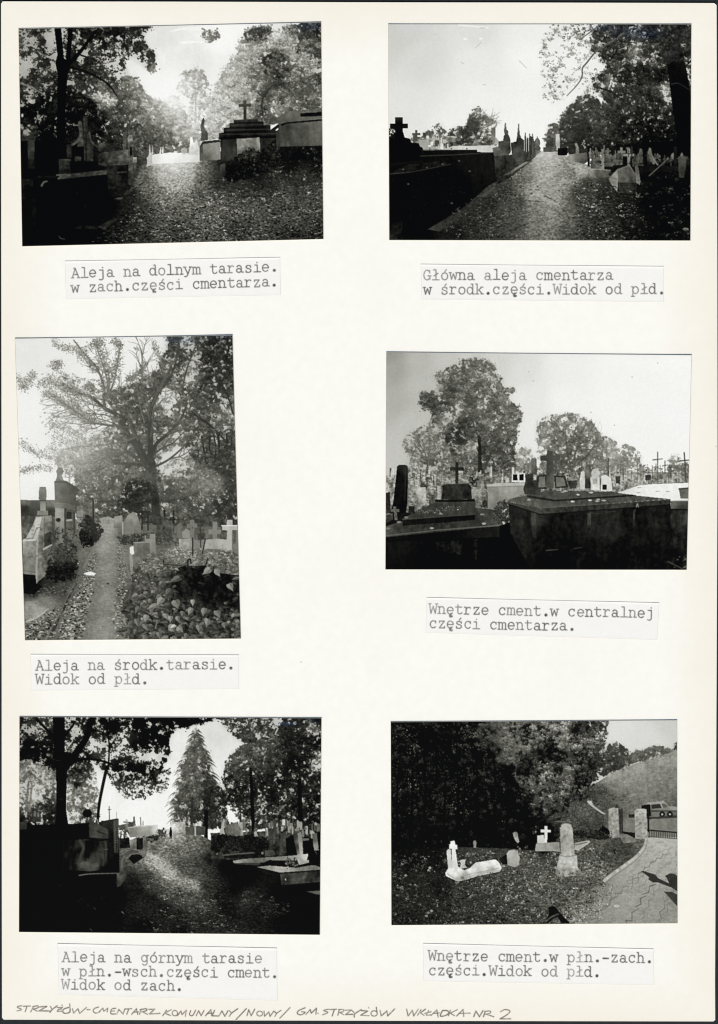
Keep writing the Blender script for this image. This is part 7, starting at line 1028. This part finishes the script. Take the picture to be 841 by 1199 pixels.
# ------------------------------------------------------------ light response: display tone -> albedo
LIT = (1.177, 1.212, 1.294)         # how much light the level sheet sends back per unit of albedo
FLOOR = 0.003                      # light a black, slightly glossy print still sends back
def srgb_lin(v):
    v = np.asarray(v, float) / 255.0
    return np.where(v <= 0.04045, v / 12.92, ((v + 0.055) / 1.055) ** 2.4)
def albedo(rgb, floor=0.0):
    l = srgb_lin(rgb)
    return np.clip((l - floor) / np.array(LIT), 0.0008, 0.95)

def print_rgb(L, blue):
    """grey tone of the print with its faint olive warmth and the painted-in blue sheen of its silvering"""
    w = np.clip(L / 255, 0, 1)
    mid = np.sin(np.pi * np.clip(w, 0, 1))
    r = L - 0.6 * mid; g = L - 0.2 * mid; b = L - 7.5 * mid - 3.0 * w
    bl = np.clip(blue, 0, 2.4)
    r = r + bl * 4; g = g + bl * 14; b = b + bl * 38
    return np.stack([r, g, b], -1)

def paper_material(name, attr, rough, spec, bump, bump_scale, coat=0.0):
    m = bpy.data.materials.new(name); m.use_nodes = True; nt = m.node_tree; n = nt.nodes; b = n['Principled BSDF']
    a = n.new('ShaderNodeAttribute'); a.attribute_name = attr
    no = n.new('ShaderNodeTexNoise'); no.inputs['Scale'].default_value = bump_scale; no.inputs['Detail'].default_value = 3
    tc = n.new('ShaderNodeTexCoord'); nt.links.new(tc.outputs['Object'], no.inputs['Vector'])
    mx = n.new('ShaderNodeMix'); mx.data_type = 'RGBA'; mx.blend_type = 'MULTIPLY'; mx.inputs[0].default_value = 1.0
    rp = n.new('ShaderNodeMapRange'); rp.inputs[1].default_value = .25; rp.inputs[2].default_value = .75; rp.inputs[3].default_value = .975; rp.inputs[4].default_value = 1.025
    nt.links.new(no.outputs['Fac'], rp.inputs[0]); nt.links.new(a.outputs['Color'], mx.inputs[6]); nt.links.new(rp.outputs[0], mx.inputs[7])
    nt.links.new(mx.outputs[2], b.inputs['Base Color'])
    b.inputs['Roughness'].default_value = rough; b.inputs['Specular IOR Level'].default_value = spec
    if bump:
        bp = n.new('ShaderNodeBump'); bp.inputs['Strength'].default_value = bump; bp.inputs['Distance'].default_value = 0.0001
        nt.links.new(no.outputs['Fac'], bp.inputs['Height']); nt.links.new(bp.outputs[0], b.inputs['Normal'])
    return m
M_PRINT = paper_material('silver_gelatin_print', 'tone', .5, .04, 0, 1500)
M_SLIP = paper_material('typing_paper', 'tone', .8, .1, 0, 2500)
M_PENCIL = paper_material('pencil_graphite', 'tone', .6, .1, 0, 2500)

def plain_material(name, rgb, noise_amt=.06, scale=900.0, rough=.8, edge=None):
    m = bpy.data.materials.new(name); m.use_nodes = True; nt = m.node_tree; n = nt.nodes; b = n['Principled BSDF']
    tc = n.new('ShaderNodeTexCoord'); c = albedo(rgb)
    no = n.new('ShaderNodeTexNoise'); no.inputs['Scale'].default_value = scale; no.inputs['Detail'].default_value = 5
    nt.links.new(tc.outputs['Object'], no.inputs['Vector'])
    mr = n.new('ShaderNodeMapRange'); mr.inputs[1].default_value = .25; mr.inputs[2].default_value = .75; mr.inputs[3].default_value = 1 - noise_amt; mr.inputs[4].default_value = 1 + noise_amt
    nt.links.new(no.outputs['Fac'], mr.inputs[0])
    mx = n.new('ShaderNodeMix'); mx.data_type = 'RGBA'; mx.blend_type = 'MULTIPLY'; mx.inputs[0].default_value = 1
    mx.inputs[6].default_value = (*c, 1); nt.links.new(mr.outputs[0], mx.inputs[7])
    nt.links.new(mx.outputs[2], b.inputs['Base Color']); b.inputs['Roughness'].default_value = rough; b.inputs['Specular IOR Level'].default_value = .15
    return m, nt, mx

def grid_objects(s, zf, mat, root, lift, keep=None, rgb=None):
    """one mesh per painted part, cut from the print's own surface; parts follow its curl"""
    rgb = print_rgb(s.out, s.blue) if rgb is None else rgb
    colr = albedo(rgb, FLOOR)
    Z = zf(s.U, s.V) + lift
    co = np.stack([(s.X - 420.5) * SC, (599.5 - s.Y) * SC, Z], -1).reshape(-1, 3) - np.array(root.location)
    W = s.nx + 1
    ii, jj = np.meshgrid(np.arange(s.nx), np.arange(s.ny))
    quads = np.stack([jj * W + ii, (jj + 1) * W + ii, (jj + 1) * W + ii + 1, jj * W + ii + 1], -1).reshape(-1, 4)
    ids = s.I[:-1, :-1].reshape(-1); objs = {}
    flat = colr.reshape(-1, 3)
    for pid, (name, par, label) in enumerate(s.parts):
        q = quads[(ids == pid)] if keep is None else quads[(ids == pid) & keep]
        if len(q) == 0: continue
        used, inv = np.unique(q.reshape(-1), return_inverse=True)
        me = bpy.data.meshes.new(name)
        me.vertices.add(len(used)); me.vertices.foreach_set('co', co[used].astype(np.float32).ravel())
        me.loops.add(len(q) * 4); me.loops.foreach_set('vertex_index', inv.astype(np.int32).ravel())
        me.polygons.add(len(q)); me.polygons.foreach_set('loop_start', np.arange(0, len(q) * 4, 4, dtype=np.int32))
        me.update(calc_edges=True)
        at = me.attributes.new('tone', 'FLOAT_COLOR', 'POINT')
        at.data.foreach_set('color', np.concatenate([flat[used], np.ones((len(used), 1))], 1).astype(np.float32).ravel())
        me.materials.append(mat)
        o = bpy.data.objects.new(name, me)
        link(o, objs.get(par) if par is not None and par in objs else root)
        if label: o['label'] = label
        objs[pid] = o
    return objs

def slab(name, quad, zf, base, mat, margin, loc, n=(40, 30)):
    """thin sheet under a print or slip: curled top, cut edges all round, underside"""
    q = np.array(quad, float); c = q.mean(0)
    bm = bmesh.new(); top = {}; bot = {}
    nx, ny = n
    ln = [np.linalg.norm(q[1] - q[0]), np.linalg.norm(q[3] - q[0])]
    for j in range(ny + 1):
        for i in range(nx + 1):
            u = i / nx; v = j / ny
            p = (1 - u) * (1 - v) * q[0] + u * (1 - v) * q[1] + u * v * q[2] + (1 - u) * v * q[3]
            d = (p - c); e = np.array([0.0, 0.0])
            if i == 0: e[0] -= margin
            if i == nx: e[0] += margin
            if j == 0: e[1] -= margin
            if j == ny: e[1] += margin
            x, y, _ = world(*(p + e)); z = float(zf(np.array(u), np.array(v)))
            top[i, j] = bm.verts.new((x - loc[0], y - loc[1], z - loc[2]))
            bot[i, j] = bm.verts.new((x - loc[0], y - loc[1], z - base - loc[2]))
    for j in range(ny):
        for i in range(nx):
            bm.faces.new((top[i, j], top[i, j + 1], top[i + 1, j + 1], top[i + 1, j]))
            bm.faces.new((bot[i, j], bot[i + 1, j], bot[i + 1, j + 1], bot[i, j + 1]))
    ring = [(i, 0) for i in range(nx)] + [(nx, j) for j in range(ny)] + [(i, ny) for i in range(nx, 0, -1)] + [(0, j) for j in range(ny, 0, -1)]
    for k in range(len(ring)):
        a, b = ring[k], ring[(k + 1) % len(ring)]
        bm.faces.new((top[a], top[b], bot[b], bot[a]))
    bmesh.ops.recalc_face_normals(bm, faces=bm.faces)
    me = bpy.data.meshes.new(name); bm.to_mesh(me); bm.free(); me.materials.append(mat)
    o = bpy.data.objects.new(name, me); o.location = loc
    return link(o)

def curl(base, top=0, right=0, bottom=0, left=0, tl=0, tr=0, bl=0, br=0, w=.05):
    top, right, bottom, left, tl, tr, bl, br = (.4 * k for k in (top, right, bottom, left, tl, tr, bl, br))
    def f(u, v):
        e = lambda d, s=w: np.exp(-(d / s) ** 2)
        k = lambda a, b: np.exp(-(a * a + b * b) / .02)
        return base + top * e(v) * (.6 + .4 * np.cos(7 * u)) + right * e(1 - u) + bottom * e(1 - v) + left * e(u) + tl * k(u, v) + tr * k(1 - u, v) + bl * k(u, 1 - v) + br * k(1 - u, 1 - v)
    return f

# ------------------------------------------------------------ dark backing and sheet
m_backing, _, _ = plain_material('dark_cover', (37, 42, 44), .25, 700)
bm = bmesh.new(); bmesh.ops.create_grid(bm, x_segments=4, y_segments=4, size=1.2)
me = bpy.data.meshes.new('dark_backing'); bm.to_mesh(me); bm.free(); me.materials.append(m_backing)
tag(link(bpy.data.objects.new('dark_backing', me)), 'dark grey cover that the album page lies on', 'backing', kind='structure')  # stands for the dark scanner lid lining behind the page

m_page, nt, mx = plain_material('cream_card', (251, 250, 242), .02, 420, .9)
n = nt.nodes; tc = n.new('ShaderNodeTexCoord'); sx = n.new('ShaderNodeSeparateXYZ'); nt.links.new(tc.outputs['Object'], sx.inputs[0])
def mnode(op, a, b=None):
    k = n.new('ShaderNodeMath'); k.operation = op
    for i, v in enumerate((a, b)):
        if v is None: continue
        if isinstance(v, (int, float)): k.inputs[i].default_value = v
        else: nt.links.new(v, k.inputs[i])
    return k.outputs[0]
dx = mnode('SUBTRACT', .1050, mnode('ABSOLUTE', sx.outputs[0])); dy = mnode('SUBTRACT', .1493, mnode('ABSOLUTE', sx.outputs[1]))
d = mnode('MINIMUM', dx, dy)
nz = n.new('ShaderNodeTexNoise'); nz.inputs['Scale'].default_value = 60; nz.inputs['Detail'].default_value = 4; nt.links.new(tc.outputs['Object'], nz.inputs['Vector'])
d2 = mnode('ADD', d, mnode('MULTIPLY', mnode('SUBTRACT', nz.outputs['Fac'], .5), .010))
age = n.new('ShaderNodeMapRange'); age.inputs[1].default_value = 0.0; age.inputs[2].default_value = .017; age.inputs[3].default_value = .7; age.inputs[4].default_value = 0.0; nt.links.new(d2, age.inputs[0])
old = n.new('ShaderNodeMix'); old.data_type = 'RGBA'; old.inputs[7].default_value = (*albedo((243, 236, 219)), 1)
nt.links.new(age.outputs[0], old.inputs[0]); nt.links.new(mx.outputs[2], old.inputs[6])
blot = n.new('ShaderNodeTexNoise'); blot.inputs['Scale'].default_value = 22; blot.inputs['Detail'].default_value = 3; nt.links.new(tc.outputs['Object'], blot.inputs['Vector'])
br = n.new('ShaderNodeMapRange'); br.inputs[1].default_value = .5; br.inputs[2].default_value = .75; br.inputs[3].default_value = 0; br.inputs[4].default_value = .3; nt.links.new(blot.outputs['Fac'], br.inputs[0])
warm = n.new('ShaderNodeMix'); warm.data_type = 'RGBA'; warm.inputs[7].default_value = (*albedo((248, 244, 229)), 1); nt.links.new(br.outputs[0], warm.inputs[0]); nt.links.new(old.outputs[2], warm.inputs[6])
vo = n.new('ShaderNodeTexVoronoi'); vo.inputs['Scale'].default_value = 55; nt.links.new(tc.outputs['Object'], vo.inputs['Vector'])
sp = n.new('ShaderNodeMapRange'); sp.inputs[1].default_value = .012; sp.inputs[2].default_value = .02; sp.inputs[3].default_value = .35; sp.inputs[4].default_value = 0; nt.links.new(vo.outputs['Distance'], sp.inputs[0])
spk = n.new('ShaderNodeMix'); spk.data_type = 'RGBA'; spk.inputs[7].default_value = (*albedo((175, 160, 130)), 1); nt.links.new(sp.outputs[0], spk.inputs[0]); nt.links.new(warm.outputs[2], spk.inputs[6])
nt.links.new(spk.outputs[2], n['Principled BSDF'].inputs['Base Color'])

out = [(3.2, 1.6), (200, 1.9), (415, 2.6), (640, 3.0), (836.5, 3.6), (839.2, 6), (840.0, 300), (840.3, 550), (839.2, 800), (838.2, 1000), (837.4, 1150), (837.6, 1194.3), (835.5, 1196), (600, 1195.6), (300, 1194.9), (4.5, 1193.9), (2.5, 1191.5), (2.2, 1000), (2.0, 560), (1.6, 300), (1.4, 4.5)]
bm = bmesh.new(); tv = [bm.verts.new(world(x, y, SHEET_Z)) for x, y in out]; bv = [bm.verts.new(world(x, y, 0.00003)) for x, y in out]
bm.faces.new(tv[::-1]); bm.faces.new(bv)
for k in range(len(out)): a, b = k, (k + 1) % len(out); bm.faces.new((tv[a], tv[b], bv[b], bv[a]))
bmesh.ops.recalc_face_normals(bm, faces=bm.faces)
me = bpy.data.meshes.new('album_page'); bm.to_mesh(me); bm.free(); me.materials.append(m_page)
page = tag(link(bpy.data.objects.new('album_page', me)), 'cream card album page with six photographs and typed slips pasted on', 'album page')

note = pencil_note(); note.part('handwritten_note')
note.out = 240 * np.ones(note.L.shape); al = np.clip(note.A[..., None] * .9, 0, .85)
rgb = np.array([247, 243, 227.0]) * (1 - al) + np.array([72, 62, 64.0]) * al
note.blue[:] = 0
msk = (note.A[:-1, :-1] + note.A[1:, 1:] + note.A[1:, :-1] + note.A[:-1, 1:]) > .12
ho = grid_objects(note, lambda u, v: SHEET_Z + 0.000008 + 0 * u, M_PENCIL, page, 0, keep=msk.reshape(-1), rgb=rgb)
for o in ho.values(): o['label'] = 'pencilled heading line in slanted capitals'
scr = Picture([(590, 700), (680, 700), (680, 770), (590, 770)], 3, res=2)

# ------------------------------------------------------------ the six prints
m_back, _, _ = plain_material('print_cut_edge', (176, 173, 162), .03, 2000)
GROUP = 'black and white prints pasted on the album page'
PRINTS = [
    (picture_lower_terrace, 'print of a leafy cemetery avenue with a stepped tomb topped by a cross', curl(.00084, top=.00016, right=.0001, left=.00004, tr=.0002), None),
    (picture_main_avenue, 'print of a long straight avenue under a wide pale sky, black tomb in shade', curl(.00084, top=.00014, left=.00012, right=.0001), None),
    (picture_middle_terrace, 'upright tall print of a narrow path, spreading old tree and heart shaped leaves', curl(.00084, top=.0002, left=.00012, right=.0001, tr=.0003), None),
    (picture_central_part, 'print with two wide dark tombs in front and a tall round tree under pale sky', curl(.00084, top=.0002, right=.0002, left=.00006), None),
    (picture_upper_terrace, 'darkest print, a rising avenue with a conifer in its middle and black shade', curl(.00084, top=.00012, right=.00006, br=.0002), None),
    (picture_northwest_part, 'print with white graves in grass, gate posts, a car and a hillside', curl(.00084, top=.0001, right=.00012), None),
]
for fn, label, zf, _ in PRINTS:
    s = fn(); cx, cy = s.q.mean(0)
    o = slab('photo_print', s.q, zf, .00022, m_back, .35, world(cx, cy, SHEET_Z))
    tag(o, label, 'photograph', GROUP)
    grid_objects(s, zf, M_PRINT, o, .00001)

# ------------------------------------------------------------ the typed slips
m_sback, _, _ = plain_material('slip_cut_edge', (214, 212, 205), .02, 2000)
SLIP_T = .00006
SLIPS = [
    ([(76.4, 306), (327.8, 301.6), (328.4, 345.2), (77.7, 350)], [('Aleja na dolnym tarasie.', 88.8, 325.2, 321.3, 317.6), ('w zach.części cmentarza.', 88.5, 342.0, 321.3, 335.0)], 'typed slip reading Aleja na dolnym tarasie, in two lines', dict(top=.0003, left=.0001, right=.00006, bottom=.00006)),
    ([(493.1, 309.6), (776.9, 312.2), (776.9, 353.4), (494.2, 350.3)], [('Główna aleja cmentarza', 500.5, 327.4, 713.5, 327.4), ('w środk.części.Widok od płd.', 500.5, 344.4, 774.5, 343.9)], 'typed slip reading Główna aleja cmentarza, in two lines', dict(top=.00034, left=.00006, bottom=.00008)),
    ([(36.2, 766.4), (279.6, 767.1), (279.6, 806.4), (36.9, 808.3)], [('Aleja na środk.tarasie.', 46.8, 784.7, 270.6, 783.1), ('Widok od płd.', 46.8, 800.8, 169.5, 800.4)], 'typed slip reading Aleja na środk.tarasie, under the upright tall print', dict(top=.0003, left=.00006, right=.00006, bottom=.00005)),
    ([(500, 699.8), (771.8, 706), (769.3, 748.9), (498.9, 740.7)], [('Wnętrze cment.w centralnej', 507.1, 718.4, 761.1, 723.0), ('części cmentarza.', 507.1, 735.0, 669.8, 738.2)], 'typed slip reading Wnętrze cment.w centralnej, slightly askew', dict(top=.00028, right=.00008, bottom=.00005)),
    ([(67.8, 1105), (324, 1110.3), (324.7, 1171.3), (69.6, 1164.6)], [('Aleja na górnym tarasie', 77.8, 1125.9, 302.5, 1127.6), ('w płn.-wsch.części cment.', 77.1, 1142.3, 321.8, 1144.4), ('Widok od zach.', 77.1, 1158.0, 210.2, 1159.8)], 'typed slip with three lines, reading Aleja na górnym tarasie', dict(top=.00034, left=.00006, right=.00008, bottom=.0001)),
    ([(495.7, 1104.8), (765, 1111.4), (765.7, 1153.1), (496.4, 1148.5)], [('Wnętrze cment.w płn.-zach.', 506.4, 1124.4, 760.4, 1127.0), ('części.Widok od płd.', 506.4, 1141.2, 699, 1143.4)], 'typed slip reading Wnętrze cment.w płn.-zach, under the print with the car', dict(top=.00028, right=.00006, bottom=.00006)),
]
for k, (q, lines, label, c) in enumerate(SLIPS):
    s = caption(q, lines, 200 + k); c = {a: .5 * b for a, b in c.items()}; zf = curl(.00067, w=.03, **{a: b for a, b in c.items()})
    cx, cy = s.q.mean(0)
    o = slab('caption_slip', s.q, zf, SLIP_T, m_sback, .3, world(cx, cy, SHEET_Z))
    tag(o, label, 'caption slip', 'typed caption slips pasted under the prints')
    g = s.out
    rgb = np.stack([g * 1.0, g * .997, g * .976], -1)
    grid_objects(s, zf, M_SLIP, o, .00001, rgb=rgb)

# ------------------------------------------------------------ camera and daylight
D = 1.0
cam = bpy.data.cameras.new('camera'); cam.sensor_fit = 'VERTICAL'; cam.angle = 2 * math.atan(599.5 * SC / D); cam.clip_start = .01; cam.clip_end = 50
co = bpy.data.objects.new('camera', cam); co.location = (0, 0, SHEET_Z + D); link(co); bpy.context.scene.camera = co
EL, AZ = math.radians(48), math.radians(188)     # sun from below the page's foot
sun = bpy.data.lights.new('sun', 'SUN'); sun.energy = 2.6; sun.angle = math.radians(14); sun.color = (1, .96, .9)
so = bpy.data.objects.new('sun', sun); link(so)
dirv = np.array([math.sin(AZ) * math.cos(EL), math.cos(AZ) * math.cos(EL), math.sin(EL)])
from mathutils import Vector
so.rotation_euler = Vector(dirv).to_track_quat('Z', 'Y').to_euler(); so.location = tuple(dirv * 3)
wd = bpy.data.worlds.new('World'); bpy.context.scene.world = wd; wd.use_nodes = True
wn = wd.node_tree.nodes; sky = wn.new('ShaderNodeTexSky'); sky.sky_type = 'NISHITA'; sky.sun_disc = False; sky.sun_elevation = EL; sky.sun_rotation = AZ
bg = wn['Background']; bg.inputs['Strength'].default_value = .08; wd.node_tree.links.new(sky.outputs[0], bg.inputs[0])
bpy.context.scene.cycles.filter_width = 1.15
vs = bpy.context.scene.view_settings; vs.view_transform = 'Standard'; vs.look = 'None'; vs.exposure = EXPOSURE; vs.gamma = 1
